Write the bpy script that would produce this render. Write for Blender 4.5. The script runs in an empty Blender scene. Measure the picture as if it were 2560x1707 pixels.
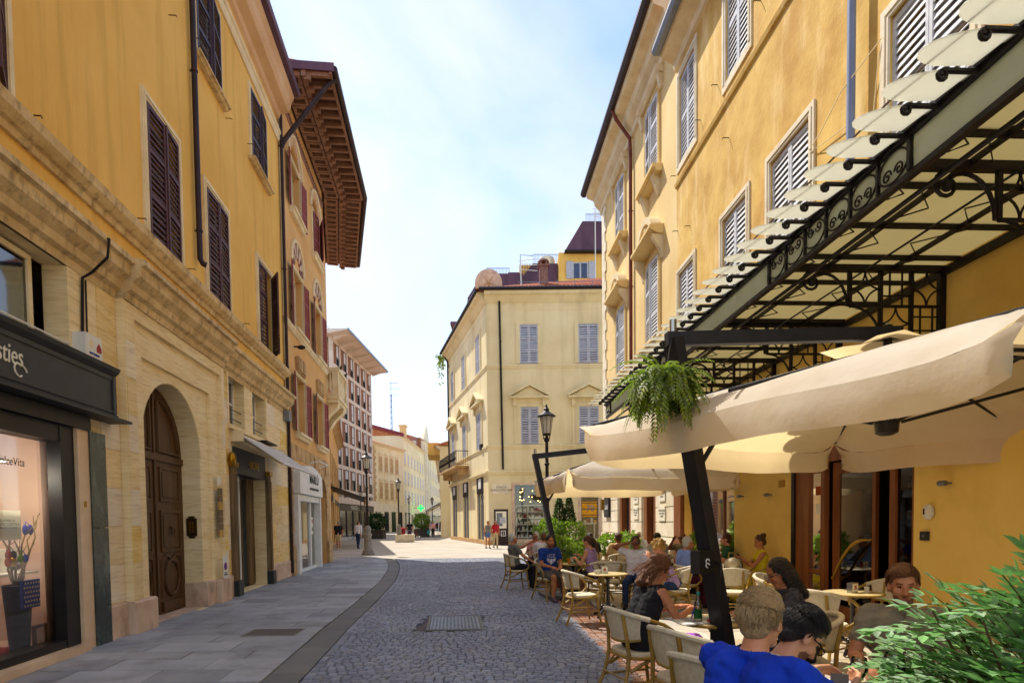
import bpy, bmesh, math, random
import numpy as np
from mathutils import Vector, Matrix, noise
random.seed(7)
SC = bpy.context.scene
COL = SC.collection
PI = math.pi
# ------------------------------------------------------------------ camera
FPX, CH, PITCH, ROLL, CX, CY = 1500.0, 1.65, math.radians(2.2), 0.012, 1280.0, 1359.07
_f = Vector((0, math.cos(PITCH), -math.sin(PITCH)))
_u0 = Vector((0, math.sin(PITCH), math.cos(PITCH)))
_r = Vector((1, 0, 0)) * math.cos(ROLL) - _u0 * math.sin(ROLL)
_u = _u0 * math.cos(ROLL) + Vector((1, 0, 0)) * math.sin(ROLL)
cam = bpy.data.cameras.new('camera')
camo = bpy.data.objects.new('camera', cam)
COL.objects.link(camo)
camo.matrix_world = Matrix(((_r.x, _u.x, -_f.x, 0), (_r.y, _u.y, -_f.y, 0), (_r.z, _u.z, -_f.z, CH), (0, 0, 0, 1)))
cam.sensor_width = 36.0
cam.lens = FPX / 2560 * 36.0
cam.shift_y = (CY - 853.5) / 2560
cam.clip_start = 0.05
cam.clip_end = 3000
SC.camera = camo
# ------------------------------------------------------------------ sun, sky, exposure
SUNV = Vector((-0.48, 0.55, 1.0)).normalized()
sun = bpy.data.lights.new('sun', 'SUN')
sun.energy = 2.4
sun.angle = math.radians(0.53)
sun.color = (1.0, 0.93, 0.82)
suno = bpy.data.objects.new('sun', sun)
COL.objects.link(suno)
suno.rotation_euler = SUNV.to_track_quat('Z', 'Y').to_euler()
SC.view_settings.view_transform = 'Standard'
SC.view_settings.look = 'None'
SC.view_settings.gamma = 1.0
SC.view_settings.use_curve_mapping = False
SC.view_settings.exposure = 1.38
wd = bpy.data.worlds.new('World')
SC.world = wd
wd.use_nodes = True
nt = wd.node_tree
nt.nodes.clear()
def _n(t, **k):
    n = nt.nodes.new(t)
    for a, b in k.items():
        setattr(n, a, b)
    return n
sky = _n('ShaderNodeTexSky', sky_type='NISHITA')
sky.sun_disc = False
sky.sun_elevation = math.asin(SUNV.z)
sky.sun_rotation = math.atan2(SUNV.x, SUNV.y)
sky.air_density = 1.0
sky.dust_density = 0.15
sky.ozone_density = 1.2
tc = _n('ShaderNodeTexCoord')
mp = _n('ShaderNodeMapping')
mp.inputs['Scale'].default_value = (1.1, 0.8, 2.3)
mp.inputs['Location'].default_value = (3.3, 1.2, 0.2)
nz = _n('ShaderNodeTexNoise')
nz.inputs['Scale'].default_value = 1.15
nz.inputs['Detail'].default_value = 6
nz.inputs['Roughness'].default_value = 0.52
nz.inputs['Distortion'].default_value = 0.6
rp = _n('ShaderNodeValToRGB')
rp.color_ramp.elements[0].position = 0.4
rp.color_ramp.elements[1].position = 0.64
mx = _n('ShaderNodeMix', data_type='RGBA')
mx.inputs[7].default_value = (2.6, 2.75, 2.95, 1)
mul = _n('ShaderNodeMath', operation='MULTIPLY')
mul.inputs[1].default_value = 0.85
add_ = _n('ShaderNodeMath', operation='ADD')
add_.inputs[1].default_value = 0.08
tn = _n('ShaderNodeMix', data_type='RGBA', blend_type='MULTIPLY')
tn.inputs[0].default_value = 1.0
tn.inputs[7].default_value = (0.74, 0.72, 0.74, 1)
bg = _n('ShaderNodeBackground')
bg.inputs['Strength'].default_value = 0.15
wo = _n('ShaderNodeOutputWorld')
lk = nt.links.new
lk(tc.outputs['Generated'], mp.inputs[0]); lk(mp.outputs[0], nz.inputs['Vector']); lk(nz.outputs['Fac'], rp.inputs[0])
lk(rp.outputs[0], mul.inputs[0]); lk(mul.outputs[0], add_.inputs[0]); lk(add_.outputs[0], mx.inputs[0]); lk(sky.outputs[0], tn.inputs[6]); lk(tn.outputs[2], mx.inputs[6])
lk(mx.outputs[2], bg.inputs[0]); lk(bg.outputs[0], wo.inputs[0])
SC.cycles.max_bounces = 8
SC.cycles.diffuse_bounces = 4
SC.cycles.transparent_max_bounces = 12

# ------------------------------------------------------------------ pixel -> place helpers (photo pixels, 2560 x 1707)
def ray(px, py):
    return _r * ((px - CX) / FPX) - _u * ((py - CY) / FPX) + _f
def gp(px, py, z=0.0):
    d = ray(px, py); t = (z - CH) / d.z
    return Vector((d.x * t, d.y * t, z))
def at(px, py, Y):
    d = ray(px, py); t = Y / d.y
    return Vector((d.x * t, Y, CH + d.z * t))
class Frame:
    """A vertical wall: s metres along it, d metres out of it, z up."""
    def __init__(s, o, dv, side):
        s.o = Vector((o[0], o[1], 0)); s.d = Vector((dv[0], dv[1], 0)).normalized()
        s.n = Vector((s.d.y, -s.d.x, 0)) * side
    def p(s, a, d, z):
        return s.o + s.d * a + s.n * d + Vector((0, 0, z))
    def hit(s, px, py, off=0.0):
        d = ray(px, py); o = s.o + s.n * off
        t = (o.x * s.n.x + o.y * s.n.y) / (d.x * s.n.x + d.y * s.n.y)
        p = d * t
        return ((p.x - s.o.x) * s.d.x + (p.y - s.o.y) * s.d.y, p.z + CH)
FL = Frame((-4.8465, 0), (-0.11546, 1), 1)      # shaded side of the street
FR = Frame((5.4, 0), (-0.0575, 1), -1)          # sunny side with the cafe
WORLD = Frame((0, 0), (1, 0), -1)               # p(x, d, z): d = +Y
WORLD.n = Vector((0, 1, 0))

# ------------------------------------------------------------------ materials
MATS = {}
def lin(h):
    if isinstance(h, str):
        h = tuple(int(h[i:i + 2], 16) / 255 for i in (0, 2, 4))
    return tuple((c / 12.92 if c <= 0.04045 else ((c + 0.055) / 1.055) ** 2.4) for c in h)
def mat(name, c, c2=None, sc=1.5, rough=0.8, bump=0.0, bsc=60, metal=0.0, stretch=(1, 1, 1), rnd=0.0, tint=False,
        spec=0.3, var=0.5, alpha=None, trans=0.0, emit=None, lo=0.35, hi=0.65, c3=None, sc3=8, f3=0.5, st3=(1, 1, 1), transl=None, wave=None):
    """Procedural surface: two tones mixed by noise, a third for stains, fine bump."""
    m = bpy.data.materials.new(name); m.use_nodes = True
    t = m.node_tree; N = t.nodes; L = t.links.new
    b = N['Principled BSDF']
    b.inputs['Roughness'].default_value = rough
    b.inputs['Metallic'].default_value = metal
    b.inputs['Specular IOR Level'].default_value = spec
    c = lin(c); c2 = lin(c2) if c2 is not None else None
    b.inputs['Base Color'].default_value = (*c, 1)
    geo = N.new('ShaderNodeNewGeometry')
    def nz(scale, st, det=4, seed=0.0):
        mpn = N.new('ShaderNodeMapping'); mpn.inputs['Scale'].default_value = st; mpn.inputs['Location'].default_value = (seed, seed * 1.7, seed * .3)
        L(geo.outputs['Position'], mpn.inputs[0])
        q = N.new('ShaderNodeTexNoise'); q.inputs['Scale'].default_value = scale; q.inputs['Detail'].default_value = det; q.inputs['Roughness'].default_value = .6
        L(mpn.outputs[0], q.inputs['Vector']); return q.outputs['Fac']
    def ramp(v, a, z):
        r = N.new('ShaderNodeMapRange'); r.inputs[1].default_value = a; r.inputs[2].default_value = z; r.clamp = True
        L(v, r.inputs[0]); return r.outputs[0]
    out = None
    if c2 is not None:
        mxn = N.new('ShaderNodeMix'); mxn.data_type = 'RGBA'
        mxn.inputs[6].default_value = (*c, 1); mxn.inputs[7].default_value = (*c2, 1)
        L(ramp(nz(sc, stretch), lo, hi), mxn.inputs[0]); out = mxn.outputs[2]
    if c3 is not None:
        mxn = N.new('ShaderNodeMix'); mxn.data_type = 'RGBA'
        if out: L(out, mxn.inputs[6])
        else: mxn.inputs[6].default_value = (*c, 1)
        mxn.inputs[7].default_value = (*lin(c3), 1)
        mu = N.new('ShaderNodeMath'); mu.operation = 'MULTIPLY'; mu.inputs[1].default_value = f3
        L(ramp(nz(sc3, st3, 5, 3.1), .5, .72), mu.inputs[0]); L(mu.outputs[0], mxn.inputs[0]); out = mxn.outputs[2]
    if rnd or tint:
        hs = N.new('ShaderNodeHueSaturation')
        if out: L(out, hs.inputs['Color'])
        else: hs.inputs['Color'].default_value = (*c, 1)
        oi = N.new('ShaderNodeObjectInfo')
        ad = N.new('ShaderNodeMath'); ad.operation = 'MULTIPLY_ADD'; ad.inputs[1].default_value = rnd * 2; ad.inputs[2].default_value = 1 - rnd
        v = oi.outputs['Random']
        if tint:
            at_ = N.new('ShaderNodeAttribute'); at_.attribute_name = 'tint'
            sm = N.new('ShaderNodeMath'); sm.operation = 'ADD'; L(v, sm.inputs[0]); L(at_.outputs['Fac'], sm.inputs[1])
            fr = N.new('ShaderNodeMath'); fr.operation = 'FRACT'; L(sm.outputs[0], fr.inputs[0]); v = fr.outputs[0]
        L(v, ad.inputs[0]); L(ad.outputs[0], hs.inputs['Value'])
        ml = N.new('ShaderNodeMath'); ml.operation = 'MULTIPLY'; ml.inputs[1].default_value = 7.31; L(v, ml.inputs[0])
        fr2 = N.new('ShaderNodeMath'); fr2.operation = 'FRACT'; L(ml.outputs[0], fr2.inputs[0])
        a2 = N.new('ShaderNodeMath'); a2.operation = 'MULTIPLY_ADD'; a2.inputs[1].default_value = .8; a2.inputs[2].default_value = .6; L(fr2.outputs[0], a2.inputs[0]); L(a2.outputs[0], hs.inputs['Saturation'])
        out = hs.outputs[0]
    if out: L(out, b.inputs['Base Color'])
    if bump:
        bp = N.new('ShaderNodeBump'); bp.inputs['Strength'].default_value = min(bump, 1); bp.inputs['Distance'].default_value = 0.02
        if wave:
            wv = N.new('ShaderNodeTexWave'); wv.inputs['Scale'].default_value = wave; wv.bands_direction = 'Z'
            L(geo.outputs['Position'], wv.inputs['Vector']); L(wv.outputs['Fac'], bp.inputs['Height'])
        else:
            L(nz(bsc, stretch, 5, 1.3), bp.inputs['Height'])
        L(bp.outputs[0], b.inputs['Normal'])
    if trans:
        b.inputs['Transmission Weight'].default_value = trans; b.inputs['IOR'].default_value = 1.45
    if emit:
        b.inputs['Emission Color'].default_value = (*lin(emit[0]), 1); b.inputs['Emission Strength'].default_value = emit[1]
    if alpha is not None:
        b.inputs['Alpha'].default_value = alpha
    if transl:
        tl = N.new('ShaderNodeBsdfTranslucent'); tl.inputs[0].default_value = (*lin(transl[0]), 1)
        ms = N.new('ShaderNodeMixShader'); ms.inputs[0].default_value = transl[1]
        L(b.outputs[0], ms.inputs[1]); L(tl.outputs[0], ms.inputs[2]); L(ms.outputs[0], N['Material Output'].inputs[0])
    MATS[name] = m
    return m
def glass(name, tintc, mixf, rough=0.03, ior=1.5):
    """Thin pane: part mirror, part see-through with a tint."""
    m = bpy.data.materials.new(name); m.use_nodes = True
    t = m.node_tree; N = t.nodes; L = t.links.new
    N.remove(N['Principled BSDF'])
    g = N.new('ShaderNodeBsdfGlossy'); g.inputs['Roughness'].default_value = rough; g.inputs[0].default_value = (.9, .9, .9, 1)
    tr = N.new('ShaderNodeBsdfTransparent'); tr.inputs[0].default_value = (*lin(tintc), 1)
    fz = N.new('ShaderNodeFresnel'); fz.inputs[0].default_value = ior
    ad = N.new('ShaderNodeMath'); ad.operation = 'ADD'; ad.inputs[1].default_value = mixf; ad.use_clamp = True
    ms = N.new('ShaderNodeMixShader')
    L(fz.outputs[0], ad.inputs[0]); L(ad.outputs[0], ms.inputs[0]); L(tr.outputs[0], ms.inputs[1]); L(g.outputs[0], ms.inputs[2])
    L(ms.outputs[0], N['Material Output'].inputs[0])
    MATS[name] = m
    return m

# ------------------------------------------------------------------ mesh builder
class MB:
    def __init__(s, fr=None, fn=None):
        s.v = []; s.f = []; s.m = []; s.k = 0; s.fr = fr; s.fn = fn; s.tint = []; s.t = 0.0
    def P(s, a, d, z):
        if s.fn: return Vector(s.fn(a, d, z))
        if s.fr: return s.fr.p(a, d, z)
        return Vector((a, d, z))
    def add(s, vs, fs):
        o = len(s.v); s.v.extend(vs)
        for f in fs:
            s.f.append(tuple(i + o for i in f)); s.m.append(s.k); s.tint.append(s.t)
        return s
    def box(s, a0, a1, d0, d1, z0, z1):
        vs = [s.P(a, d, z) for z in (z0, z1) for a, d in ((a0, d0), (a1, d0), (a1, d1), (a0, d1))]
        return s.add(vs, [(0, 3, 2, 1), (4, 5, 6, 7), (0, 1, 5, 4), (1, 2, 6, 5), (2, 3, 7, 6), (3, 0, 4, 7)])
    def quad(s, *pts):
        return s.add([s.P(*p) for p in pts], [tuple(range(len(pts)))])
    def prism(s, poly, d0, d1):                       # poly in (s, z), thickness along d
        n = len(poly)
        vs = [s.P(a, d0, z) for a, z in poly] + [s.P(a, d1, z) for a, z in poly]
        return s.add(vs, [tuple(range(n)), tuple(range(2 * n - 1, n - 1, -1))] + [(i, (i + 1) % n, n + (i + 1) % n, n + i) for i in range(n)])
    def profile(s, prof, a0, a1):                     # prof in (d, z), run along s
        n = len(prof)
        vs = [s.P(a0, d, z) for d, z in prof] + [s.P(a1, d, z) for d, z in prof]
        return s.add(vs, [tuple(range(n)), tuple(range(2 * n - 1, n - 1, -1))] + [(i, (i + 1) % n, n + (i + 1) % n, n + i) for i in range(n)])
    def plan(s, poly, z0, z1):                        # poly in (s, d), thickness along z
        n = len(poly)
        vs = [s.P(a, d, z0) for a, d in poly] + [s.P(a, d, z1) for a, d in poly]
        return s.add(vs, [tuple(range(n)), tuple(range(2 * n - 1, n - 1, -1))] + [(i, (i + 1) % n, n + (i + 1) % n, n + i) for i in range(n)])
    def tube(s, pts, r, n=8, closed=False, flat=None):
        pts = [s.P(*p) for p in pts]
        rs = r if isinstance(r, (list, tuple)) else [r] * len(pts)
        N = len(pts); rings = []
        prev = None
        for i, p in enumerate(pts):
            a = pts[(i - 1) % N] if (i > 0 or closed) else p
            b = pts[(i + 1) % N] if (i < N - 1 or closed) else p
            t = (b - a)
            if t.length < 1e-9: t = Vector((0, 0, 1))
            t.normalize()
            if prev is None:
                ref = Vector((0, 0, 1)) if abs(t.z) < .9 else Vector((1, 0, 0))
                x = t.cross(ref).normalized()
            else:
                x = (prev - t * prev.dot(t))
                x = x.normalized() if x.length > 1e-6 else t.orthogonal().normalized()
            prev = x; y = t.cross(x)
            rings.append([p + (x * math.cos(2 * PI * (j + .5) / n) + y * math.sin(2 * PI * (j + .5) / n)) * rs[i] for j in range(n)])
        vs = [q for rg in rings for q in rg]; fs = []
        for i in range(N if closed else N - 1):
            k = (i + 1) % N
            for j in range(n):
                fs.append((i * n + j, i * n + (j + 1) % n, k * n + (j + 1) % n, k * n + j))
        if not closed:
            fs.append(tuple(range(n - 1, -1, -1))); fs.append(tuple(range((N - 1) * n, N * n)))
        return s.add(vs, fs)
    def lathe(s, prof, c=(0, 0, 0), n=16, a0=0.0, a1=2 * PI):   # prof (r, z)
        full = abs(a1 - a0 - 2 * PI) < 1e-6
        m = n if full else n + 1
        vs = []
        for r, z in prof:
            for j in range(m):
                a = a0 + (a1 - a0) * j / n
                vs.append(s.P(c[0] + r * math.cos(a), c[1] + r * math.sin(a), c[2] + z))
        fs = []
        for i in range(len(prof) - 1):
            for j in range(n if full else n):
                k = (j + 1) % m
                fs.append((i * m + j, i * m + k, (i + 1) * m + k, (i + 1) * m + j))
        if full:
            if prof[0][0] > 1e-4: fs.append(tuple(range(n - 1, -1, -1)))
            if prof[-1][0] > 1e-4: fs.append(tuple(range((len(prof) - 1) * n, len(prof) * n)))
        return s.add(vs, fs)
    def ell(s, c, r, n=10, m=7, rot=None):
        vs = []; fs = []
        for i in range(m + 1):
            th = PI * i / m
            for j in range(n):
                a = 2 * PI * j / n
                q = Vector((r[0] * math.sin(th) * math.cos(a), r[1] * math.sin(th) * math.sin(a), r[2] * math.cos(th)))
                if rot is not None: q = rot @ q
                vs.append(s.P(c[0] + q.x, c[1] + q.y, c[2] + q.z))
        for i in range(m):
            for j in range(n):
                fs.append((i * n + j, i * n + (j + 1) % n, (i + 1) * n + (j + 1) % n, (i + 1) * n + j))
        return s.add(vs, fs)
    def wall(s, a0, a1, z0, z1, d, holes=(), depth=.25):
        """Sheet of wall with real openings; holes (a0, a1, z0, z1[, arch]) get reveals."""
        A = sorted({a0, a1, *[min(max(h[i], a0), a1) for h in holes for i in (0, 1)]})
        Z = sorted({z0, z1, *[min(max(h[i], z0), z1) for h in holes for i in (2, 3)]})
        for i in range(len(A) - 1):
            for j in range(len(Z) - 1):
                am, zm = (A[i] + A[i + 1]) / 2, (Z[j] + Z[j + 1]) / 2
                if any(h[0] < am < h[1] and h[2] < zm < h[3] for h in holes): continue
                s.quad((A[i], d, Z[j]), (A[i + 1], d, Z[j]), (A[i + 1], d, Z[j + 1]), (A[i], d, Z[j + 1]))
        for h in holes:
            b0, b1, c0, c1 = h[:4]
            dp = h[5] if len(h) > 5 else depth
            if len(h) > 4 and h[4]:
                zs = c1 - h[4]; n = 18; cm = (b0 + b1) / 2; w = (b1 - b0) / 2
                ar = [(cm - w * math.cos(PI * i / n), zs + h[4] * math.sin(PI * i / n)) for i in range(n + 1)]
                for i in range(n):
                    (p, q), (u, v) = ar[i], ar[i + 1]
                    s.quad((p, d, q), (u, d, v), (u, d, c1), (p, d, c1))
                    s.quad((p, d, q), (p, d - dp, q), (u, d - dp, v), (u, d, v))
                s.quad((b0, d, c0), (b0, d - dp, c0), (b0, d - dp, zs), (b0, d, zs))
                s.quad((b1, d, c0), (b1, d - dp, c0), (b1, d - dp, zs), (b1, d, zs))
            else:
                s.quad((b0, d, c0), (b0, d - dp, c0), (b0, d - dp, c1), (b0, d, c1))
                s.quad((b1, d, c0), (b1, d - dp, c0), (b1, d - dp, c1), (b1, d, c1))
                s.quad((b0, d, c1), (b1, d, c1), (b1, d - dp, c1), (b0, d - dp, c1))
            s.quad((b0, d, c0), (b1, d, c0), (b1, d - dp, c0), (b0, d - dp, c0))
        return s
    def build(s, name, mats, parent=None, smooth=False, local=False, recalc=True):
        if not isinstance(mats, (list, tuple)): mats = [mats]
        off = Vector((0, 0, 0))
        if parent is not None and not local:
            q = parent
            while q is not None:
                off = off + q.location; q = q.parent
        me = bpy.data.meshes.new(name)
        me.from_pydata([tuple(v - off) for v in s.v], [], s.f)
        for m in mats: me.materials.append(MATS[m] if isinstance(m, str) else m)
        if len(mats) > 1: me.polygons.foreach_set('material_index', s.m)
        if any(s.tint):
            at_ = me.attributes.new('tint', 'FLOAT', 'FACE'); at_.data.foreach_set('value', s.tint)
        if recalc:
            bm = bmesh.new(); bm.from_mesh(me); bmesh.ops.recalc_face_normals(bm, faces=bm.faces); bm.to_mesh(me); bm.free()
        if smooth:
            me.polygons.foreach_set('use_smooth', [True] * len(me.polygons))
        o = bpy.data.objects.new(name, me)
        COL.objects.link(o)
        if parent is not None: o.parent = parent
        return o
def tag(o, label=None, cat=None, group=None, kind=None):
    if label: o['label'] = label
    if cat: o['category'] = cat
    if group: o['group'] = group
    if kind: o['kind'] = kind
    return o
def thing(name, label, cat, loc=(0, 0, 0), rz=0.0, group=None):
    o = bpy.data.objects.new(name, None)
    COL.objects.link(o); o.location = loc; o.rotation_euler = (0, 0, rz)
    o.empty_display_size = .2
    return tag(o, label, cat, group)
def copy_tree(o, parent=None):
    c = o.copy(); COL.objects.link(c)
    if parent is not None: c.parent = parent
    for ch in list(o.children): copy_tree(ch, c)
    return c
def clone(proto, loc, rz, label, group=None, scale=None):
    c = copy_tree(proto); c.location = loc; c.rotation_euler = (0, 0, rz); c['label'] = label
    if group: c['group'] = group
    if scale: c.scale = (scale,) * 3
    return c
def smooth_by_angle(o, deg=40):
    me = o.data
    me.polygons.foreach_set('use_smooth', [True] * len(me.polygons))
    bm = bmesh.new(); bm.from_mesh(me)
    for e in bm.edges:
        if len(e.link_faces) == 2 and e.calc_face_angle(0) > math.radians(deg): e.smooth = False
    bm.to_mesh(me); bm.free()
    return o
def text_part(body, name, parent, fr, s, d, z, h, m, extr=.004, flip=False, align='CENTER', shear=0.0, wscale=1.0, bold=0.0):
    """Lettering on a wall frame; reads along the viewer's left to right."""
    cu = bpy.data.curves.new(name, 'FONT'); cu.body = body; cu.size = h * 1.38; cu.extrude = extr; cu.align_x = align; cu.align_y = 'CENTER'; cu.shear = shear
    cu.offset = bold; cu.resolution_u = 3
    tmp = bpy.data.objects.new('tmp', cu); COL.objects.link(tmp)
    dg = bpy.context.evaluated_depsgraph_get()
    me = bpy.data.meshes.new_from_object(tmp.evaluated_get(dg))
    bpy.data.objects.remove(tmp)
    me.materials.append(MATS[m])
    xd = fr.d * (1 if not flip else -1)
    zd = Vector((0, 0, 1)); nd = xd.cross(zd)
    c = fr.p(s, d, z)
    M3 = Matrix((xd, zd, nd)).transposed()
    off = Vector((0, 0, 0)); q = parent
    while q is not None: off += q.location; q = q.parent
    for v in me.vertices:
        w = M3 @ Vector((v.co.x * wscale, v.co.y, v.co.z)); v.co = w + c - off
    o = bpy.data.objects.new(name, me); COL.objects.link(o); o.parent = parent
    return o
# ------------------------------------------------------------------ palette
mat('plaster_yellow', 'edc068', 'e2b259', sc=.5, rough=.9, bump=.25, bsc=18, c3='b98a3e', sc3=1.6, f3=.4, st3=(2.2, 2.2, .2))
mat('plaster_ochre', 'e3bf6c', 'c4984c', sc=1.1, rough=.92, bump=.35, bsc=14, c3='f0d498', sc3=1.6, f3=.8, st3=(1.3, 1.3, .35))
mat('plaster_cafe', 'f3cf76', 'e9c265', sc=.7, rough=.9, bump=.15, bsc=20, c3='a87a2c', sc3=.8, f3=.3)
mat('plaster_sand', 'e8cd92', 'dcbd7e', sc=.7, rough=.9, bump=.2, bsc=16, c3='ecd6a0', sc3=1.2, f3=.5, st3=(1, 1, .3))
mat('plaster_orange', 'dfb478', 'd3a265', sc=.7, rough=.92, bump=.2, bsc=16, c3='d6a566', sc3=1.0, f3=.5, st3=(1, 1, .4))
mat('plaster_cream', 'e7d8ae', 'dbc99a', sc=.35, rough=.9, bump=.15, bsc=12, c3='b3a078', sc3=.55, f3=.55, st3=(1.5, 1.5, .22))
mat('plaster_far', 'ecdcb6', 'e0cc9e', sc=.4, rough=.9, c3='c4ad80', sc3=.5, f3=.5, st3=(1.5, 1.5, .3))
mat('plaster_pale', 'eee4c9', 'e2d5b4', sc=.4, rough=.9, bump=.1)
mat('travertine', 'f4e1b6', 'e9d09c', sc=1.1, rough=.75, bump=.4, bsc=9, stretch=(1, 1, 6), c3='a8824c', sc3=5, f3=.42, st3=(.5, .5, 6))
mat('travertine_slab', 'f2dcae', 'e6cb96', sc=1.1, rough=.75, bump=.4, bsc=9, stretch=(1, 1, 6), c3='a8824c', sc3=5, f3=.42, st3=(.5, .5, 6), rnd=.07)
mat('travertine_stain', 'dfc596', 'c5a674', sc=2.2, rough=.8, bump=.5, bsc=12, c3='5a4a36', sc3=7, f3=.6, st3=(1.2, 1.2, .6))
mat('stone_pink', 'dbc0a8', 'c8a890', sc=2.5, rough=.7, bump=.2, bsc=25, c3='6d5848', sc3=3, f3=.5, st3=(1, 1, .5))
mat('stone_warm', 'c9a878', 'ab8658', sc=2.0, rough=.85, bump=.35, bsc=14, c3='7a5d3c', sc3=4, f3=.4)
mat('stone_white', 'ece2cc', 'ddcfb2', sc=1.3, rough=.8, bump=.15, bsc=20, c3='a09072', sc3=2.5, f3=.35)
mat('trim_cream', 'ead9b4', 'd8c298', sc=2.0, rough=.8, bump=.1)
mat('trim_pink', 'd9b48c', 'cda378', sc=1.0, rough=.8, bump=.1)
mat('marble_green', '33403a', '222c29', sc=3.5, rough=.25, c3='74857a', sc3=5, f3=.5, st3=(1, 1, .4), spec=.5)
mat('marble_cream', 'e0c4a4', 'd2b18e', sc=3, rough=.4, spec=.5)
mat('shutter_brown', '56302e', '48282a', sc=6, rough=.55, bump=.1)
mat('shutter_violet', '473848', '3c2f3d', sc=6, rough=.5)
mat('shutter_red', '8a3a3e', '772f35', sc=4, rough=.55)
mat('shutter_grey', 'b9bac4', 'a3a5b2', sc=5, rough=.6)
mat('shutter_white', 'd6d8de', 'bfc3cc', sc=5, rough=.6)
mat('iron_dark', '1e1a1c', '2b2527', sc=12, rough=.45, metal=.4)
mat('metal_brown', '3b2a2c', '2c2022', sc=4, rough=.5, metal=.3)
mat('metal_red', '7b3a2a', '63301f', sc=4, rough=.5)
mat('metal_grey', '7f838b', '70757e', sc=4, rough=.45, metal=.5)
mat('metal_blue', '7f8fb5', '7484ab', sc=3, rough=.5)
mat('metal_violet', '6a4b5c', '573c4c', sc=1.2, rough=.5, metal=.35, stretch=(1, 1, .3))
mat('steel', 'b9b9b4', rough=.25, metal=1.0)
mat('brass', 'b48a2e', '9a741f', sc=6, rough=.3, metal=.9)
mat('bronze', '5d4322', '4a3419', sc=8, rough=.35, metal=.8)
mat('wood_door', '5b3d1c', '472d13', sc=2, rough=.5, bump=.3, bsc=20, stretch=(5, 5, .4))
mat('wood_cafe', '8f552b', '6d3d1d', sc=2, rough=.4, bump=.2, bsc=20, stretch=(5, 5, .4))
mat('wood_old', '8d7654', '5f4c34', sc=3, rough=.8, bump=.5, bsc=20, stretch=(4, 4, .3))
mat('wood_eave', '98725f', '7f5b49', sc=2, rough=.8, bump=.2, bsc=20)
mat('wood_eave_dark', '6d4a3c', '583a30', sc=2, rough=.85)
mat('board_grey', '35373a', '2c2e31', sc=3, rough=.5)
mat('paint_black', '161416', '1f1c1e', sc=4, rough=.45)
mat('paint_white', 'ececea', 'dededb', sc=3, rough=.5)
mat('plastic_white', 'dcdad2', rough=.45)
mat('paper', 'e8e2cf', rough=.9)
mat('ink', '2a2622', rough=.8)
mat('ink_red', 'a32a2e', rough=.7)
mat('ink_blue', '2b3f9b', rough=.7)
mat('shop_pink', 'd9c0b2', 'cfb4a5', sc=.8, rough=.9)
mat('shop_dark', '221d1a', '2d2620', sc=2, rough=.8)
mat('cloth_red', '9d1725', '7f1220', sc=4, rough=.9)
mat('terracotta', '9c5a44', '7d4636', sc=3, rough=.85, rnd=.2, tint=True, c3='5a2a22', sc3=5, f3=.5)
mat('terracotta_far', 'a85f3f', 'c08358', sc=4, rough=.9)
mat('brick_brown', '94694f', '7f5740', sc=6, rough=.9, bump=.3, bsc=20)
mat('brick_dark', '4a3a38', '3d2f2e', sc=9, rough=.9)
mat('concrete_white', 'd9cfc5', 'c9beb3', sc=1, rough=.8)
mat('window_dark', '2c3138', '1f2328', sc=1, rough=.12, spec=.6)
mat('window_blue', '33456a', '283858', sc=1, rough=.12, spec=.6)
mat('blind_white', 'd5d6da', 'c4c6cc', sc=3, rough=.7)
mat('curtain', 'b6ae9c', '9c9482', sc=3, rough=.9, stretch=(6, 6, .2))
mat('sett', '868a97', '727683', sc=.45, rough=.55, bump=.22, bsc=90, rnd=.24, tint=True, c3='8b8088', sc3=.7, f3=.5, spec=.45)
mat('sett_red', '9c7a66', '86604f', sc=.8, rough=.7, bump=.3, bsc=80, rnd=.25, tint=True)
mat('joint', '5a5658', '6a6564', sc=6, rough=.95, bump=.3, bsc=60)
mat('slab_grey', 'a3a5a8', '8c8e92', sc=.8, rough=.6, bump=.25, bsc=70, rnd=.26, c3='6a6664', sc3=2.2, f3=.65, spec=.4)
mat('slab_gutter', '77756f', '6a696b', sc=1.2, rough=.65, bump=.3, bsc=60, rnd=.12)
mat('slab_pale', 'c3b7a2', 'b0a48e', sc=1.0, rough=.8, bump=.15, bsc=60, rnd=.12, c3='8d8272', sc3=2, f3=.4)
mat('piazza', 'b9b0a1', 'a89e8f', sc=.5, rough=.85, bump=.2, bsc=10, c3='a79c8a', sc3=.35, f3=.5)
mat('fabric_white', 'e6e4e0', 'dad8d4', sc=3, rough=.9, transl=('e8e2d6', .3))
mat('fabric_canvas', 'f2eadd', 'e9decd', sc=1.6, rough=.95, bump=.3, bsc=9, c3='d9c9ae', sc3=2.5, f3=.5, transl=('f2d9a4', .5))
mat('steel_paint', '2b2a2e', '232226', sc=5, rough=.4, metal=.3)
mat('lamp_glass', 'd9d4cc', rough=.4, transl=('e8e4dc', .5))
mat('rattan_cream', 'e2d8bf', 'd3c6a6', sc=30, rough=.7, bump=.5, bsc=220)
mat('bamboo', 'ab8a38', '8d6e28', sc=7, rough=.4, bump=.15, bsc=30, spec=.5, c3='5f4517', sc3=16, f3=.5)
mat('table_cream', 'd8c695', 'c9b47d', sc=4, rough=.35, spec=.5, c3='a28d5c', sc3=9, f3=.4)
mat('cast_black', '141214', rough=.25, spec=.6)
mat('soil', '3a2c20', '2a2018', sc=12, rough=1)
mat('planter_dark', '4a453e', '3d3831', sc=4, rough=.8)
mat('leaf_nandina', '9dbb8c', '6d9a66', sc=9, rough=.33, rnd=.25, tint=True, spec=.6, transl=('6fae4a', .25), var=.5)
mat('leaf_lime', '7d9a3a', '5f8130', sc=5, rough=.5, rnd=.3, tint=True, spec=.4, transl=('a8cc3c', .3))
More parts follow.
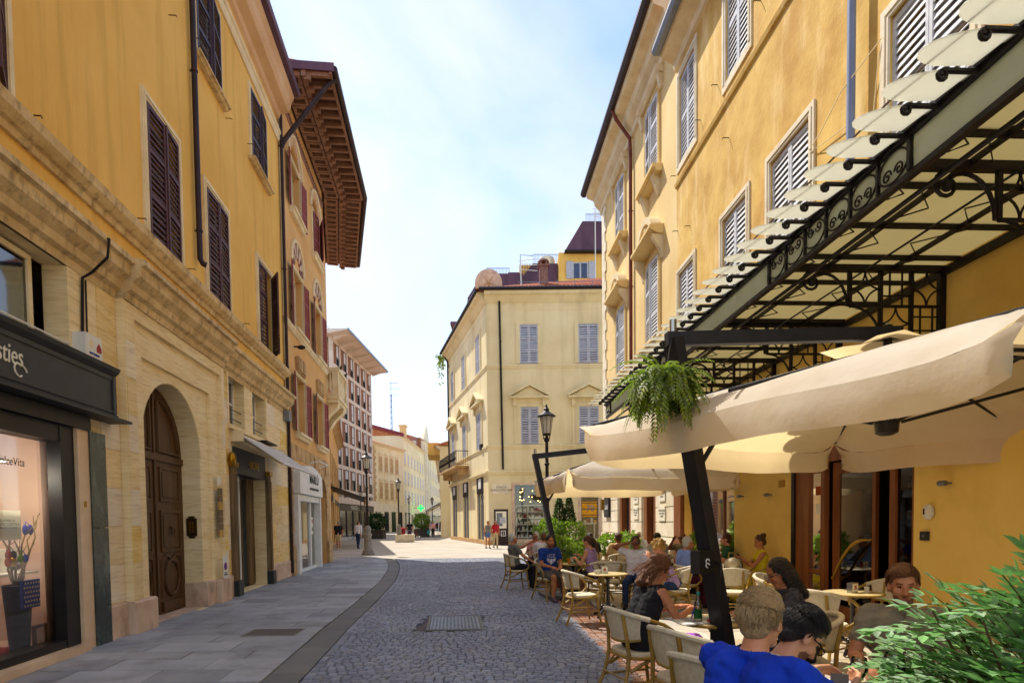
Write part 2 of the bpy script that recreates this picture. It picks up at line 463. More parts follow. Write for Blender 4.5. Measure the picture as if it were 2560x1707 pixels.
mat('leaf_dark', '2d4a26', '1f371b', sc=5, rough=.5, rnd=.3, tint=True, spec=.4, transl=('4f7d2c', .2))
mat('leaf_fern', '8a9436', '5a7026', sc=7, rough=.5, rnd=.35, tint=True, spec=.4, transl=('94b52c', .3))
mat('stem', '5d4a2c', '4a3a22', sc=8, rough=.8)
glass('pane_clear', 'e8ecea', .05)
glass('pane_dark', '8f9698', .12)
glass('pane_door', '6a6a66', .0, ior=1.16)
mat('glass_scale', 'e4e4da', 'd4d5ca', sc=5, rough=.35, bump=.3, bsc=50, spec=.5, transl=('f0f0e6', .6))
mat('stone_grey', '8c8880', '78746c', sc=4, rough=.8, bump=.2)
glass('pane_canopy', 'b9bd96', .06, .25)
mat('glass_frost', 'e6eee4', 'd6e0d4', sc=5, rough=.35, bump=.3, bsc=50, spec=.5, transl=('eaf2e6', .5))
mat('glass_roof', 'a39c7c', '857e60', sc=2.5, rough=.4, bump=.3, bsc=22, transl=('cfc7a6', .62), c3='6d6338', sc3=3, f3=.5)

# ------------------------------------------------------------------ the ground
def lerp_tab(tab, y):
    if y <= tab[0][1]:
        a, b = tab[0], tab[1]
    elif y >= tab[-1][1]:
        a, b = tab[-2], tab[-1]
    else:
        for a, b in zip(tab, tab[1:]):
            if a[1] <= y <= b[1]: break
    return a[0] + (b[0] - a[0]) * (y - a[1]) / (b[1] - a[1])
EDGE = [(-2.3, 2.5), (-2.65, 6.17), (-3.02, 9.55), (-3.26, 12.34), (-3.72, 16.8), (-4.31, 20.63), (-4.95, 24.03), (-5.73, 26.96), (-7.2, 30.5)]
xw = lambda y: -4.8465 - .11546 * y                       # wall foot, shaded side
xe = lambda y: lerp_tab(EDGE, y)                          # pavement edge
xt = lambda y: 1.55 - .055 * y                            # brick band begins
mb = MB(); mb.quad((-1500, -60, -.06), (1500, -60, -.06), (1500, 2600, -.06), (-1500, 2600, -.06))
tag(mb.build('ground', 'piazza'), kind='structure')
mb = MB(); mb.quad((-60, -6, -.03), (40, -6, -.03), (40, 26, -.03), (-60, 26, -.03))
street = tag(mb.build('street', 'joint'), kind='structure')
mb = MB(); mb.quad((-60, 26.0, -.012), (60, 26.0, -.012), (60, 330, -.012), (-60, 330, -.012))
tag(mb.build('piazza_paving', 'piazza_pavers' if 'piazza_pavers' in MATS else 'piazza'), kind='structure')
# setts: wavy courses across the street
def sett_geo(mbx, cx, cy, w, l, h, tilt, skew):
    b = .012
    z0, z1 = -.03, h
    o = [(-w / 2, -l / 2), (w / 2, -l / 2), (w / 2, l / 2), (-w / 2, l / 2)]
    i = [(-w / 2 + b, -l / 2 + b), (w / 2 - b, -l / 2 + b), (w / 2 - b, l / 2 - b), (-w / 2 + b, l / 2 - b)]
    R = lambda p: (cx + p[0] + skew * p[1], cy + p[1] + skew * p[0])
    vs = [Vector((*R(p), z0)) for p in o] + [Vector((*R(p), z1 - .009)) for p in o] + [Vector((*R(p), z1 + tilt[0] * p[0] + tilt[1] * p[1])) for p in i]
    fs = [(0, 1, 5, 4), (1, 2, 6, 5), (2, 3, 7, 6), (3, 0, 4, 7), (4, 5, 9, 8), (5, 6, 10, 9), (6, 7, 11, 10), (7, 4, 8, 11), (8, 9, 10, 11)]
    mbx.add(vs, fs)
rs = random.Random(3)
sett_list = []
y = 3.6
while y < 27:
    l = .088 if y < 14 else .12
    x = xe(y) + .42
    x_end = xt(y) - .03
    if y > 17: x_end = 3.2
    while x < x_end:
        w = rs.uniform(.08, .125) * (1 if y < 14 else 1.25)
        wav = .11 * abs(math.sin(PI * (x + .13 * y) / 1.35)) + .02 * noise.noise(Vector((x * 2, y * 2, 0)))
        if not (-1.52 < x + w / 2 < -.47 and 9.0 < y + wav < 10.56):
            sett_list.append((x + w / 2, y + wav, w - .008, l - .008 + rs.uniform(-.005, .005)))
        x += w
    y += l
big = MB()
near = []
for (x, yy, w, l) in sett_list:
    px = CX + x / yy * FPX
    py = 1303 + CH / yy * FPX
    if py < 1720 and px < 1640 and len(near) < 300:
        near.append((x, yy, w, l)); continue
    big.t = rs.random()
    sett_geo(big, x, yy, w, l, rs.uniform(-.003, .006), (rs.uniform(-.05, .05), rs.uniform(-.05, .05)), rs.uniform(-.05, .05))
o = big.build('setts', 'sett', street, recalc=False); tag(o, kind='stuff')
protos = []
for k in range(9):
    q = MB(); sett_geo(q, 0, 0, .09 + .011 * (k % 3), .078 + .004 * (k // 3), 0, (rs.uniform(-.05, .05), rs.uniform(-.05, .05)), rs.uniform(-.05, .05))
    me = q.build('sett', 'sett', street, local=True, recalc=False); protos.append(me.data); bpy.data.objects.remove(me)
for (x, yy, w, l) in near:
    me = protos[min(range(9), key=lambda k: abs(.09 + .011 * (k % 3) - w) + rs.random() * .008)]
    so = bpy.data.objects.new('sett', me); COL.objects.link(so); so.parent = street
    so.location = (x, yy, rs.uniform(-.003, .006)); so.rotation_euler = (0, 0, rs.uniform(-.05, .05))
# red brick band between the setts and the terrace
red = MB(); y = 3.0
while y < 17:
    x = xt(y)
    for k in range(5):
        red.t = rs.random(); sett_geo(red, x + .06 + k * .13, y + (k % 2) * .05, .118, .088, rs.uniform(-.003, .004), (0, 0), .02)
    y += .1
o = red.build('brick_band', 'sett_red', street, recalc=False); tag(o, kind='stuff')
# grey pavement slabs on the shaded side
mb = MB()
ys = [-3 + .6 * k for k in range(60)]
mb.add([mb.P(xw(v) - .4, v, -.028) for v in ys] + [mb.P(xe(v), v, -.028) for v in ys], [(i, i + 1, len(ys) + i + 1, len(ys) + i) for i in range(len(ys) - 1)])
pave = tag(mb.build('pavement', 'soil'), kind='structure')
def slab(parent, name, m, poly, z0, z1):
    q = MB(); c = (sum(p[0] for p in poly) / 4, sum(p[1] for p in poly) / 4)
    i = [(p[0] + (c[0] - p[0]) * .012, p[1] + (c[1] - p[1]) * .012) for p in poly]
    q.add([Vector((*p, z0)) for p in poly] + [Vector((*p, z1 - .004)) for p in poly] + [Vector((*p, z1)) for p in i],
          [(0, 1, 5, 4), (1, 2, 6, 5), (2, 3, 7, 6), (3, 0, 4, 7), (4, 5, 9, 8), (5, 6, 10, 9), (6, 7, 11, 10), (7, 4, 8, 11), (8, 9, 10, 11)])
    return q.build(name, m, parent, recalc=False)
y = 3.2
row = 0
while y < 29:
    dy = rs.choice([.42, .5, .55, .6])
    g_ = .007
    xa, xb = xw(y) - .05, xe(y)
    cuts = [0.0]; t = rs.uniform(.5, 1.0)
    W_ = xb - xa
    while t < W_ - .35:
        cuts.append(t); t += rs.uniform(.7, 1.25)
    cuts.append(W_)
    for a, b in zip(cuts, cuts[1:]):
        fa, fb = a / W_, b / W_
        lo = lambda f, v: (xw(v) - .05) * (1 - f) + xe(v) * f
        slab(pave, 'slab', 'slab_grey', [(lo(fa, y) + g_, y + g_), (lo(fb, y) - g_, y + g_), (lo(fb, y + dy) - g_, y + dy - g_), (lo(fa, y + dy) + g_, y + dy - g_)], -.05, rs.uniform(-.002, .003))
    y += dy; row += 1
# dark gutter slabs along the edge
y = 3.0
while y < 27.4:
    dy = rs.uniform(1.0, 1.5)
    slab(pave, 'gutter_slab', 'slab_gutter', [(xe(y) + .012, y), (xe(y) + .40, y), (xe(y + dy) + .40, y + dy - .01), (xe(y + dy) + .012, y + dy - .01)], -.06, -.012 + rs.uniform(-.003, .003))
    y += dy
# pale terrace slabs on the cafe side
mb = MB(); mb.quad((xt(2) + .55, 1, -.02), (7, 1, -.02), (6, 24.5, -.02), (xt(24.5) + .6, 24.5, -.02))
terr = tag(mb.build('terrace_paving', 'joint'), kind='structure')
y = 3.0
while y < 24:
    dy = rs.choice([.5, .6, .7]); x = xt(y) + .66
    while x < 5.6:
        w = rs.uniform(.6, 1.1)
        if x + w > 5.6: w = 5.65 - x
        slab(terr, 'slab', 'slab_pale', [(x + .005, y + .005), (x + w - .005, y + .005), (x + w - .005, y + dy - .005), (x + .005, y + dy - .005)], -.03, rs.uniform(-.001, .003))
        x += w
    y += dy
# drain grate and manhole cover
t = thing('drain_grate', 'rusty slotted drain grate set in the grey pavement slabs', 'grate', (-3.62, 9.05, 0))
fn = lambda a, d, z: Vector((-4.02 + a - .05 * d, 8.78 + d, z))
q = MB(fn=fn); q.box(0, .8, 0, .03, -.02, .008); q.box(0, .8, .55, .58, -.02, .008); q.box(0, .03, .03, .55, -.02, .008); q.box(.77, .8, .03, .55, -.02, .008); q.build('frame', 'stone_grey', t)
q = MB(fn=fn); q.box(.03, .77, .03, .55, -.05, .0045); q.build('pit', 'ink', t)
for k in range(16):
    q = MB(fn=fn); q.box(.05 + k * .045, .068 + k * .045, .03, .55, -.01, .009); q.build('bar', 'stone_grey', t)
fnm = lambda a, d, z: Vector((-1.33 + a - .1 * d, 9.1 + d, z))
t = thing('manhole_cover', 'square steel manhole cover sunk among the cobbles', 'manhole cover', (-1.0, 9.8, 0))
q = MB(fn=fnm); q.box(0, .9, 0, .05, -.02, .008); q.box(0, .9, 1.3, 1.35, -.02, .008); q.box(0, .05, .05, 1.3, -.02, .008); q.box(.85, .9, .05, 1.3, -.02, .008); q.build('frame', 'slab_gutter', t)
q = MB(fn=fnm); q.box(.055, .845, .055, 1.295, -.02, .004)
for i in range(13):
    for j in range(20):
        a, d = .07 + i * .058, .075 + j * .06
        if (i + j) % 2: q.box(a, a + .04, d, d + .015, .0035, .009)
        else: q.box(a + .012, a + .028, d - .012, d + .028, .0035, .009)
q.build('plate', 'metal_grey', t)
# ------------------------------------------------------------------ facade kit
def shutter(parent, fr, sh, sgn, w, z0, z1, d, ang, m, sp=.095, indiv=False, panels=2, name='shutter', tilt=.035, th=.045, stile=.055):
    """Louvred leaf hinged at sh; sgn is the way it runs along the wall when closed; ang opens it outwards."""
    ca, sa = math.cos(ang), math.sin(ang)
    fn = lambda x, y, z: fr.p(sh + sgn * (x * ca - y * sa), d + x * sa + y * ca, z)
    h = z1 - z0
    q = MB(fn=fn)
    q.box(0, stile, 0, th, z0, z1); q.box(w - stile, w, 0, th, z0, z1)
    rails = [z0 + h * k / panels for k in range(panels + 1)]
    for k, r in enumerate(rails):
        a = r if k == 0 else (r - .07 if k == panels else r - .035)
        q.box(stile, w - stile, .002, th - .002, a, a + .07)
    leaf = q.build(name, m, parent)
    j = MB(fn=fn)
    me = None; base = None
    for k in range(panels):
        a, b = rails[k] + (.07 if k == 0 else .035), rails[k + 1] - (.07 if k == panels - 1 else .035)
        n = max(1, int((b - a) / sp)); st = (b - a) / n
        for i in range(n):
            z = a + (i + .5) * st
            def slat(mbx, z):
                pr = [(.004, z + tilt), (.012, z + tilt + .008), (th - .004, z - tilt + .008), (th - .012, z - tilt)]
                x0, x1 = stile - .004, w - stile + .004
                mbx.add([mbx.P(x, y, zz) for x in (x0, x1) for y, zz in pr], [(0, 1, 2, 3), (7, 6, 5, 4), (0, 1, 5, 4), (1, 2, 6, 5), (2, 3, 7, 6), (3, 0, 4, 7)])
            if indiv:
                if me is None:
                    qq = MB(fn=fn); slat(qq, z); so = qq.build('slat', m, leaf); me = so.data; base = z
                else:
                    so = bpy.data.objects.new('slat', me); COL.objects.link(so); so.parent = leaf; so.location = (0, 0, z - base)
            else: slat(j, z)
    if not indiv: j.build('slats', m, leaf)
    return leaf
def surround(parent, fr, s0, s1, z0, z1, w, proud, m, d=0.0, bottom=False, name='window_surround'):
    q = MB(fr)
    q.box(s0 - w, s0, d, d + proud, z0, z1 + w); q.box(s1, s1 + w, d, d + proud, z0, z1 + w); q.box(s0, s1, d, d + proud - .002, z1, z1 + w)
    q.box(s0 - w * .6, s0 - w * .3, d + proud, d + proud + .015, z0, z1 + w * .5)
    q.box(s1 + w * .3, s1 + w * .6, d + proud, d + proud + .015, z0, z1 + w * .5); q.box(s0 - w * .3, s1 + w * .3, d + proud, d + proud + .014, z1 + w * .3, z1 + w * .6)
    if bottom: q.box(s0 - w, s1 + w, d, d + proud - .003, z0 - w, z0)
    return q.build(name, m, parent)
def sill(parent, fr, s0, s1, z, m, d=0.0, out=.16, th=.09, name='window_sill'):
    q = MB(fr)
    q.profile([(d, z - th), (d + out * .6, z - th), (d + out * .75, z - th * .5), (d + out, z - th * .45), (d + out, z), (d, z)], s0, s1)
    return q.build(name, m, parent)
def sash(parent, fr, s0, s1, z0, z1, d, fm='paint_white', gm='pane_dark', cross=1, mull=1, bw=.055, back=None, name='window'):
    q = MB(fr)
    q.box(s0, s0 + bw, d, d + .05, z0, z1); q.box(s1 - bw, s1, d, d + .05, z0, z1); q.box(s0 + bw, s1 - bw, d, d + .049, z0, z0 + bw); q.box(s0 + bw, s1 - bw, d, d + .049, z1 - bw, z1)
    for k in range(1, mull + 1):
        a = s0 + (s1 - s0) * k / (mull + 1); q.box(a - bw * .5, a + bw * .5, d, d + .048, z0 + bw, z1 - bw)
    for k in range(1, cross + 1):
        a = z0 + (z1 - z0) * k / (cross + 1); q.box(s0 + bw, s1 - bw, d + .002, d + .044, a - .02, a + .02)
    o = q.build(name, fm, parent)
    q = MB(fr); q.quad((s0, d + .02, z0), (s1, d + .02, z0), (s1, d + .02, z1), (s0, d + .02, z1)); q.build('pane', gm, o, recalc=False)
    if back:
        q = MB(fr); q.box(s0, s1, d - .12, d - .1, z0, z1); q.build('backing', back, o)
    return o
def downpipe(parent, fr, pts, r, m, name='downpipe', clips=()):
    q = MB(fr); q.tube(pts, r, 10)
    for (s, d, z) in clips: q.lathe([(r + .012, -.02), (r + .012, .02)], (s, d, z), 10); q.box(s - .01, s + .01, 0, d, z - .008, z + .008)
    o = q.build(name, m, parent, smooth=False); return smooth_by_angle(o)
def hook(q, s, z, d=0.0, m=1):
    q.tube([(s, d, z), (s, d + .13, z), (s, d + .14, z - .03)], .009, 5)

# ------------------------------------------------------------------ yellow house on the shaded side
LB = thing('yellow_house', 'ochre yellow house with brown louvred shutters above a travertine shop floor', 'building', FL.p(9, 0, 0))
S0, S1 = -3.0, 19.0
rowA = [(5.75, 6.95), (10.3, 11.5), (12.87, 14.1), (16.4, 17.7)]
rowB = [(9.6, 10.9), (12.62, 13.95), (16.15, 17.5)]
upH = [(a, b, 6.42, 8.72) for a, b in rowA] + [(a, b, 11.15, 13.0) for a, b in rowB]
q = MB(FL); q.wall(S0, S1, 5.6, 14.0, 0, upH, .3)
q.quad((S1, 0, 0), (S1, -9, 0), (S1, -9, 14.6), (S1, 0, 14.6)); q.quad((S0, 0, 0), (S0, -9, 0), (S0, -9, 14.6), (S0, 0, 14.6)); q.quad((S0, -9, 0), (S1, -9, 0), (S1, -9, 14.6), (S0, -9, 14.6))
q.quad((S0, -.3, 5.6), (S1, -.3, 5.6), (S1, -.3, 14.0), (S0, -.3, 14.0))
q.build('upper_wall', 'plaster_yellow', LB, recalc=False)
# openings of the shop floor
P0, P1 = 9.77, 12.12
loH = [(2.6, 7.95, .1, 3.0, 0, .34), (2.6, 7.96, 3.9, 5.02, 0, .3), (9.41, 13.02, 0, 4.82), (13.82, 14.95, 3.95, 5.12, 0, .32), (15.6, 16.68, 3.95, 5.12, 0, .32), (13.98, 16.5, .02, 3.45, 0, .4)]
q = MB(FL); q.wall(S0, S1, 0, 5.6, .03, loH)
q.quad((S0, -2.2, 0), (S1, -2.2, 0), (S1, -2.2, 5.6), (S0, -2.2, 5.6)); q.quad((S0, .0, 5.6), (S1, 0, 5.6), (S1, -2.2, 5.6), (S0, -2.2, 5.6))
q.build('ground_floor_wall', 'travertine', LB, recalc=False)
q = MB(FL); q.wall(9.1, 13.2, 0, 5.28, .15, [(9.41, 13.02, 0, 4.82)], .07); q.quad((9.1, .03, 0), (9.1, .15, 0), (9.1, .15, 5.28), (9.1, .03, 5.28)); q.quad((13.2, .03, 0), (13.2, .15, 0), (13.2, .15, 5.28), (13.2, .03, 5.28))
q.wall(9.41, 13.02, 0, 4.82, .08, [(9.75, 12.57, 0, 4.34)], .06); q.wall(9.75, 12.57, 0, 4.34, .02, [(P0, P1, 0, 4.15, 1.17, .36)])
q.build('portal', 'travertine', LB, recalc=False)
rs = random.Random(12)
for (a, b, d) in [(8.6, 9.09, .03), (13.24, 13.7, .03), (16.78, 18.98, .03), (9.12, 9.39, .15), (13.03, 13.19, .15)]:
    z = .52; k = 0
    while z < 4.98:
        z2 = min(z + .56, 5.0); cuts = [a] + ([a + (b - a) * (.38 if k % 2 else .62)] if b - a > 1 else []) + [b]
        for x0, x1 in zip(cuts, cuts[1:]): q = MB(FL); q.box(x0 + .003, x1 - .003, d, d + .012, z + .003, z2 - .003); q.build('stone_slab', 'travertine_slab', LB)
        z = z2; k += 1
# raised band round the arch
q = MB(FL); n = 20
cm, w_ = (P0 + P1) / 2, (P1 - P0) / 2
for i in range(n):
    a, b = PI * i / n, PI * (i + 1) / n
    pt = lambda r, t: (cm - r * math.cos(t), 2.98 + r * math.sin(t))
    q.prism([pt(w_ + .005, a), pt(w_ + .17, a), pt(w_ + .17, b), pt(w_ + .005, b)], .02, .035)
q.build('archivolt', 'travertine', LB)
# plinth blocks
for (a, b, o1) in [(8.6, 9.09, .07), (9.09, 9.79, .19), (12.1, 12.6, .10), (12.6, 13.22, .20), (13.22, 13.72, .08), (16.72, 19.0, .07)]:
    q = MB(FL); q.box(a + .004, b - .004, -.02, o1, 0, .47); q.profile([(-.02, .47), (o1, .47), (o1 - .03, .5), (-.02, .5)], a + .004, b - .004); q.build('plinth', 'stone_pink', LB)
# door jamb plinths inside the arch
q = MB(FL); q.box(P1 - .02, P1 + .2, -.33, .018, 0, .48); q.build('plinth', 'stone_pink', LB)
# main cornice, breaking forward over the portal
cor = [(0, 5.02), (.04, 5.02), (.06, 5.12), (.13, 5.16), (.15, 5.26), (.26, 5.36), (.28, 5.5), (.34, 5.52), (.34, 5.6), (0, 5.66)]
q = MB(FL)
q.profile(cor, S0, 9.1); q.profile(cor, 13.2, S1)
c2 = [(d + (.14 if d > 0 else 0), z) for d, z in cor]
q.profile(c2, 9.1, 13.2)
q.build('cornice', 'travertine_stain', LB)
# string course under the windows
q = MB(FL); q.profile([(0, 6.08), (.05, 6.08), (.07, 6.16), (.12, 6.18), (.2, 6.26), (.22, 6.37), (0, 6.41)], S0, S1)
q.build('string_course', 'travertine_stain', LB)
# upper mouldings, main cornice and gutter
q = MB(FL); q.profile([(0, 13.3), (.04, 13.3), (.07, 13.38), (.07, 13.48), (.11, 13.52), (.11, 13.6), (0, 13.66)], S0, S1); q.build('frieze_moulding', 'trim_cream', LB)
q = MB(FL); q.profile([(0, 13.95), (.08, 14.0), (.12, 14.12), (.34, 14.2), (.4, 14.3), (.44, 14.5), (.52, 14.62), (.52, 14.68), (0, 14.72)], S0, S1 - .05); q.build('eaves_cornice', 'trim_pink', LB)
q = MB(FL); q.profile([(.5, 14.7), (.66, 14.72), (.7, 14.82), (.68, 14.9), (.5, 14.86)], S0, S1); q.build('gutter', 'metal_violet', LB)
q = MB(FL); q.profile([(.6, 14.88), (-4.5, 17.0), (-9.2, 14.8), (-9, 14.6), (0, 14.6)], S0, S1); q.build('roof', 'terracotta_far', LB)
# windows with shutters, upper floors
for i, (a, b) in enumerate(rowA):
    sash(LB, FL, a, b, 6.42, 8.72, -.24, cross=2)
    surround(LB, FL, a, b, 6.38, 8.72, .14, .05, 'trim_cream')
    w2 = (b - a) / 2 - .004
    shutter(LB, FL, a, 1, w2, 6.44, 8.68, .015, (.10, .04, .04, .04)[i], 'shutter_brown', sp=.092, indiv=i > 0, panels=3)
    shutter(LB, FL, b, -1, w2, 6.44, 8.68, .015, (.5, .07, .05, .5)[i], 'shutter_brown', sp=.092, indiv=i > 0, panels=3)
for i, (a, b) in enumerate(rowB):
    sash(LB, FL, a, b, 11.15, 13.0, -.24, cross=1)
    surround(LB, FL, a, b, 11.15, 13.0, .11, .04, 'trim_cream')
    sill(LB, FL, a - .22, b + .22, 11.14, 'travertine_stain', out=.18)
    w2 = (b - a) / 2 - .004
    shutter(LB, FL, a, 1, w2, 11.17, 12.97, .015, .05, 'shutter_violet', sp=.09, panels=3)
    shutter(LB, FL, b, -1, w2, 11.17, 12.97, .015, .12, 'shutter_violet', sp=.09, panels=3)
q = MB(FL)
for s, z in [(9.95, 6.6), (11.9, 6.6), (12.5, 11.4), (14.3, 11.0), (15.9, 11.4), (11.4, 10.95), (15.2, 6.62), (7.4, 6.55), (9.9, 10.3)]: hook(q, s, z)
q.build('wall_hooks', 'bronze', LB)
downpipe(LB, FL, [(12.28, .09, 14.6), (12.28, .09, 6.95), (12.28, .14, 6.86), (12.3, .2, 6.84)], .055, 'metal_brown', clips=[(12.28, .09, 10.6), (12.28, .09, 7.5), (12.28, .09, 13)])
# cables under the cornice and along the string course
q = MB(FL)
for k in range(3):
    q.tube([(s, .05 + .01 * k + .01 * math.sin(s * 3 + k), 5.69 + .025 * k + .02 * math.sin(s * 2.1 + k * 2)) for s in [4 + .5 * j for j in range(11)]], .008, 5)
q.tube([(8.35, .18, 5.62), (8.36, .36, 5.55), (8.34, .34, 5.3), (8.3, .16, 5.08), (8.25, .06, 4.98), (8.22, .05, 4.2), (8.24, .05, 3.9)], .02, 6)
q.tube([(8.32, .06, 4.98), (8.3, .06, 3.85)], .012, 5)
for k in range(2): q.tube([(s, .05, 5.7 + .03 * k + .03 * math.sin(s * 1.3 + k)) for s in [13.4 + .5 * j for j in range(11)]], .012, 5)
q.build('cable', 'iron_dark', LB)
q = MB(FL); q.box(P0, P1, -.6, .02, -.03, .012); q.build('threshold', 'stone_pink', LB)
# ---- great wooden door
dd = -.33
q = MB(FL); n = 18
arc = [(cm - w_ * math.cos(PI * i / n), 2.98 + 1.17 * math.sin(PI * i / n)) for i in range(n + 1)]
q.prism([(P0, 0.02)] + arc + [(P1, 0.02)], dd - .06, dd); door = q.build('door', 'wood_door', LB)
def panel(s0, s1, z0, z1, nm='door_panel'):
    q = MB(FL)
    for k, (m0, o1) in enumerate([(0, .03), (.05, .012), (.09, .028)]):
        a, b, c, e = s0 + m0, s1 - m0, z0 + m0, z1 - m0
        if k < 2:
            t_ = .045
            q.box(a, a + t_, dd, dd + o1, c, e); q.box(b - t_, b, dd, dd + o1, c, e); q.box(a + t_, b - t_, dd, dd + o1 - .001, c, c + t_); q.box(a + t_, b - t_, dd, dd + o1 - .001, e - t_, e)
        else: q.box(a, b, dd, dd + o1, c, e)
    return q.build(nm, 'wood_door', door)
for (sa, sb) in [(10.0, 10.78), (11.12, 11.92)]:
    panel(sa, sb, 2.08, 2.72); panel(sa, sb, 1.15, 1.92)
    q = MB(FL); q.box(sa - .04, sb + .04, dd, dd + .05, .06, .24); q.build('kick_board', 'wood_door', door)
    mid = (sa + sb) / 2
    q = MB(FL); q.tube([(mid + .3 * math.cos(t), dd + .01, .66 + .33 * math.sin(t)) for t in [2 * PI * k / 24 for k in range(24)]], .035, 6, closed=True)
    q.tube([(sa, dd + .005, .3), (sa, dd + .005, 1.02), (mid - .2, dd + .005, 1.08), (mid, dd + .005, 1.0), (mid + .2, dd + .005, 1.08), (sb, dd + .005, 1.02), (sb, dd + .005, .3)], .03, 5); q.build('door_oval', 'wood_door', door)
    sgn = 1 if mid > cm else -1
    pts = []
    for t in [k / 8 for k in range(9)]:
        th_ = PI / 2 * t * .78
        pts.append((cm + sgn * (w_ - .2) * math.cos(th_), 3.0 + (w_ - .2) * math.sin(th_)))
    poly = pts + [(cm + sgn * .16, pts[-1][1]), (cm + sgn * .16, 3.0)]
    q = MB(FL); q.tube([(a, dd + .01, z) for a, z in poly], .04, 6, closed=True); q.build('fan_panel', 'wood_door', door)
q = MB(FL); q.box(cm - .03, cm + .03, dd, dd + .03, .05, 4.1); q.box(P0 + .02, P1 - .02, dd, dd + .04, 2.82, 2.94); q.build('door_rail', 'wood_door', door)
q = MB(FL); q.lathe([(0, -.02), (.035, -.02), (.04, 0), (.02, .03)], (11.5, dd + .04, 1.6), 10); q.tube([(11.5 + .055 * math.cos(t), dd + .07, 1.53 + .055 * math.sin(t)) for t in [2 * PI * k / 14 for k in range(14)]], .011, 6, closed=True); q.build('door_knocker', 'bronze', door)
# plates, plaques and the intercom
q = MB(FL); q.box(P1 - .014, P1 + .02, -.27, -.07, 1.42, 1.78); q.box(P1 - .012, P1 + .02, -.23, -.11, 1.38, 1.82); ic = q.build('intercom', 'bronze', LB)
q = MB(FL)
for i in range(2):
    for j in range(5): q.box(P1 - .02, P1 - .013, -.21 + i * .05, -.185 + i * .05, 1.5 + j * .045, 1.525 + j * .045)
q.build('button', 'brass', ic)
for k in range(7):
    q = MB(FL); z = 1.38 + k * .148; q.box(12.66, 12.9, .15, .165, z, z + .142); o = q.build('name_plate', 'brass' if k in (0, 4) else 'bronze', LB)
q = MB(FL); q.box(12.66, 12.84, .15, .16, 2.48, 2.66); q.build('notice', 'paper', LB)
q = MB(FL); q.box(12.72, 12.92, .20, .21, .5, .98); ns = q.build('no_parking_sign', 'paint_white', LB)
cx_, cz_ = 12.82, .76
for (r, m, e) in [(.085, 'ink_red', .212), (.066, 'ink_blue', .214)]:
    q = MB(FL); q.prism([(cx_ + r * math.cos(2 * PI * k / 20), cz_ + r * math.sin(2 * PI * k / 20)) for k in range(20)], .209, e); q.build('sign_disc', m, ns)
q = MB(FL); q.prism([(cx_ - .05, cz_ + .04), (cx_ - .04, cz_ + .05), (cx_ + .05, cz_ - .04), (cx_ + .04, cz_ - .05)], .213, .216); q.build('sign_bar', 'ink_red', ns)
text_part('PASSO\nCARRABILE', 'lettering', ns, FL, cx_, .212, .6, .028, 'ink')
# ---- lingerie shop: fascia, window, stone jambs, interior
q = MB(FL); q.profile([(.03, 3.16), (.26, 3.16), (.27, 3.2), (.24, 3.22), (.24, 3.74), (.3, 3.8), (.32, 3.85), (.03, 3.87)], 2.3, 8.62); fas = q.build('shop_fascia', 'board_grey', LB)
q = MB(FL); q.box(8.52, 8.6, .24, .262, 3.22, 3.74); q.box(2.4, 8.52, .24, .255, 3.68, 3.735); q.box(2.4, 8.52, .24, .256, 3.225, 3.26); q.box(2.3, 8.85, .03, .34, 3.12, 3.155); q.build('fascia_moulding', 'board_grey', fas)
q = MB(FL); q.box(2.3, 8.2, .03, .12, 2.93, 3.11); q.build('roller_box', 'paint_black', fas)
text_part('sties', 'lettering', fas, FL, 6.72, .243, 3.5, .22, 'paper', align='RIGHT', shear=.1, wscale=.75)
text_part('B', 'lettering', fas, FL, 5.3, .243, 3.5, .3, 'paper', align='CENTER', shear=.1, wscale=.75)
q = MB(FL); q.tube([(6.65 + .12 * math.cos(t) * (1 - t / 9), .246, 3.36 + .07 * math.sin(t)) for t in [k * .5 for k in range(12)]], .009, 4); q.build('flourish', 'paper', fas)
q = MB(FL); q.box(7.66, 7.94, -.12, .04, .1, 2.95); q.box(2.6, 7.66, -.2, .03, .1, .2); q.box(2.6, 7.66, -.2, .03, 2.72, 2.95); sf = q.build('shop_window_frame', 'paint_black', LB)
q = MB(FL); q.quad((2.6, -.1, .2), (7.66, -.1, .2), (7.66, -.1, 2.72), (2.6, -.1, 2.72)); q.build('pane', 'pane_clear', sf, recalc=False)
text_part('DolceVita', 'lettering', sf, FL, 7.2, -.092, 2.4, .10, 'ink', align='RIGHT', shear=.15, wscale=.9, extr=.001)
q = MB(FL); q.box(2.6, 7.95, -.02, .16, .0, .095); q.build('threshold', 'marble_cream', LB)
q = MB(FL); q.box(7.95, 8.2, -.02, .08, .0, 2.93); q.build('stone_jamb', 'marble_cream', LB)
for z0, z1 in [(0, 1.62), (1.63, 2.93)]:
    q = MB(FL); q.box(8.2, 8.58, -.02, .10, z0, z1); q.build('marble_slab', 'marble_green', LB)
q = MB(FL); q.box(8.05, 8.1, .08, .086, 1.9, 1.98); q.build('sticker', 'brass', LB)
q = MB(FL)
q.quad((2.6, -1.25, .1), (8.3, -1.25, .1), (8.3, -1.25, 2.95), (2.6, -1.25, 2.95)); q.quad((8.3, -.2, .1), (8.3, -1.25, .1), (8.3, -1.25, 2.95), (8.3, -.2, 2.95)); q.quad((2.6, -.2, .1), (2.6, -1.25, .1), (2.6, -1.25, 2.95), (2.6, -.2, 2.95))
q.quad((2.6, -.2, 2.95), (8.3, -.2, 2.95), (8.3, -1.25, 2.95), (2.6, -1.25, 2.95)); q.quad((2.6, -.2, .11), (8.3, -.2, .11), (8.3, -1.25, .11), (2.6, -1.25, .11))
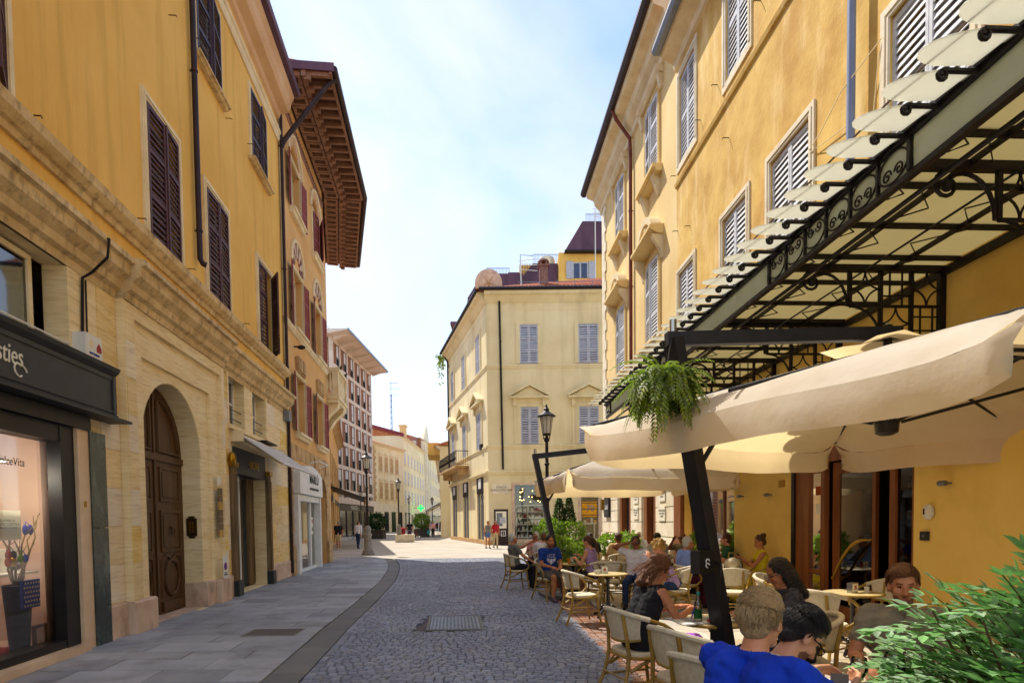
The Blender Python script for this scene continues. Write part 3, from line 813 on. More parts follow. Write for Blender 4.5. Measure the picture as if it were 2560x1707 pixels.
q.quad((7.66, -.2, .1), (8.3, -.2, .1), (8.3, -.2, 2.95), (7.66, -.2, 2.95)); q.build('display_box', 'shop_pink', LB, recalc=False)
# mezzanine window above the fascia
sash(LB, FL, 2.6, 7.6, 3.9, 4.98, -.22, fm='trim_cream', cross=0, mull=2, bw=.07, back='shop_dark', gm='pane_dark')
q = MB(FL); q.tube([(2.6, .02, 4.02), (7.96, .02, 4.02)], .014, 6); q.build('window_rail', 'paint_white', LB)
# small windows over the second shop
for (a, b) in [(13.82, 14.95), (15.6, 16.68)]:
    sash(LB, FL, a, b, 3.95, 5.12, -.26, cross=1, mull=0, bw=.07, back='curtain')
    q = MB(FL)
    for z in (4.12, 4.34): q.tube([(a, -.06, z), (b, -.06, z)], .012, 6)
    q.build('window_bars', 'iron_dark', LB)
q = MB(FL); q.box(13.7, 16.8, .03, .06, 5.14, 5.2); q.box(13.7, 13.8, .03, .055, 3.9, 5.14); q.box(16.7, 16.8, .03, .055, 3.9, 5.14); q.box(13.72, 16.78, .03, .12, 3.82, 3.9); q.build('window_surround', 'travertine', LB)
# second shop: fascia, pilasters, glazed door, old wood linings
q = MB(FL); q.box(13.98, 16.5, -.3, .05, 2.84, 3.45); f2 = q.build('shop_fascia', 'board_grey', LB)
text_part('NIORE', 'lettering', f2, FL, 15.5, .055, 3.12, .2, 'brass', wscale=1.0, extr=.012)
for (a, b) in [(13.72, 13.98), (16.5, 16.74)]:
    q = MB(FL)
    q.box(a, b, .03, .12, .35, 2.95)
    for k in range(3): q.box(a + .03 + k * .075, a + .065 + k * .075, .12, .145, .4, 2.8)
    q.build('pilaster', 'wood_old', LB)
    q = MB(FL); q.box(a - .02, b + .02, .03, .2, .0, .36); q.build('pilaster_foot', 'board_grey', LB)
    q = MB(FL); q.box(a - .01, b + .01, .03, .17, 2.95, 3.06); q.build('capital', 'brass', LB)
q = MB(FL); q.ell((13.7, .12, 3.12), (.12, .09, .17), 12, 8); smooth_by_angle(q.build('wall_lamp', 'brass', LB))
q = MB(FL); q.box(14.0, 14.06, -.3, -.24, .06, 2.84); q.box(15.2, 15.26, -.3, -.24, .06, 2.84); q.box(14.06, 15.2, -.3, -.24, .06, .14); q.box(14.06, 15.2, -.3, -.24, 2.72, 2.84); gd = q.build('glass_door_frame', 'paint_white', LB)
q = MB(FL); q.quad((14.06, -.27, .14), (15.2, -.27, .14), (15.2, -.27, 2.72), (14.06, -.27, 2.72)); q.build('pane', 'pane_clear', gd, recalc=False)
text_part('14', 'lettering', gd, FL, 14.95, -.262, 2.2, .14, 'paint_white', extr=.002)
q = MB(FL)
for (a, b, d0) in [(15.26, 15.62, -.7), (15.66, 15.98, -.5), (16.02, 16.48, -.34)]: q.box(a, b, d0, d0 + .06, .05, 2.84); q.box(a + .05, a + .09, d0 + .06, d0 + .085, .1, 2.8); q.box(b - .09, b - .05, d0 + .06, d0 + .085, .1, 2.8)
q.build('door_lining', 'wood_old', LB)
q = MB(FL); q.quad((13.98, -1.6, 0), (16.5, -1.6, 0), (16.5, -1.6, 2.9), (13.98, -1.6, 2.9)); q.quad((13.98, -1.6, 0.02), (16.5, -1.6, 0.02), (16.5, -.3, .02), (13.98, -.3, .02)); q.quad((13.98, -.3, 2.83), (16.5, -.3, 2.83), (16.5, -1.6, 2.83), (13.98, -1.6, 2.83)); q.quad((16.5, -.3, 0), (16.5, -1.6, 0), (16.5, -1.6, 2.83), (16.5, -.3, 2.83)); q.quad((13.98, -.4, 0), (13.98, -1.6, 0), (13.98, -1.6, 2.83), (13.98, -.4, 2.83))
q.build('shop_interior', 'curtain', LB, recalc=False)
sh = thing('display_shelf', 'white shelf unit of small boxes behind the glass shop door', 'shelf', FL.p(14.7, -1.3, 0))
q = MB(FL); q.box(14.15, 14.19, -1.5, -1.1, .02, 2.3); q.box(15.5, 15.54, -1.5, -1.1, .02, 2.3); q.build('upright', 'paint_white', sh)
for k in range(6): q = MB(FL); q.box(14.19, 15.5, -1.5, -1.1, .6 + k * .32, .63 + k * .32); q.build('shelf_board', 'paint_white', sh)
rs = random.Random(11)
for k in range(5):
    for j in range(5):
        q = MB(FL); a = 14.25 + j * .25 + rs.uniform(0, .05); q.box(a, a + rs.uniform(.1, .17), -1.4, -1.2, .631 + k * .32, .631 + k * .32 + rs.uniform(.08, .22)); q.build('goods', rs.choice(['ink_red', 'paper', 'brass', 'plastic_white', 'shop_pink']), sh)
# white awning over the second shop
aw = thing('shop_awning', 'white fabric awning let down over the second shop', 'awning', FL.p(15.8, .03, 3.6))
q = MB(FL); q.tube([(13.95, .16, 3.68), (17.75, .16, 3.68)], .075, 10); q.box(13.9, 13.97, .03, .3, 3.55, 3.8); q.box(17.73, 17.8, .03, .3, 3.55, 3.8); smooth_by_angle(q.build('roller', 'trim_cream', aw))
q = MB(FL); q.profile([(.17, 3.75), (1.15, 3.05), (1.15, 3.035), (.16, 3.735)], 14.05, 17.65); q.build('fabric', 'fabric_white', aw)
q = MB(FL); q.tube([(14.05, 1.15, 3.05), (17.65, 1.15, 3.05)], .03, 8); q.build('front_bar', 'paint_white', aw)
for s in (14.2, 17.4):
    q = MB(FL); q.tube([(s, .16, 3.6), (s + .35, .62, 3.3), (s, 1.13, 3.03)], .02, 6); q.build('arm', 'trim_cream', aw)
q = MB(FL); q.box(15.9, 16.9, .05, .28, 3.8, 3.84); q.build('cover_board', 'iron_dark', aw)
# alarm box
al = thing('alarm_box', 'white burglar alarm box with red lens on the travertine wall', 'alarm', FL.p(8.2, .03, 4.05))
q = MB(FL); q.prism([(8.02, 3.86), (8.38, 3.86), (8.4, 3.92), (8.38, 4.2), (8.02, 4.2), (8.0, 3.92)], .03, .2); q.build('case', 'plastic_white', al)
q = MB(FL); q.prism([(8.26, 4.0), (8.36, 4.0), (8.36, 4.06), (8.31, 4.12), (8.26, 4.06)], .2, .208); q.build('lens', 'ink_red', al)
q = MB(FL); q.lathe([(0, 0), (.05, 0), (.05, .004), (0, .004)], (0, 0, 0), 14); q.fr = FL
q = MB(FL); q.prism([(8.14 + .05 * math.cos(2 * PI * k / 16), 4.08 + .05 * math.sin(2 * PI * k / 16)) for k in range(16)], .2, .205); q.build('speaker', 'trim_cream', al)
text_part('NOTTURNA', 'lettering', al, FL, 8.2, .203, 3.95, .03, 'ink_blue')
# street box and cables near the corner pipe
q = MB(FL); q.box(18.55, 18.85, .0, .22, 4.78, 5.1); q.build('junction_box', 'metal_grey', LB)
downpipe(LB, FL, [(18.96, .1, 15.6), (18.96, .1, 3.9), (18.96, .1, .1)], .05, 'metal_brown', clips=[(18.96, .1, z) for z in (3, 6.5, 9.5, 13.2)])
# ---- things in the shop window
def vbit(name, label, cat, s, d, z=.11): return thing(name, label, cat, FL.p(s, d, z))
v = vbit('display_vase', 'tall black tapered vase holding branches in the pink shop window', 'vase', 7.4, -.36)
q = MB(FL); q.add([], []); q.lathe([(.10, 0), (.15, .82), (.14, .83), (.0, .8)], (7.4, -.36, .115), 18); smooth_by_angle(q.build('body', 'paint_black', v))
rs = random.Random(5)
q = MB(FL)
tips = []
for k in range(7):
    a = (k / 7 - .5) * 1.5; p = [7.4, -.36, .9]; pts = [tuple(p)]
    r0 = .016
    for j in range(6):
        p = [p[0] + math.sin(a) * .11 + rs.uniform(-.07, .07), p[1] + rs.uniform(-.05, .05), p[2] + .13 + rs.uniform(-.02, .05)]; pts.append(tuple(p))
        if j in (2, 4): q.tube([tuple(p), (p[0] + rs.uniform(-.16, .16), p[1] + rs.uniform(-.06, .1), p[2] + rs.uniform(.06, .2))], [.007, .003], 5)
    q.tube(pts, [r0 * (1 - j / 8) for j in range(7)], 6); tips.append(pts[-1]); tips.append(pts[3])
q.build('branches', 'wood_old', v)
cols = ['ink_blue', 'cloth_red', 'ink', 'leaf_dark', 'metal_violet', 'ink_red', 'brass', 'leaf_lime']
for k in range(9):
    p = tips[k % len(tips)]; w = vbit('bikini_top', 'bikini top with %s hung in the window display' % ['dark blue cups', 'crimson and black cups', 'black cups', 'deep green and violet cups', 'violet cups', 'scarlet and gold cups', 'gold cups', 'lime and blue cups', 'dark blue cups at the lowest branch'][k], 'bikini', p[0], p[1] + .04, p[2]); tag(w, group='bikini tops on the branches')
    for sg in (-1, 1):
        q = MB(FL); c = (p[0] + sg * .045, p[1] + .04, p[2] - .08 - .02 * (k % 2)); q.ell(c, (.05, .02, .04 + .012 * (k % 3)), 10, 6); q.tube([(c[0], c[1], c[2] + .05), (p[0], p[1] + .02, p[2] + .02)], .004, 4); smooth_by_angle(q.build('cup', cols[(k + (sg > 0) * (k % 2)) % 8], w))
w = vbit('star_print_bag', 'dark cloth bag with pale star print hung on the vase', 'bag', 7.4, -.24)
q = MB(FL); q.add([], []); q.prism([(7.25, .66), (7.55, .66), (7.56, 1.0), (7.24, 1.0)], -.235, -.2); q.build('cloth', 'ink_blue', w)
q = MB(FL)
for i in range(6):
    for j in range(6):
        cx_, cz_ = 7.275 + i * .049 + (j % 2) * .02, .69 + j * .055
        q.prism([(cx_ + (.02 if k % 2 else .009) * math.cos(k * PI / 5), cz_ + (.02 if k % 2 else .009) * math.sin(k * PI / 5)) for k in range(10)], -.2, -.197)
q.build('stars', 'shop_pink', w)
w = vbit('notice_sheet', 'white printed notice taped inside the pink shop window', 'notice', 6.95, -.13, 1.72)
q = MB(FL); q.box(6.7, 7.14, -.125, -.12, 1.5, 1.84); q.build('sheet', 'paper', w); text_part('SI AVVISA LA\nGENTILE CLIENTELA\nORARIO ESTIVO', 'lettering', w, FL, 6.92, -.117, 1.68, .03, 'ink', extr=.0005)
w = vbit('table_frame', 'small card in a rustic wooden frame in the shop window', 'frame', 7.72, -.35)
q = MB(FL); 
for (a, b, z0, z1) in [(7.62, 7.66, .12, .4), (7.84, 7.88, .12, .4), (7.66, 7.84, .12, .16), (7.66, 7.84, .36, .4)]: q.box(a, b, -.36, -.325, z0, z1)
q.build('moulding', 'wood_old', w); q = MB(FL); q.box(7.66, 7.84, -.36, -.34, .16, .36); q.build('card', 'paper', w)
w = tag(MB(FL).plan([(6.3, -.95), (7.75, -.9), (7.7, -.25), (6.2, -.22)], .112, .122).build('red_cloth', 'cloth_red'), 'red cloth spread on the shop window floor', 'cloth')
w = vbit('wall_shelf', 'white box shelf with swimwear behind the black vase', 'shelf', 7.0, -1.1, 1.0)
q = MB(FL); q.box(6.6, 7.9, -.62, -.42, 1.05, 1.08); q.box(6.6, 7.9, -.62, -.6, 1.08, 1.38); q.build('board', 'paint_white', w)
w = vbit('pendant_lamp', 'glowing pendant lamp hung in the pink shop window', 'lamp', 6.7, -.8, 2.5)
q = MB(FL); q.lathe([(.02, .2), (.06, .16), (.2, .0), (.19, .0), (.05, .15)], (7.1, -.45, 2.42), 16); q.tube([(7.1, -.45, 2.62), (7.1, -.45, 2.94)], .006, 5); smooth_by_angle(q.build('lamp_shade', 'plastic_white', w))
mat('bulb', 'ffe2a0', emit=('ffcf80', 18))
q = MB(FL); q.ell((7.1, -.45, 2.44), (.05, .05, .05)); q.build('bulb', 'bulb', w)
pl = bpy.data.lights.new('shop_lamp', 'POINT'); pl.energy = 16; pl.color = (1, .88, .74); pl.shadow_soft_size = .1
po = bpy.data.objects.new('shop_lamp', pl); COL.objects.link(po); po.location = FL.p(7.1, -.45, 2.3)
# ------------------------------------------------------------------ orange corner house with deep timber eaves
OB = thing('orange_corner_house', 'orange corner house with red shutters and deep timber eaves', 'building', FL.p(22, 0, 0))
k0 = FL.p(25.8, 0, 0)
FL2 = Frame((k0.x, k0.y), tuple((FL.p(32.5, -1.1, 0) - k0).xy), 1)
cols2 = [(20.33, 21.65), (23.69, 24.94)]
H = []
for a, b in cols2:
    H += [(a, b, 4.7, 6.6), (a, b, 8.15, 10.1), (a, b, 12.05, 14.3, .63)]
H += [(19.5, 22.95, 0, 3.3, 0, .5), (23.4, 25.0, 0, 3.45, .8, .45)]
q = MB(FL); q.wall(19.0, 25.8, 0, 15.5, .012, H, .28)
q.fr = FL2; q.wall(0, 6.8, 0, 15.5, .012, [(1.2, 2.3, 8.15, 10.1), (1.0, 2.3, 4.9, 7.4), (4.2, 5.3, 8.15, 10.1)], .28)
q.fr = FL; q.quad((32.5, -1.1, 0), (32.3, -9, 0), (32.3, -9, 15.5), (32.5, -1.1, 15.5))
q.quad((19.0, -9, 0), (32.3, -9, 0), (32.3, -9, 15.5), (19, -9, 15.5)); q.quad((19, -9, 15.5), (19, 0, 15.5), (25.8, 0, 15.5), (32.5, -1.1, 15.5), (32.3, -9, 15.5))
q.quad((19, -.6, 0), (25.6, -.6, 0), (25.6, -.6, 15.4), (19, -.6, 15.4))
q.build('wall', 'plaster_orange', OB, recalc=False)
# stone courses at the foot
for (a, b) in [(19.05, 19.44), (23.0, 23.38), (25.04, 25.84)]:
    for k in range(9):
        q = MB(FL); z = k * .46; o1 = .14 if k < 2 else .07 + .012 * (k % 2)
        q.box(a, b, -.02, o1, z + .008, z + .452); q.build('stone_block', 'stone_warm', OB)
n = 11
for i in range(n):
    a0, a1 = PI * i / n + .012, PI * (i + 1) / n - .012; cm2 = 24.2
    pt = lambda r, t: (cm2 - r * math.cos(t), 2.65 + r * math.sin(t))
    q = MB(FL); q.prism([pt(.80, a0), pt(1.12, a0), pt(1.12, a1), pt(.80, a1)], -.01, .08 + .01 * (i % 2)); q.build('arch_stone', 'stone_warm', OB)
for i in range(9):
    q = MB(FL); a = 19.5 + i * .7; q.box(a, a + .66, -.01, .035, 3.75 + .02 * (i % 3), 4.25); q.build('stone_block', 'stone_warm', OB)
q = MB(FL); q.box(23.42, 24.98, -.4, -.34, 0, 2.6); q.prism([(23.42, 2.6), (24.98, 2.6), (24.6, 3.2), (24.2, 3.4), (23.8, 3.2)], -.4, -.36); q.build('door', 'wood_door', OB)
# windows, red shutters, arches
for i, (a, b) in enumerate(cols2):
    for r, (z0, z1) in enumerate([(4.7, 6.6), (8.15, 10.1), (12.05, 13.66)]):
        sash(OB, FL, a + .02, b - .02, z0, z1, -.24, fm='stone_white', cross=1, back='curtain' if r < 2 else 'plaster_pale')
        surround(OB, FL, a, b, z0, z1, .13, .045, 'trim_cream', d=.012)
        sill(OB, FL, a - .2, b + .2, z0 - .02, 'trim_cream', out=.22, th=.2)
        for sh_, sg in ((a, 1), (b, -1)):
            shutter(OB, FL, sh_, sg, .64, z0 + .03, z1 - .02, .06, (2.95 if sg > 0 else 3.02) if not (r == 2 and i == 1) else (.1 if sg > 0 else .35), 'shutter_red', sp=.075, panels=3)
        cm2 = (a + b) / 2
        if r > 0:
            zc = 10.32 if r == 1 else 13.72
            ri, ro = (.36, .8) if r == 1 else (.63, .86)
            nn = 11
            for k in range(nn):
                t0, t1 = PI * k / nn, PI * (k + 1) / nn
                pt = lambda rr, t: (cm2 - rr * math.cos(t), zc + rr * math.sin(t))
                q = MB(FL); q.prism([pt(ri, t0), pt(ro, t0), pt(ro, t1), pt(ri, t1)], .012, .04 + .012 * (k % 2)); q.build('voussoir', ('stone_pink' if k % 2 else 'metal_red') if r == 1 else ('trim_pink' if k % 2 else 'stone_pink'), OB)
            q = MB(FL); q.tube([(cm2 - (ro + .06) * math.cos(PI * k / 16), .05, zc + (ro + .06) * math.sin(PI * k / 16)) for k in range(17)], .06, 6); q.build('arch_moulding', 'trim_cream', OB)
        else:
            q = MB(FL); q.prism([(cm2 - .55, 6.74), (cm2 + .55, 6.74), (cm2 + .62, 7.2), (cm2 + .35, 7.3), (cm2 - .35, 7.3), (cm2 - .62, 7.2)], .012, .1)
            for k in range(5): q.prism([(cm2 - .5 + k * .21, 6.8), (cm2 - .33 + k * .21, 6.8), (cm2 - .33 + k * .21, 7.24), (cm2 - .5 + k * .21, 7.24)], .1, .13 + .02 * (k % 2))
            q.build('window_head', 'stone_warm', OB)
q = MB(FL); q.profile([(.012, 7.86), (.08, 7.88), (.14, 7.98), (.14, 8.05), (.012, 8.1)], 19, 25.8); q.build('string_course', 'trim_cream', OB)
q = MB(FL); q.profile([(.012, 14.75), (.05, 14.78), (.06, 14.86), (.012, 14.9)], 19, 25.8)
for k in range(34): q.box(19.05 + k * .2, 19.15 + k * .2, .012, .07, 14.92, 15.02)
q.build('dentils', 'wood_eave', OB)
for k in range(14):
    q = MB(FL); z = 4.6 + k * .72; q.box(19.0, 19.22 + .1 * (k % 2), .012, .03, z, z + .68); q.build('quoin', 'trim_cream', OB)
# security camera
q = MB(FL); q.box(20.3, 20.36, .012, .2, 7.5, 7.54); q.ell((20.33, .24, 7.5), (.09, .14, .07)); q.build('wall_camera', 'iron_dark', OB)
# the eaves: soffit, wall plate, coffers, rafters, gutter
EZ = 15.5
def eave(fr, s0, s1, out0, first):
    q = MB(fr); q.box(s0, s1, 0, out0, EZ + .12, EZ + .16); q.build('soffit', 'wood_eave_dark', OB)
    q = MB(fr); q.box(s0, s1, .72, .86, EZ - .12, EZ + .06); q.build('wall_plate', 'wood_eave', OB)
    q = MB(fr); q.box(s0, s1, out0 - .1, out0 - .02, EZ - .02, EZ + .12); q.build('fascia_board', 'wood_eave', OB)
    nr = int((s1 - s0) / .46)
    for k in range(nr + 1):
        a = s0 + .05 + (s1 - s0 - .2) * k / nr
        q = MB(fr); q.box(a, a + .11, .86, out0 - .1, EZ - .06, EZ + .12); q.prism([(a - .01, EZ - .06), (a + .12, EZ - .06), (a + .12, EZ - .2), (a - .01, EZ - .2)], .8, 1.0); q.build('rafter', 'wood_eave', OB)
        if k < nr:
            q = MB(fr); w = (s1 - s0 - .2) / nr
            c0, c1 = a + .02, a + w - .02
            for (x0, x1, d0, d1) in [(c0, c1, .1, .2), (c0, c1, .58, .68), (c0, c0 + .09, .2, .58), (c1 - .09, c1, .2, .58)]: q.box(x0, x1, d0, d1, EZ - .08, EZ + .12)
            q.box(c0 + .13, c1 - .13, .26, .52, EZ + .02, EZ + .12)
            q.build('coffer', 'wood_eave', OB)
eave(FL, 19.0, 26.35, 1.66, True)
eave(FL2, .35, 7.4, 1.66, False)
g1, g2, g3 = FL.p(19.0, 1.72, EZ + .14), FL.p(26.45, 1.72, EZ + .14), FL2.p(7.5, 1.72, EZ + .14)
q = MB(); q.tube([tuple(g1), tuple(g2), tuple(g3)], .1, 10); smooth_by_angle(q.build('gutter', 'metal_brown', OB))
q = MB(); A_, B_, C_ = [Vector((p.x, p.y, EZ + .18)) for p in (g1, g2, g3)]
D_, E_ = FL.p(29, -5, 16.6), FL.p(19, -5, 16.6)
q.add([A_, B_, C_, D_, E_, FL.p(33, -9.5, EZ + .2), FL.p(19, -9.5, EZ + .2)], [(0, 1, 3, 4), (1, 2, 3), (2, 5, 3), (4, 3, 5, 6), (0, 4, 6), (0, 1, 2, 5, 6)]); q.build('roof', 'terracotta_far', OB)
q = MB(FL); q.prism([(19.0, EZ + .05), (19.0, EZ + .3), (18.96, EZ + .3), (18.96, EZ + .05)], 0, 1.72); q.build('barge_board', 'metal_violet', OB)
q = MB(FL); q.tube([(19.35, 1.7, EZ + .06), (19.3, 1.5, EZ - .1), (19.02, .2, EZ - 2.05), (18.97, .1, EZ - 2.3)], .075, 10); smooth_by_angle(q.build('downpipe', 'metal_brown', OB))
# white jewellery shop front
q = MB(FL)
n = 12
top = [(19.42 + 3.6 * k / n, 3.3 + .34 * math.sin(PI * (k + .6) / (n + 1.2))) for k in range(n + 1)]
q.prism([(19.42, 2.62)] + top + [(23.02, 2.62)], .06, .3); ms = q.build('shop_sign', 'paint_white', OB)
text_part('MARLÙ', 'lettering', ms, FL, 21.55, .305, 3.16, .3, 'ink', wscale=1.1, extr=.006, bold=.004)
text_part('GIOIELLI PER AMORE', 'lettering', ms, FL, 21.55, .305, 2.84, .085, 'ink', wscale=1.35, extr=.006)
q = MB(FL); q.box(19.45, 19.62, -.1, .22, .0, 2.6); q.box(22.84, 23.0, -.1, .24, .0, 2.6); q.box(19.62, 22.84, -.1, .2, 2.4, 2.6); q.box(20.35, 20.5, -.06, .06, .05, 2.4); q.box(21.9, 22.06, -.06, .06, .05, 2.4); q.box(19.62, 22.84, -.06, .08, .0, .09); mf = q.build('shop_front', 'paint_white', OB)
q = MB(FL); q.quad((19.62, 0, .1), (22.84, 0, .1), (22.84, 0, 2.4), (19.62, 0, 2.4)); q.build('pane', 'pane_clear', mf, recalc=False)
q = MB(FL); q.quad((19.5, -.55, 0), (22.95, -.55, 0), (22.95, -.55, 3.3), (19.5, -.55, 3.3)); q.build('interior', 'paint_white', OB, recalc=False)
for (a, z, m) in [(19.75, 1.2, 'paper'), (22.3, 1.55, 'ink_red'), (22.3, 1.25, 'ink'), (19.9, .9, 'ink_red')]:
    q = MB(FL); q.box(a, a + .3, .004, .01, z, z + .32); q.build('window_sticker', 'paper', mf)
    q = MB(FL); q.box(a + .08, a + .22, .011, .014, z + .12, z + .24); q.build('sticker_print', m, mf)
q = MB(FL); q.tube([(21.0, .3, 3.72), (21.0, .6, 3.8), (22.6, .6, 3.8), (22.6, .3, 3.72)], .02, 6); q.build('sign_lamp_bar', 'paint_white', OB)
q = MB(FL); q.box(22.95, 23.3, .1, .14, 3.0, 3.3); q.build('stone_tablet', 'stone_pink', OB)
# stone balcony past the corner
BF = FL
q = MB(BF); q.box(25.95, 28.3, -.6, .52, 6.95, 7.08); q.box(26.0, 28.25, -.6, .46, 6.8, 6.95); q.box(25.95, 28.3, -.6, .54, 8.12, 8.26); q.box(25.97, 26.2, .25, .5, 7.08, 8.12); q.box(28.05, 28.28, .25, .5, 7.08, 8.12); q.box(25.99, 26.15, -.6, .25, 7.08, 7.2); q.profile([(-.6, 5.8), (-.2, 5.9), (.05, 6.3), (.4, 6.62), (.46, 6.8), (-.6, 6.8)], 26.2, 26.7); q.profile([(-.6, 5.8), (-.2, 5.9), (.05, 6.3), (.4, 6.62), (.46, 6.8), (-.6, 6.8)], 27.6, 28.1)
bal = q.build('balcony', 'trim_cream', OB)
bp = [(.05, 7.08), (.09, 7.14), (.045, 7.24), (.1, 7.5), (.05, 7.8), (.045, 8.0), (.085, 8.06), (.085, 8.12)]
for k in range(4):
    q = MB(BF); q.lathe(bp, (26.06, -.35 + k * .17, 0), 10); smooth_by_angle(q.build('baluster', 'trim_cream', bal))
for k in range(8):
    q = MB(BF); q.lathe(bp, (26.36 + k * .22, .38, 0), 10); smooth_by_angle(q.build('baluster', 'trim_cream', bal))
for k, (s, d) in enumerate([(26.6, .4), (27.9, .42)]):
    bd = thing('pigeon', ['dark pigeon perched at the near end of the stone balcony', 'dark pigeon perched at the far end of the stone balcony'][k], 'bird', BF.p(s, d, 8.26), group='pigeons on the balcony')
    q = MB(); c = BF.p(s, d, 8.36); q.ell(tuple(c), (.16, .08, .08), 10, 7); q.ell((c.x + .14, c.y, c.z + .09), (.05, .045, .05), 8, 6); q.add([Vector((c.x - .1, c.y - .04, c.z + .02)), Vector((c.x - .1, c.y + .04, c.z + .02)), Vector((c.x - .32, c.y + .04, c.z - .06)), Vector((c.x - .32, c.y - .04, c.z - .06))], [(0, 1, 2, 3)]); q.tube([(c.x, c.y, c.z - .05), (c.x, c.y, 8.262)], .012, 5); smooth_by_angle(q.build('body', 'iron_dark', bd))

# ------------------------------------------------------------------ houses further along
def far_house(name, label, A, B, zt, wallm, rows, ncol, roofm='terracotta_far', shut=None, side=1, depth=12, ground=None, trimm='trim_cream', ww=.95, over=.5, m0=.8, near_gable=None, arches=0, cols=None):
    fr = Frame(A, (B[0] - A[0], B[1] - A[1]), side); Ls = (Vector(B) - Vector(A)).length
    T = thing(name, label, 'building', (*A, 0))
    cs = cols or [m0 + (Ls - 2 * m0) * (k + .5) / ncol for k in range(ncol)]
    H = [(c - ww / 2, c + ww / 2, z0, z1) for c in cs for (z0, z1) in rows]
    G = []
    if ground:
        n = ground
        G = [((Ls * (k + .18) / n), (Ls * (k + .82) / n), .1, 3.2) for k in range(n)]
    q = MB(fr); q.wall(0, Ls, 0, zt, 0, H + G, .22)
    q.quad((0, 0, 0), (0, -depth, 0), (0, -depth, zt), (0, 0, zt)); q.quad((Ls, 0, 0), (Ls, -depth, 0), (Ls, -depth, zt), (Ls, 0, zt)); q.quad((0, -depth, 0), (Ls, -depth, 0), (Ls, -depth, zt), (0, -depth, zt))
    q.quad((0, -.3, 0), (Ls, -.3, 0), (Ls, -.3, zt), (0, -.3, zt))
    if near_gable: q.prism([(0, 0), (.1, 0), (.1, .1), (0, .1)], -.1, -.2)
    q.build('wall', wallm, T, recalc=False)
    for (a, b, z0, z1) in H:
        o = MB(fr); t = .09
        o.box(a - .13, a, 0, .05, z0, z1 + .13); o.box(b, b + .13, 0, .05, z0, z1 + .13); o.box(a, b, 0, .048, z1, z1 + .13); o.box(a - .2, b + .2, 0, .14, z0 - .12, z0)
        if arches: o.prism([(a - .2, z1 + .3), (b + .2, z1 + .3), ((a + b) / 2, z1 + .62)], 0, .16)
        w = o.build('window', trimm, T)
        o = MB(fr); o.quad((a, -.12, z0), (b, -.12, z0), (b, -.12, z1), (a, -.12, z1)); o.build('pane', 'window_dark', w, recalc=False)
        if shut:
            o = MB(fr); m = (a + b) / 2
            o.box(a + .01, m - .01, .005, .04, z0 + .02, z1 - .02); o.build('shutter', shut, T)
            o = MB(fr); o.box(m + .01, b - .01, .005, .04, z0 + .02, z1 - .02)
            for k in range(7):
                zz = z0 + .1 + (z1 - z0 - .2) * k / 7; o.box(a + .05, b - .05, .04, .05, zz, zz + .06)
            o.build('shutter', shut, T)
    for (a, b, z0, z1) in G:
        o = MB(fr); o.box(a, b, -.2, -.15, z0, z1); w = o.build('shop_window', 'window_dark', T)
        o = MB(fr); o.box(a - .1, b + .1, 0, .06, z1, z1 + .35); o.build('shop_sign', random.choice(['board_grey', 'stone_white', 'wood_old']), T)
    o = MB(fr); o.profile([(0, zt - .35), (.1, zt - .3), (over * .7, zt - .08), (over, zt - .05), (over, zt + .05), (0, zt + .1)], -.1, Ls + .1); o.build('cornice', trimm, T)
    o = MB(fr); o.profile([(over + .08, zt + .06), (-depth / 2, zt + depth * .18), (-depth - .3, zt + .05)], -.15, Ls + .15); o.build('roof', roofm, T)
    return T, fr, Ls
# narrow orange house with a dark awning
T, fr, Ls = far_house('narrow_orange_house', 'narrow orange house with dark awning squeezed beside the brick office block', (-10.9, 35.5), (-17.2, 60), 9.2, 'plaster_orange', [(4.4, 6.6)], 7, roofm='terracotta_far', ground=6, trimm='stone_warm')
aw2 = thing('black_awning', 'black awning stretched out over the pavement of the narrow orange house', 'awning', fr.p(4, 0, 3.5))
q = MB(fr); q.profile([(0, 4.1), (2.3, 3.25), (2.3, 3.2), (0, 4.03)], 3, 11); q.build('fabric', 'paint_black', aw2)
q = MB(fr); q.box(3, 11, 2.26, 2.32, 2.95, 3.24); q.build('valance', 'stone_warm', aw2)
# ---- brick and concrete office block
A3, B3 = (-20.0, 68), (-19.6, 85)
F3 = Frame(A3, (B3[0] - A3[0], B3[1] - A3[1]), 1)
L3 = thing('brick_office_block', 'six storey block with brick panels in a white concrete grid', 'building', (*A3, 0))
Ls = 17.0; zb, zt3, nf, nb = 5.4, 22.3, 6, 6
fh = (zt3 - zb) / nf; bw_ = Ls / nb
q = MB(F3); q.box(0, Ls, -14, -.3, 0, zt3); q.build('core', 'brick_dark', L3)
q = MB(F3)
for k in range(60): q.box(-.012, 0, -12, -.3, .3 + k * .36, .55 + k * .36)
q.build('brick_side', 'brick_brown', L3)
for k in range(nb + 1):
    q = MB(F3); a = min(max(k * bw_ - .2, 0), Ls - .4); q.box(a, a + .4, -.3, .13, 0 if k in (0, nb) else 4.2, zt3 + .2); q.build('rib', 'concrete_white', L3)
for k in range(nf + 1):
    q = MB(F3); z = zb + k * fh; q.box(.4, Ls - .4, -.28, .1, z - .22, z + .22); q.build('floor_band', 'concrete_white', L3)
rs = random.Random(4)
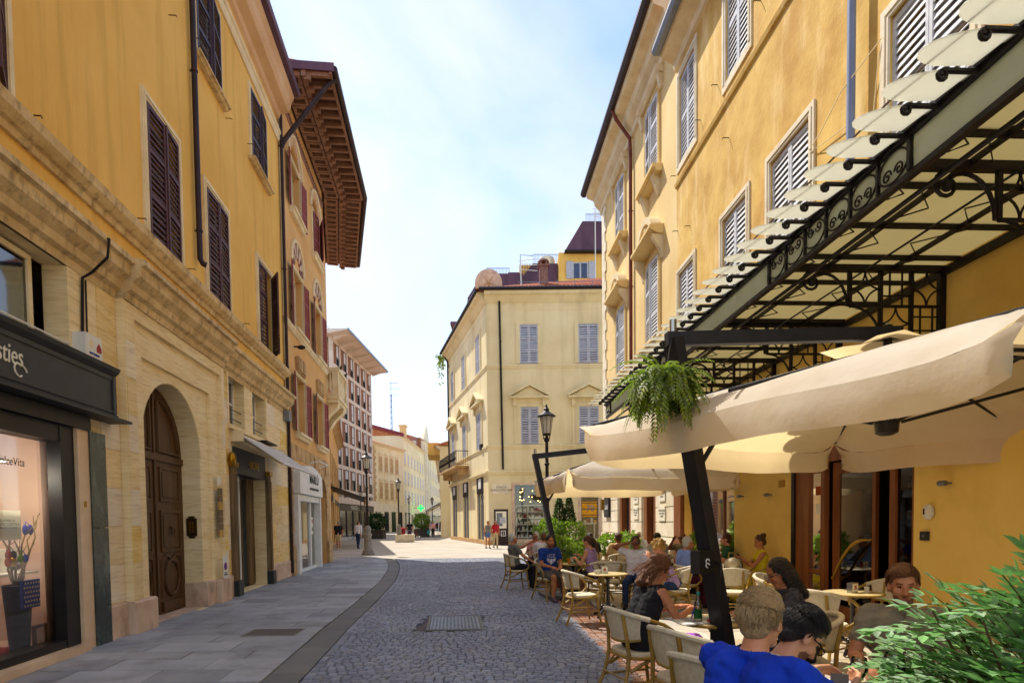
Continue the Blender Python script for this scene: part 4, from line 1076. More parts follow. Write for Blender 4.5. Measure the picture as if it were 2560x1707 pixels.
for i in range(nb):
    for k in range(nf):
        a, b, z0, z1 = i * bw_ + .25, (i + 1) * bw_ - .25, zb + k * fh + .22, zb + (k + 1) * fh - .22
        q = MB(F3); m = b - (.95 if k else 1.3); q.box(a, m, -.29, .02, z0, z1); q.build('brick_panel', 'brick_brown', L3)
        q = MB(F3); 
        for (x0, x1, y0, y1) in [(m, m + .06, z0, z1), (b - .06, b, z0, z1), (m + .06, b - .06, z1 - .06, z1), (m + .06, b - .06, z0, z0 + .06), (m + .06, b - .06, z0 + .95, z0 + 1.01)]: q.box(x0, x1, -.06, .05, y0, y1)
        w = q.build('window', 'board_grey', L3)
        q = MB(F3); q.quad((m, -.05, z0), (b, -.05, z0), (b, -.05, z1), (m, -.05, z1)); q.build('pane', 'window_dark', w, recalc=False)
        bl = z1 - (z1 - z0) * rs.choice([.45, .62, .62, .7, .9])
        q = MB(F3); q.box(m + .1, b - .1, 0, .03, bl, z1 - .1); q.build('blind', 'blind_white', w)
q = MB(F3); q.profile([(-14, zt3 + .2), (-14, zt3 + .65), (2.3, zt3 + .65), (2.3, zt3 + .5), (.2, zt3 + .2)], -1.3, Ls + .9); q.build('roof_slab', 'concrete_white', L3)
q = MB(F3); q.box(-1.35, Ls + .95, 2.3, 2.36, zt3 + .45, zt3 + .72); q.build('roof_edge', 'metal_grey', L3)
for k in range(nb + 1): q = MB(F3); q.profile([(.3, zt3 - .2), (2.1, zt3 + .42), (.3, zt3 + .42)], k * bw_ - .12, k * bw_ + .12); q.build('eave_bracket', 'concrete_white', L3)
q = MB(F3); q.box(-.1, Ls, -.3, .5, 3.9, 4.6); q.build('canopy_band', 'concrete_white', L3)
q = MB(F3); q.box(0, Ls, -.2, .12, 0, 3.9); sg = q.build('shop_front', 'window_dark', L3)
q = MB(F3); q.box(.3, Ls - .3, .12, .2, 3.1, 3.9); q.build('shop_fascia', 'paint_black', L3); text_part('MANGO', 'lettering', sg, F3, 7.0, .21, 3.5, .55, 'paint_white', extr=.01)
for k in range(6): q = MB(F3); q.box(1 + k * 2.8, 1.3 + k * 2.8, .12, .2, 0, 3.1); q.build('shop_pier', 'paint_black', L3)
q = MB(F3)
for k in range(5): q.tube([(-1 + k * .9, -1.0, zt3 + .6), (-1 + k * .9, -1.0, zt3 + 1.9)], .035, 5)
for z in (1.2, 1.9): q.tube([(-1.2, -1.0, zt3 + z), (2.9, -1.0, zt3 + z)], .035, 5)
q.build('roof_railing', 'metal_grey', L3)
# ---- row of houses closing the street
T, fr, Ls = far_house('quoined_house', 'cream house with stone quoins and tiled roof past the brick block', (-21.9, 95), (-19.1, 107), 14.3, 'plaster_far', [(5.5, 8.2), (9.9, 12.4)], 4, shut='stone_warm', ground=None, arches=1, ww=1.3, m0=1.9)
for k in range(17):
    q = MB(fr); z = 5.0 + k * .52; q.box(.05, .9 + .35 * (k % 2), 0, .08, z, z + .5); q.build('quoin', 'stone_warm', T)
q = MB(fr); q.box(0, Ls, 0, .06, 0, 4.7)
q.build('stone_base', 'stone_white', T)
for k in range(4): q = MB(fr); q.box(1.2 + 2.8 * k, 2.8 + 2.8 * k, .06, .1, 0, 3.4); q.build('shop_door', ['curtain', 'window_dark', 'leaf_dark', 'window_dark'][k], T)
T, fr, Ls = far_house('long_pale_house', 'long pale yellow house with a red ridge behind the quoined house', (-20.9, 116), (-21.0, 146), 18.2, 'plaster_far', [(5.2, 7.8), (9.2, 11.6), (13, 15.2)], 7, shut='shutter_grey', ground=7, depth=16, ww=1.25)
q = MB(fr); q.prism([(-.3, 0), (0, 0), (0, 1), (-.3, 1)], -16, -.5)
q.build('side_wall_foot', 'plaster_pale', T)
q = MB(); q.add([Vector((-20.9, 115.9, 0)), Vector((-38, 115.9, 0)), Vector((-38, 115.9, 23.0)), Vector((-20.9, 115.9, 18.1)), Vector((-20.9, 116.3, 0)), Vector((-38, 116.3, 0)), Vector((-38, 116.3, 23.0)), Vector((-20.9, 116.3, 18.1))], [(0, 1, 2, 3), (4, 5, 6, 7), (3, 2, 6, 7), (0, 3, 7, 4), (1, 2, 6, 5)]); q.build('gable_wall', 'plaster_pale', T)
q = MB(); q.add([Vector((-20.6, 115.6, 18.0)), Vector((-38, 115.6, 23.0)), Vector((-38, 115.6, 23.7)), Vector((-20.6, 115.6, 18.7)), Vector((-20.6, 117, 18.0)), Vector((-38, 117, 23.0)), Vector((-38, 117, 23.7)), Vector((-20.6, 117, 18.7))], [(0, 1, 2, 3), (4, 5, 6, 7), (0, 1, 5, 4), (3, 2, 6, 7), (0, 3, 7, 4)]); q.build('verge_tiles', 'shutter_red', T)
T, fr, Ls = far_house('church_front', 'tall pale baroque front rising above the yellow houses', (-21.4, 147), (-21.6, 159), 21.5, 'plaster_pale', [(6.5, 9.5), (12, 15)], 3, ww=1.6, ground=3, trimm='stone_white')
for k in range(4): q = MB(fr); q.box(.3 + k * 3.6, 1.2 + k * 3.6, 0, .5, 0, 20.5); q.build('pilaster', 'stone_white', T)
q = MB(fr); q.prism([(0, 21.5), (Ls, 21.5), (Ls * .82, 23.5), (Ls * .6, 25.5), (Ls * .5, 26.2), (Ls * .4, 25.5), (Ls * .18, 23.5)], -.5, .2); q.build('gable', 'stone_white', T)
far_house('far_yellow_house', 'yellow house with grey shutters far down the street', (-21.9, 160), (-23.6, 200), 19.6, 'plaster_far', [(5.2, 7.6), (9.4, 11.8), (13.6, 16)], 9, shut='shutter_grey', ground=9, ww=1.4)
far_house('closing_house', 'pale house closing the view where the street bends', (-40, 214), (-4, 214), 17.5, 'plaster_pale', [(5, 7.5), (9, 11.5), (13, 15)], 9, side=1, shut='shutter_grey', ground=8, ww=1.5)
T, fr, Ls = far_house('sunny_side_house', 'yellow house with jutting balcony past the cream palazzo', (-7.5, 63.5), (-14.2, 122), 9.6, 'plaster_far', [(5.2, 7.6)], 12, side=-1, shut='shutter_grey', ground=12, ww=1.2)
q = MB(fr); q.box(2, 8, 0, 1.3, 8.9, 9.15); q.box(2, 8, 1.2, 1.3, 9.15, 10.2); q.box(2, 2.1, 0, 1.2, 9.15, 10.2); q.build('balcony', 'plaster_yellow', T)
for k, (s, m, l) in enumerate([(4, 'fabric_white', 'white shop awning past the cream palazzo'), (12, 'brass', 'yellow shop awning on the sunny side far down'), (24, 'fabric_white', 'small pale awning deep in the sunny side')]):
    a3 = thing('street_awning', l, 'awning', fr.p(s, 0, 3), group='awnings on the sunny side')
    q = MB(fr); q.profile([(0, 3.9), (1.7, 2.9), (1.7, 2.85), (0, 3.83)], s, s + 5); q.box(s, s + 5, 1.66, 1.7, 2.5, 2.85); q.build('fabric', m, a3)
# radio mast
rm = thing('radio_mast', 'tall lattice radio mast standing behind the long pale house', 'mast', (-24.6, 125, 15))
q = MB()
for (dx, dy) in [(-.22, -.13), (.22, -.13), (0, .25)]: q.tube([(-24.6 + dx, 125 + dy, 15), (-24.6 + dx * .6, 125 + dy * .6, 28)], .045, 5)
for k in range(22):
    z = 15.5 + k * .57; f_ = 1 - .4 * (z - 15) / 13; c = [(-24.6 - .22 * f_, 125 - .13 * f_), (-24.6 + .22 * f_, 125 - .13 * f_), (-24.6, 125 + .25 * f_)]
    for i in range(3): q.tube([(*c[i], z), (*c[(i + 1) % 3], z + .57 * (k % 2))], .022, 4)
q.build('lattice', 'metal_blue', rm)
q = MB(); q.tube([(-24.6, 125, 28), (-24.6, 125, 30.5)], .05, 5)
for z, l in [(30.3, 1.6), (29.2, 1.9), (27.8, 1.5)]:
    q.tube([(-24.9, 125, z), (-24.6 + l, 125, z)], .035, 4)
    for k in range(6): q.tube([(-24.6 + l * k / 6, 124.6, z), (-24.6 + l * k / 6, 125.4, z)], .02, 4)
q.build('aerial', 'metal_blue', rm)
ch = thing('rooftop_terrace', 'rooftop chimneys and railing above the far yellow houses', 'rooftop', (-24, 140, 18.5))
q = MB(); q.box(-25.6, -24.2, 139, 140.5, 18.5, 23.6); q.box(-25.8, -24.0, 138.8, 140.7, 23.6, 24); q.build('chimney', 'plaster_sand', ch)
q = MB(); q.box(-22.4, -21.4, 143, 144, 18.5, 21.6); q.build('chimney', 'brick_brown', ch)
q = MB()
for k in range(9): q.tube([(-24 + k * .3, 139, 19), (-24 + k * .3, 139, 21)], .03, 4)
q.tube([(-24, 139, 21), (-21.6, 139, 21)], .04, 4); q.build('railing', 'metal_blue', ch)
# ------------------------------------------------------------------ cream palazzo at the corner
CC = (-1.6, 42.0)
FC = Frame(CC, (1, 0), 1)                      # front, towards the camera
FCL = Frame(CC, (-5.0, 18.0), -1)              # sunny side face
CB = thing('cream_palazzo', 'cream corner palazzo with grey shutters and small window pediments', 'building', (*CC, 0))
hx = lambda px, py=900: FC.hit(px, py)[0]
hz = lambda py, px=1330: FC.hit(px, py)[1]
up = [(hx(1300), hx(1345)), (hx(1446), hx(1496))]
zu0, zu1, zl0, zl1 = hz(909), hz(811), hz(1110), hz(1017)
ZE = hz(733, 1300)
hl = lambda px, py: FCL.hit(px, py)[0]
upL = [(hl(1187, 900), hl(1205, 900)), (hl(1153, 940), hl(1167, 940)), (hl(1127, 980), hl(1138, 980))]
upL = [(min(a, b), max(a, b)) for a, b in upL]
cL = [(a + b) / 2 for a, b in upL]
upL = [(c - .68, c + .68) for c in cL]
LL = max(cL) + 2.2
shopF = [(hx(1287, 1280), hx(1363, 1280), .35, hz(1211)), (hx(1453, 1280), hx(1496, 1280), .35, hz(1211))]
shopL = [(c - 1.15, c + 1.15, .25, 5.2) for c in cL]
q = MB(FC); q.wall(0, 13, 0, ZE, 0, [(a, b, zu0, zu1) for a, b in up] + [(a, b, zl0, zl1) for a, b in up] + shopF, .25)
q.fr = FCL; q.wall(0, LL, 0, ZE, 0, [(a, b, zu0, zu1) for a, b in upL] + [(a, b, zl0, zl1) for a, b in upL] + shopL, .25)
q.fr = FC; q.quad((.0, .6 - 1.2, 0), (13, -.6, 0), (13, -.6, ZE), (0, -.6, ZE))
e1, e2 = FCL.p(LL, 0, 0), FC.p(13, 0, 0)
q.fr = None
for (a, b) in [(e1, Vector((e2.x, e1.y + 2, 0))), (Vector((e2.x, e1.y + 2, 0)), e2)]: q.quad((a.x, a.y, 0), (b.x, b.y, 0), (b.x, b.y, ZE), (a.x, a.y, ZE))
q.fr = FCL; q.quad((.8, -.7, 0), (LL, -.7, 0), (LL, -.7, ZE), (.8, -.7, ZE))
q.build('wall', 'plaster_cream', CB, recalc=False)
def pal_window(fr, a, b, z0, z1, ped, indiv):
    sash(CB, fr, a, b, z0, z1, -.22, cross=1, back='shop_dark')
    surround(CB, fr, a, b, z0, z1, .26, .07, 'plaster_cream')
    w2 = (b - a) / 2 - .005
    for sh_, sg in ((a, 1), (b, -1)): shutter(CB, fr, sh_, sg, w2, z0 + .02, z1 - .02, .01, .03, 'shutter_grey', sp=.13, panels=3, tilt=.045, stile=.085)
    if ped:
        m = (a + b) / 2; w = (b - a) / 2 + .62; zz = z1 + .55
        q = MB(fr); q.prism([(m - w, zz), (m + w, zz), (m + w, zz + .14), (m, zz + .82), (m - w, zz + .14)], 0, .22)
        q.prism([(m - w - .12, zz + .02), (m + w + .12, zz + .02), (m + w + .12, zz + .14), (m - w - .12, zz + .14)], .22, .42)
        q.prism([(m - w - .14, zz + .14), (m, zz + .86), (m, zz + 1.02), (m - w - .14, zz + .28)], .002, .46); q.prism([(m + w + .14, zz + .14), (m, zz + .86), (m, zz + 1.02), (m + w + .14, zz + .28)], .002, .459)
        q.box(a - .5, a - .28, 0, .2, zz - .5, zz); q.box(b + .28, b + .5, 0, .2, zz - .5, zz); q.box(a - .27, b + .27, 0, .06, z1 + .27, zz - .002)
        q.box(a - .45, a - .28, 0, .055, z0, zz - .5); q.box(b + .28, b + .45, 0, .055, z0, zz - .5)
        q.build('pediment', 'plaster_cream', CB)
for a, b in up: pal_window(FC, a, b, zu0, zu1, 0, 0); pal_window(FC, a, b, zl0, zl1, 1, 0)
for a, b in upL: pal_window(FCL, a, b, zu0, zu1, 0, 0); pal_window(FCL, a, b, zl0, zl1, 1, 0)
for fr, L_ in ((FC, 13), (FCL, LL)):
    for nm, z, prf in [('string_course', zu0 - .12, .1), ('string_course', zl0 - .1, .1), ('shop_cornice', hz(1178), .2), ('frieze_line', hz(768), .05)]:
        q = MB(fr); q.profile([(0, z - .22), (prf * .4, z - .2), (prf * .6, z - .08), (prf, z - .05), (prf, z + .06), (0, z + .1)], 0 if fr is FC else -.0, L_); q.build(nm, 'plaster_cream', CB)
    q = MB(fr); q.profile([(0, ZE - .7), (.1, ZE - .62), (.4, ZE - .3), (.62, ZE - .2), (.66, ZE + .02), (0, ZE + .06)], -.1, L_); q.build('eaves_cornice', 'plaster_cream', CB)
    q = MB(fr); q.tube([(-.45 if fr is FC else -.2, .72, ZE + .08), (L_, .72, ZE + .08)], .12, 8); q.build('gutter', 'iron_dark', CB)
# tiled roof: rows of half-round tiles on the slope that shows
rf = MB(FC); z1r = ZE + 3.3
ridge = [(1.3, -4.6), (13, -5.2)]
rf.quad((-.55, .7, ZE + .1), (13, .7, ZE + .1), (13, -5.2, z1r), (1.3, -4.6, ZE + 2.3))
rf.fr = None
c0 = FC.p(-.55, .7, ZE + .1); c1 = FC.p(1.3, -4.6, ZE + 2.3); c2 = FCL.p(LL, .7, ZE + .1); c3 = FCL.p(LL - 1, -4.6, ZE + 2.3)
rf.add([c0, c2, c3, c1], [(0, 1, 2, 3)]); roof = rf.build('roof', 'terracotta', CB, recalc=False)
tl = MB(FC); rs = random.Random(8)
k = 0; s = -.3
while s < 12.8:
    tl.t = rs.random()
    s_top = s
    f0 = 0.0 if s > 1.3 else max(0, 0)
    dmax = -4.8 if s > 1.3 else .7 - (s + .55) / 1.85 * 5.3
    if .7 - dmax > .5:
        nseg = max(1, int((.7 - dmax) / .42))
        for i in range(nseg):
            d0 = .72 + (dmax - .7) * i / nseg; d1 = .72 + (dmax - .7) * (i + 1) / nseg + .0
            zz = lambda d: ZE + .12 + (.7 - d) / 5.9 * (2.2 + max(0, s - 1.3) * .09)
            tl.t = rs.random()
            w = .11
            tl.add([tl.P(s - w, d0, zz(d0) + .02), tl.P(s - w * .5, d0, zz(d0) + .12), tl.P(s + w * .5, d0, zz(d0) + .12), tl.P(s + w, d0, zz(d0) + .02), tl.P(s - w * .8, d1, zz(d1)), tl.P(s - w * .4, d1, zz(d1) + .09), tl.P(s + w * .4, d1, zz(d1) + .09), tl.P(s + w * .8, d1, zz(d1))], [(0, 1, 5, 4), (1, 2, 6, 5), (2, 3, 7, 6), (0, 1, 2, 3)])
    s += .26
o = tl.build('roof_tiles', 'terracotta', roof, recalc=False); tag(o, kind='stuff')
for (s, d, h) in [(4.05, -1.0, 1.5), (9.4, -1.6, 1.3), (11.1, -2.4, 1.2), (13.0, -2.0, 1.0)][:3]:
    q = MB(FC); z = ZE + .3; z = ZE + (.7 - d) * .55 - .3; q.box(s - .3, s + .3, d - .3, d + .3, z, z + h); q.box(s - .38, s + .38, d - .38, d + .38, z + h, z + h + .1)
    for dx in (-.2, .2):
        for dy in (-.2, .2): q.box(s + dx - .06, s + dx + .06, d + dy - .06, d + dy + .06, z + h + .1, z + h + .35)
    q.lathe([(.42, 0), (.36, .14), (.1, .22), (0, .22)], (s, d, z + h + .35), 8); q.build('chimney', 'terracotta', roof)
q = MB(FC); q.tube([(11.9, -2.5, ZE + 1.5), (11.9, -2.5, ZE + 3.7)], .14, 8); q.lathe([(.26, 0), (.26, .12), (0, .3)], (11.9, -2.5, ZE + 3.6), 10); q.build('flue', 'metal_red', roof)
q = MB(FC)
for k in range(9): q.tube([(2.5 + k * 1.2, .35, ZE + .2), (2.5 + k * 1.2, .35, ZE + .75)], .03, 4)
q.tube([(2.2, .35, ZE + .62), (12.5, .35, ZE + .62)], .025, 4); q.build('snow_rail', 'metal_grey', roof)
pd = hx(1250)
downpipe(CB, FC, [(pd, .5, ZE), (pd, .1, ZE - .5), (pd + .12, .1, hz(1172))], .075, 'iron_dark', clips=[(pd + .05, .1, z) for z in (8, 11, 14)])
dpL = LL - .3
downpipe(CB, FCL, [(dpL, .6, ZE), (dpL, .12, ZE - .8), (dpL, .12, 5)], .08, 'iron_dark')
# iron balcony on the sunny face
bz = FCL.hit(1150, 1170)[1]; s0b, s1b = cL[1] - 1.5, cL[2] + 1.7
bq = MB(FCL); bq.box(s0b, s1b, 0, 1.1, bz - .25, bz - .1); bq.box(s0b + .3, s0b + .6, 0, .8, bz - .8, bz - .25); bq.box(s1b - .6, s1b - .3, 0, .8, bz - .8, bz - .25); bal = bq.build('balcony', 'stone_warm', CB)
q = MB(FCL)
zr = bz + 1.05
q.tube([(s0b, .02, zr), (s0b, 1.05, zr), (s1b, 1.05, zr), (s1b, .02, zr)], .03, 5); q.tube([(s0b, .02, bz), (s0b, 1.05, bz), (s1b, 1.05, bz), (s1b, .02, bz)], .03, 5)
nb_ = int((s1b - s0b) / .22)
for k in range(nb_ + 1):
    s = s0b + (s1b - s0b) * k / nb_; q.tube([(s, 1.05, bz), (s + .05, 1.12, bz + .3), (s - .05, 1.12, bz + .6), (s, 1.05, zr)], .018, 4)
    q.tube([(s + .11 + .08 * math.cos(t), 1.06, bz + .45 + .12 * math.sin(t)) for t in [2 * PI * j / 8 for j in range(8)]], .013, 4, closed=True)
for k in range(6): q.tube([(s0b, .1 + k * .18, bz), (s0b, .1 + k * .18, zr)], .016, 4)
q.build('railing', 'iron_dark', bal)
q = MB(FCL); q.box(shopL[0][0], shopL[0][0] + .5, .0, .16, bz + .55, bz + .95); q.build('wall_lamp', 'iron_dark', CB)
# shops: dark boards and glazing
for (a, b, z0, z1) in shopL:
    q = MB(FCL); q.box(a, b, -.2, .02, z1 - 1.5, z1); sg = q.build('shop_board', 'paint_black', CB)
    q = MB(FCL); m = (a + b) / 2; q.box(m - .4, m + .4, .02, .05, z1 - 1.15, z1 - .45); q.build('sign_panel', 'paint_white', sg)
    q = MB(FCL); q.box(a, a + .09, -.2, -.1, z0, z1 - 1.5); q.box(b - .09, b, -.2, -.1, z0, z1 - 1.5); q.box(m - .05, m + .05, -.2, -.1, z0, z1 - 1.5); w = q.build('shop_window', 'metal_grey', CB)
    q = MB(FCL); q.quad((a, -.16, z0), (b, -.16, z0), (b, -.16, z1 - 1.5), (a, -.16, z1 - 1.5)); q.build('pane', 'pane_dark', w, recalc=False)
    q = MB(FCL); q.box(a, b, -.6, -.55, z0, z1 - 1.5); q.build('interior', 'curtain', w)
q = MB(FCL); q.box(-.0, LL, 0, .08, 0, .3); q.build('plinth', 'stone_warm', CB)
q = MB(FC); q.box(0, shopF[0][0] - .1, 0, .1, 0, .3); q.box(shopF[0][1] + .1, shopF[1][0] - .1, 0, .1, 0, .3); q.build('plinth', 'stone_warm', CB)
for i, (a, b, z0, z1) in enumerate(shopF):
    q = MB(FC); q.box(a - .2, a, 0, .05, .3, z1 + .15); q.box(b, b + .2, 0, .05, .3, z1 + .15); q.box(a, b, 0, .048, z1, z1 + .15); q.box(a - .2, b + .2, 0, .1, .1, .33); w = q.build('shop_window', 'stone_pink', CB)
    q = MB(FC); q.quad((a, -.12, z0), (b, -.12, z0), (b, -.12, z1), (a, -.12, z1)); q.build('pane', 'pane_clear', w, recalc=False)
    q = MB(FC); q.box(a, b, -.58, -.55, z0, z1); q.build('interior', 'shop_dark', w)
a, b, z0, z1 = shopF[0]
shl = thing('white_shop_shelving', 'white shelving of boxed cosmetics behind the palazzo shop window', 'shelf', FC.p((a + b) / 2, -.4, z0))
q = MB(FC); 
zt_ = z0 + (z1 - z0) * .63
for x in (a + .1, a + (b - a) * .42, b - .1): q.box(x - .03, x + .03, -.5, -.2, z0, zt_)
q.build('upright', 'paint_white', shl)
rs = random.Random(9)
for k in range(6):
    z = z0 + .1 + (zt_ - z0 - .15) * k / 5
    q = MB(FC); q.box(a + .07, b - .07, -.5, -.2, z, z + .05); q.build('shelf_board', 'paint_white', shl)
    if k < 5:
        x = a + .2
        while x < b - .35:
            w = rs.uniform(.1, .2)
            q = MB(FC); q.box(x, x + w, -.42, -.24, z + .051, z + .05 + rs.uniform(.12, .3)); q.build('box', rs.choice(['paint_white', 'paper', 'ink_red', 'plastic_white', 'blind_white', 'shop_pink']), shl); x += w + rs.uniform(.02, .2)
mat('fairy', 'ffd890', emit=('ffd070', 9))
fl = thing('fairy_lights', 'string of tiny warm lights in the dark shop window top', 'lights', FC.p(a + 1, -.35, z1 - .6))
q = MB(FC)
for k in range(16): q.ell((a + .3 + rs.random() * (b - a - .6), -.3 - .1 * rs.random(), zt_ + .2 + rs.random() * (z1 - zt_ - .4)), (.025, .025, .03), 6, 4)
q.build('bulbs', 'fairy', fl); 
a, b, z0, z1 = shopF[1]
po = thing('sale_poster', 'yellow poster reading minus 70 in the palazzo window', 'poster', FC.p((a + b) / 2, -.1, 3.4))
q = MB(FC); q.box(a + .06, b - .1, -.11, -.1, hz(1293), hz(1255)); q.build('sheet', 'brass', po); text_part('-70', 'lettering', po, FC, (a + b) / 2 - .05, -.095, hz(1272), .42, 'metal_grey', extr=.003, bold=.01)
q = MB(FC); 
for k in range(5): q.box(a, b, -.08, -.06, z1 - .5 - k * .42, z1 - .45 - k * .42)
q.build('blind_slats', 'board_grey', CB)
w = thing('side_table', 'white trestle table with goods behind the sale poster', 'table', FC.p((a + b) / 2, -.3, z0))
q = MB(FC); q.box(a + .1, b - .1, -.5, -.2, 1.35, 1.45)
for x in (a + .2, b - .3): q.box(x, x + .1, -.45, -.25, z0, 1.35)
q.build('top', 'paint_white', w)
for k in range(4): q = MB(FC); x = a + .2 + k * .24; q.box(x, x + .18, -.4, -.25, 1.45, 1.45 + .2 + .1 * (k % 3)); q.build('goods', ['paper', 'ink_red', 'paint_white', 'brass'][k], w)
# marble street plate
x0, x1 = hx(1231, 1220), hx(1276, 1220)
sp = thing('street_name_plate', 'white marble street name plate on the palazzo corner', 'street sign', FC.p((x0 + x1) / 2, 0, hz(1234)))
q = MB(FC); q.box(x0, x1, 0, .05, hz(1234), hz(1208)); q.box(x0 + .04, x1 - .04, .05, .056, hz(1234) + .05, hz(1208) - .05); q.build('slab', 'stone_white', sp)
text_part('STRADA\nCARLO PISACANE', 'lettering', sp, FC, (x0 + x1) / 2, .06, (hz(1234) + hz(1208)) / 2 + .02, .14, 'ink', extr=.002)
# information totem in front of the corner
tx, ty = at(1253, 1320, 40.8).x, 40.8
ts = thing('info_totem', 'brown information totem with map poster at the palazzo corner', 'sign', (tx, ty, 0))
q = MB(); q.box(tx - .48, tx + .48, ty, ty + .16, 0, 2.45); q.build('panel', 'metal_brown', ts)
q = MB(); q.box(tx - .36, tx + .36, ty - .015, ty, 1.15, 2.3); q.build('poster', 'paper', ts)
q = MB(); q.box(tx - .3, tx + .1, ty - .02, ty - .016, 1.3, 2.2); q.build('poster_print', 'metal_grey', ts); q = MB(); q.box(tx - .1, tx + .3, ty - .026, ty - .021, 1.5, 1.9); q.build('poster_print', 'shutter_grey', ts)
text_part('i', 'lettering', ts, WORLD, tx + .12, -0.0, .8, .34, 'paint_white', extr=.004, shear=.2) if False else None
q = MB(); 
for (a_, b_, c_, d_) in [(-.02, .3, .62, .66), (-.02, .3, .96, 1.0), (-.02, .02, .66, .96), (.26, .3, .66, .96)]: q.box(tx + a_, tx + b_, ty - .012, ty - .001, c_, d_)
q.box(tx + .12, tx + .16, ty - .012, ty - .001, .7, .83); q.box(tx + .13, tx + .17, ty - .012, ty - .001, .86, .9); q.build('info_mark', 'paint_white', ts)
# sun-dried creeper hanging from the far gutter
cr = thing('gutter_weeds', 'weeds hanging from the far gutter end of the palazzo', 'plant')
e = FCL.p(LL, .75, ZE)
rs = random.Random(2); q = MB()
for k in range(150):
    p = e + Vector((rs.uniform(-.3, .25), rs.uniform(-.4, .4), -abs(rs.gauss(0, .9)))); d = Vector((rs.uniform(-.3, .3), rs.uniform(-.3, .3), rs.uniform(-.4, .1)))
    q.t = rs.random(); q.add([p, p + d * .5 + Vector((.06, 0, .05)), p + d, p + d * .5 - Vector((.06, 0, .05))], [(0, 1, 2, 3)])
q.build('leaves', 'leaf_fern', cr, recalc=False)

# ------------------------------------------------------------------ roofscape behind the palazzo
PY = 60.0
PB = thing('yellow_penthouse', 'yellow penthouse block with violet metal mansard roofs behind the palazzo', 'building', (2, PY, 0))
W2 = lambda zx, zy: at(1080 + zx / 3.267, 500 + zy / 3.267, PY)
def poly_prism(pts, d0, d1, name, m, parent=PB):
    ps = [W2(*p) for p in pts]; q = MB(); n = len(ps)
    vs = [p + Vector((0, d0, 0)) for p in ps] + [p + Vector((0, d1, 0)) for p in ps]
    q.add(vs, [tuple(range(n)), tuple(range(2 * n - 1, n - 1, -1))] + [(i, (i + 1) % n, n + (i + 1) % n, n + i) for i in range(n)]); return q.build(name, m, parent)
poly_prism([(280, 795), (360, 795), (520, 700), (1120, 700), (1120, 1400), (280, 1400)], 1, 9, 'wall', 'plaster_yellow')
poly_prism([(290, 800), (415, 600), (745, 600), (745, 760), (290, 900)], 0, 8, 'mansard', 'metal_violet')
poly_prism([(630, 535), (720, 535), (720, 610), (630, 610)], 2, 8, 'attic_wall', 'plaster_yellow'); poly_prism([(622, 528), (722, 528), (722, 545), (622, 545)], 1.8, 8.2, 'attic_roof', 'metal_violet')
poly_prism([(715, 492), (830, 492), (800, 560), (740, 600), (715, 600)], 1.2, 8, 'attic_wall', 'plaster_yellow')
poly_prism([(735, 605), (825, 490), (1032, 490), (1032, 720), (735, 720)], .8, 8, 'mansard', 'metal_violet')
poly_prism([(1035, 430), (1420, 430), (1420, 800), (1035, 800)], 0, 8, 'wall', 'plaster_yellow')
poly_prism([(1085, 425), (1225, 190), (1440, 190), (1440, 435), (1085, 435)], -.4, 7, 'mansard', 'metal_violet')
poly_prism([(1080, 428), (1440, 428), (1440, 440), (1080, 440)], -.6, 7, 'eaves', 'iron_dark')
q = MB()
for (xs, y0, y1) in [((740, 760, 780, 800, 820, 840, 860, 880, 900, 920, 940, 960, 980, 1000, 1020), 490, 700)]:
    for x in xs: a, b = W2(x + 2, y0 + 4), W2(x + 2, y1); q.tube([(a.x, a.y + .78, a.z), (b.x, b.y + .78, b.z)], .04, 4)
for k in range(13): a, b = W2(1228 + k * 15, 195), W2(1110 + k * 27, 425); q.tube([(a.x, a.y - .42, a.z), (b.x, b.y - .42, b.z)], .04, 4)
for k in range(17): a, b = W2(418 + k * 20, 604), W2(400 + k * 20, 700); q.tube([(a.x, a.y - .02, a.z), (b.x, b.y - .02, b.z)], .035, 4)
q.build('roof_seams', 'metal_violet', PB)
a, b = W2(1158, 640), W2(1265, 520)
q = MB(); y = PY - .02; mx_ = (a.x + b.x) / 2
for (x0, x1, z0, z1) in [(a.x - .12, a.x, a.z, b.z + .12), (b.x, b.x + .12, a.z, b.z + .12), (a.x, b.x, b.z, b.z + .12), (mx_ - .08, mx_ + .08, a.z, b.z)]: q.box(x0, x1, y - .06, y, z0, z1)
w = q.build('window', 'shutter_grey', PB); q = MB(); q.quad((a.x, y - .02, a.z), (b.x, y - .02, a.z), (b.x, y - .02, b.z), (a.x, y - .02, b.z)); q.build('pane', 'window_blue', w, recalc=False)
for (x0, x1) in [(1097, 1150), (1280, 1335)]:
    a, b = W2(x0, 645), W2(x1, 502); q = MB(); q.box(a.x, b.x, y - .08, y - .01, a.z, b.z); q.build('shutter', 'shutter_grey', PB)
def rail(x0, x1, y0, y1, n, off, name='roof_railing'):
    q = MB()
    for k in range(n + 1):
        a, b = W2(x0 + (x1 - x0) * k / n, y0), W2(x0 + (x1 - x0) * k / n, y1); q.tube([(a.x, PY + off, a.z), (b.x, PY + off, b.z)], .022, 4)
    a, b = W2(x0, y0), W2(x1, y0); q.tube([(a.x, PY + off, a.z), (b.x, PY + off, b.z)], .035, 4); q.build(name, 'metal_blue', PB)
rail(443, 632, 540, 600, 16, .5); rail(828, 1080, 412, 490, 22, .9); rail(1258, 1400, 108, 192, 14, .2)
q = MB(); a, b, c, d = W2(722, 430), W2(722, 600), W2(825, 438), W2(1332, 108)
q.tube([(b.x, PY + .5, b.z), (a.x, PY + .5, a.z), (c.x, PY + .5, c.z)], .04, 5); q.build('pipe_rail', 'metal_blue', PB)
a, b = W2(945, 425), W2(945, 487)
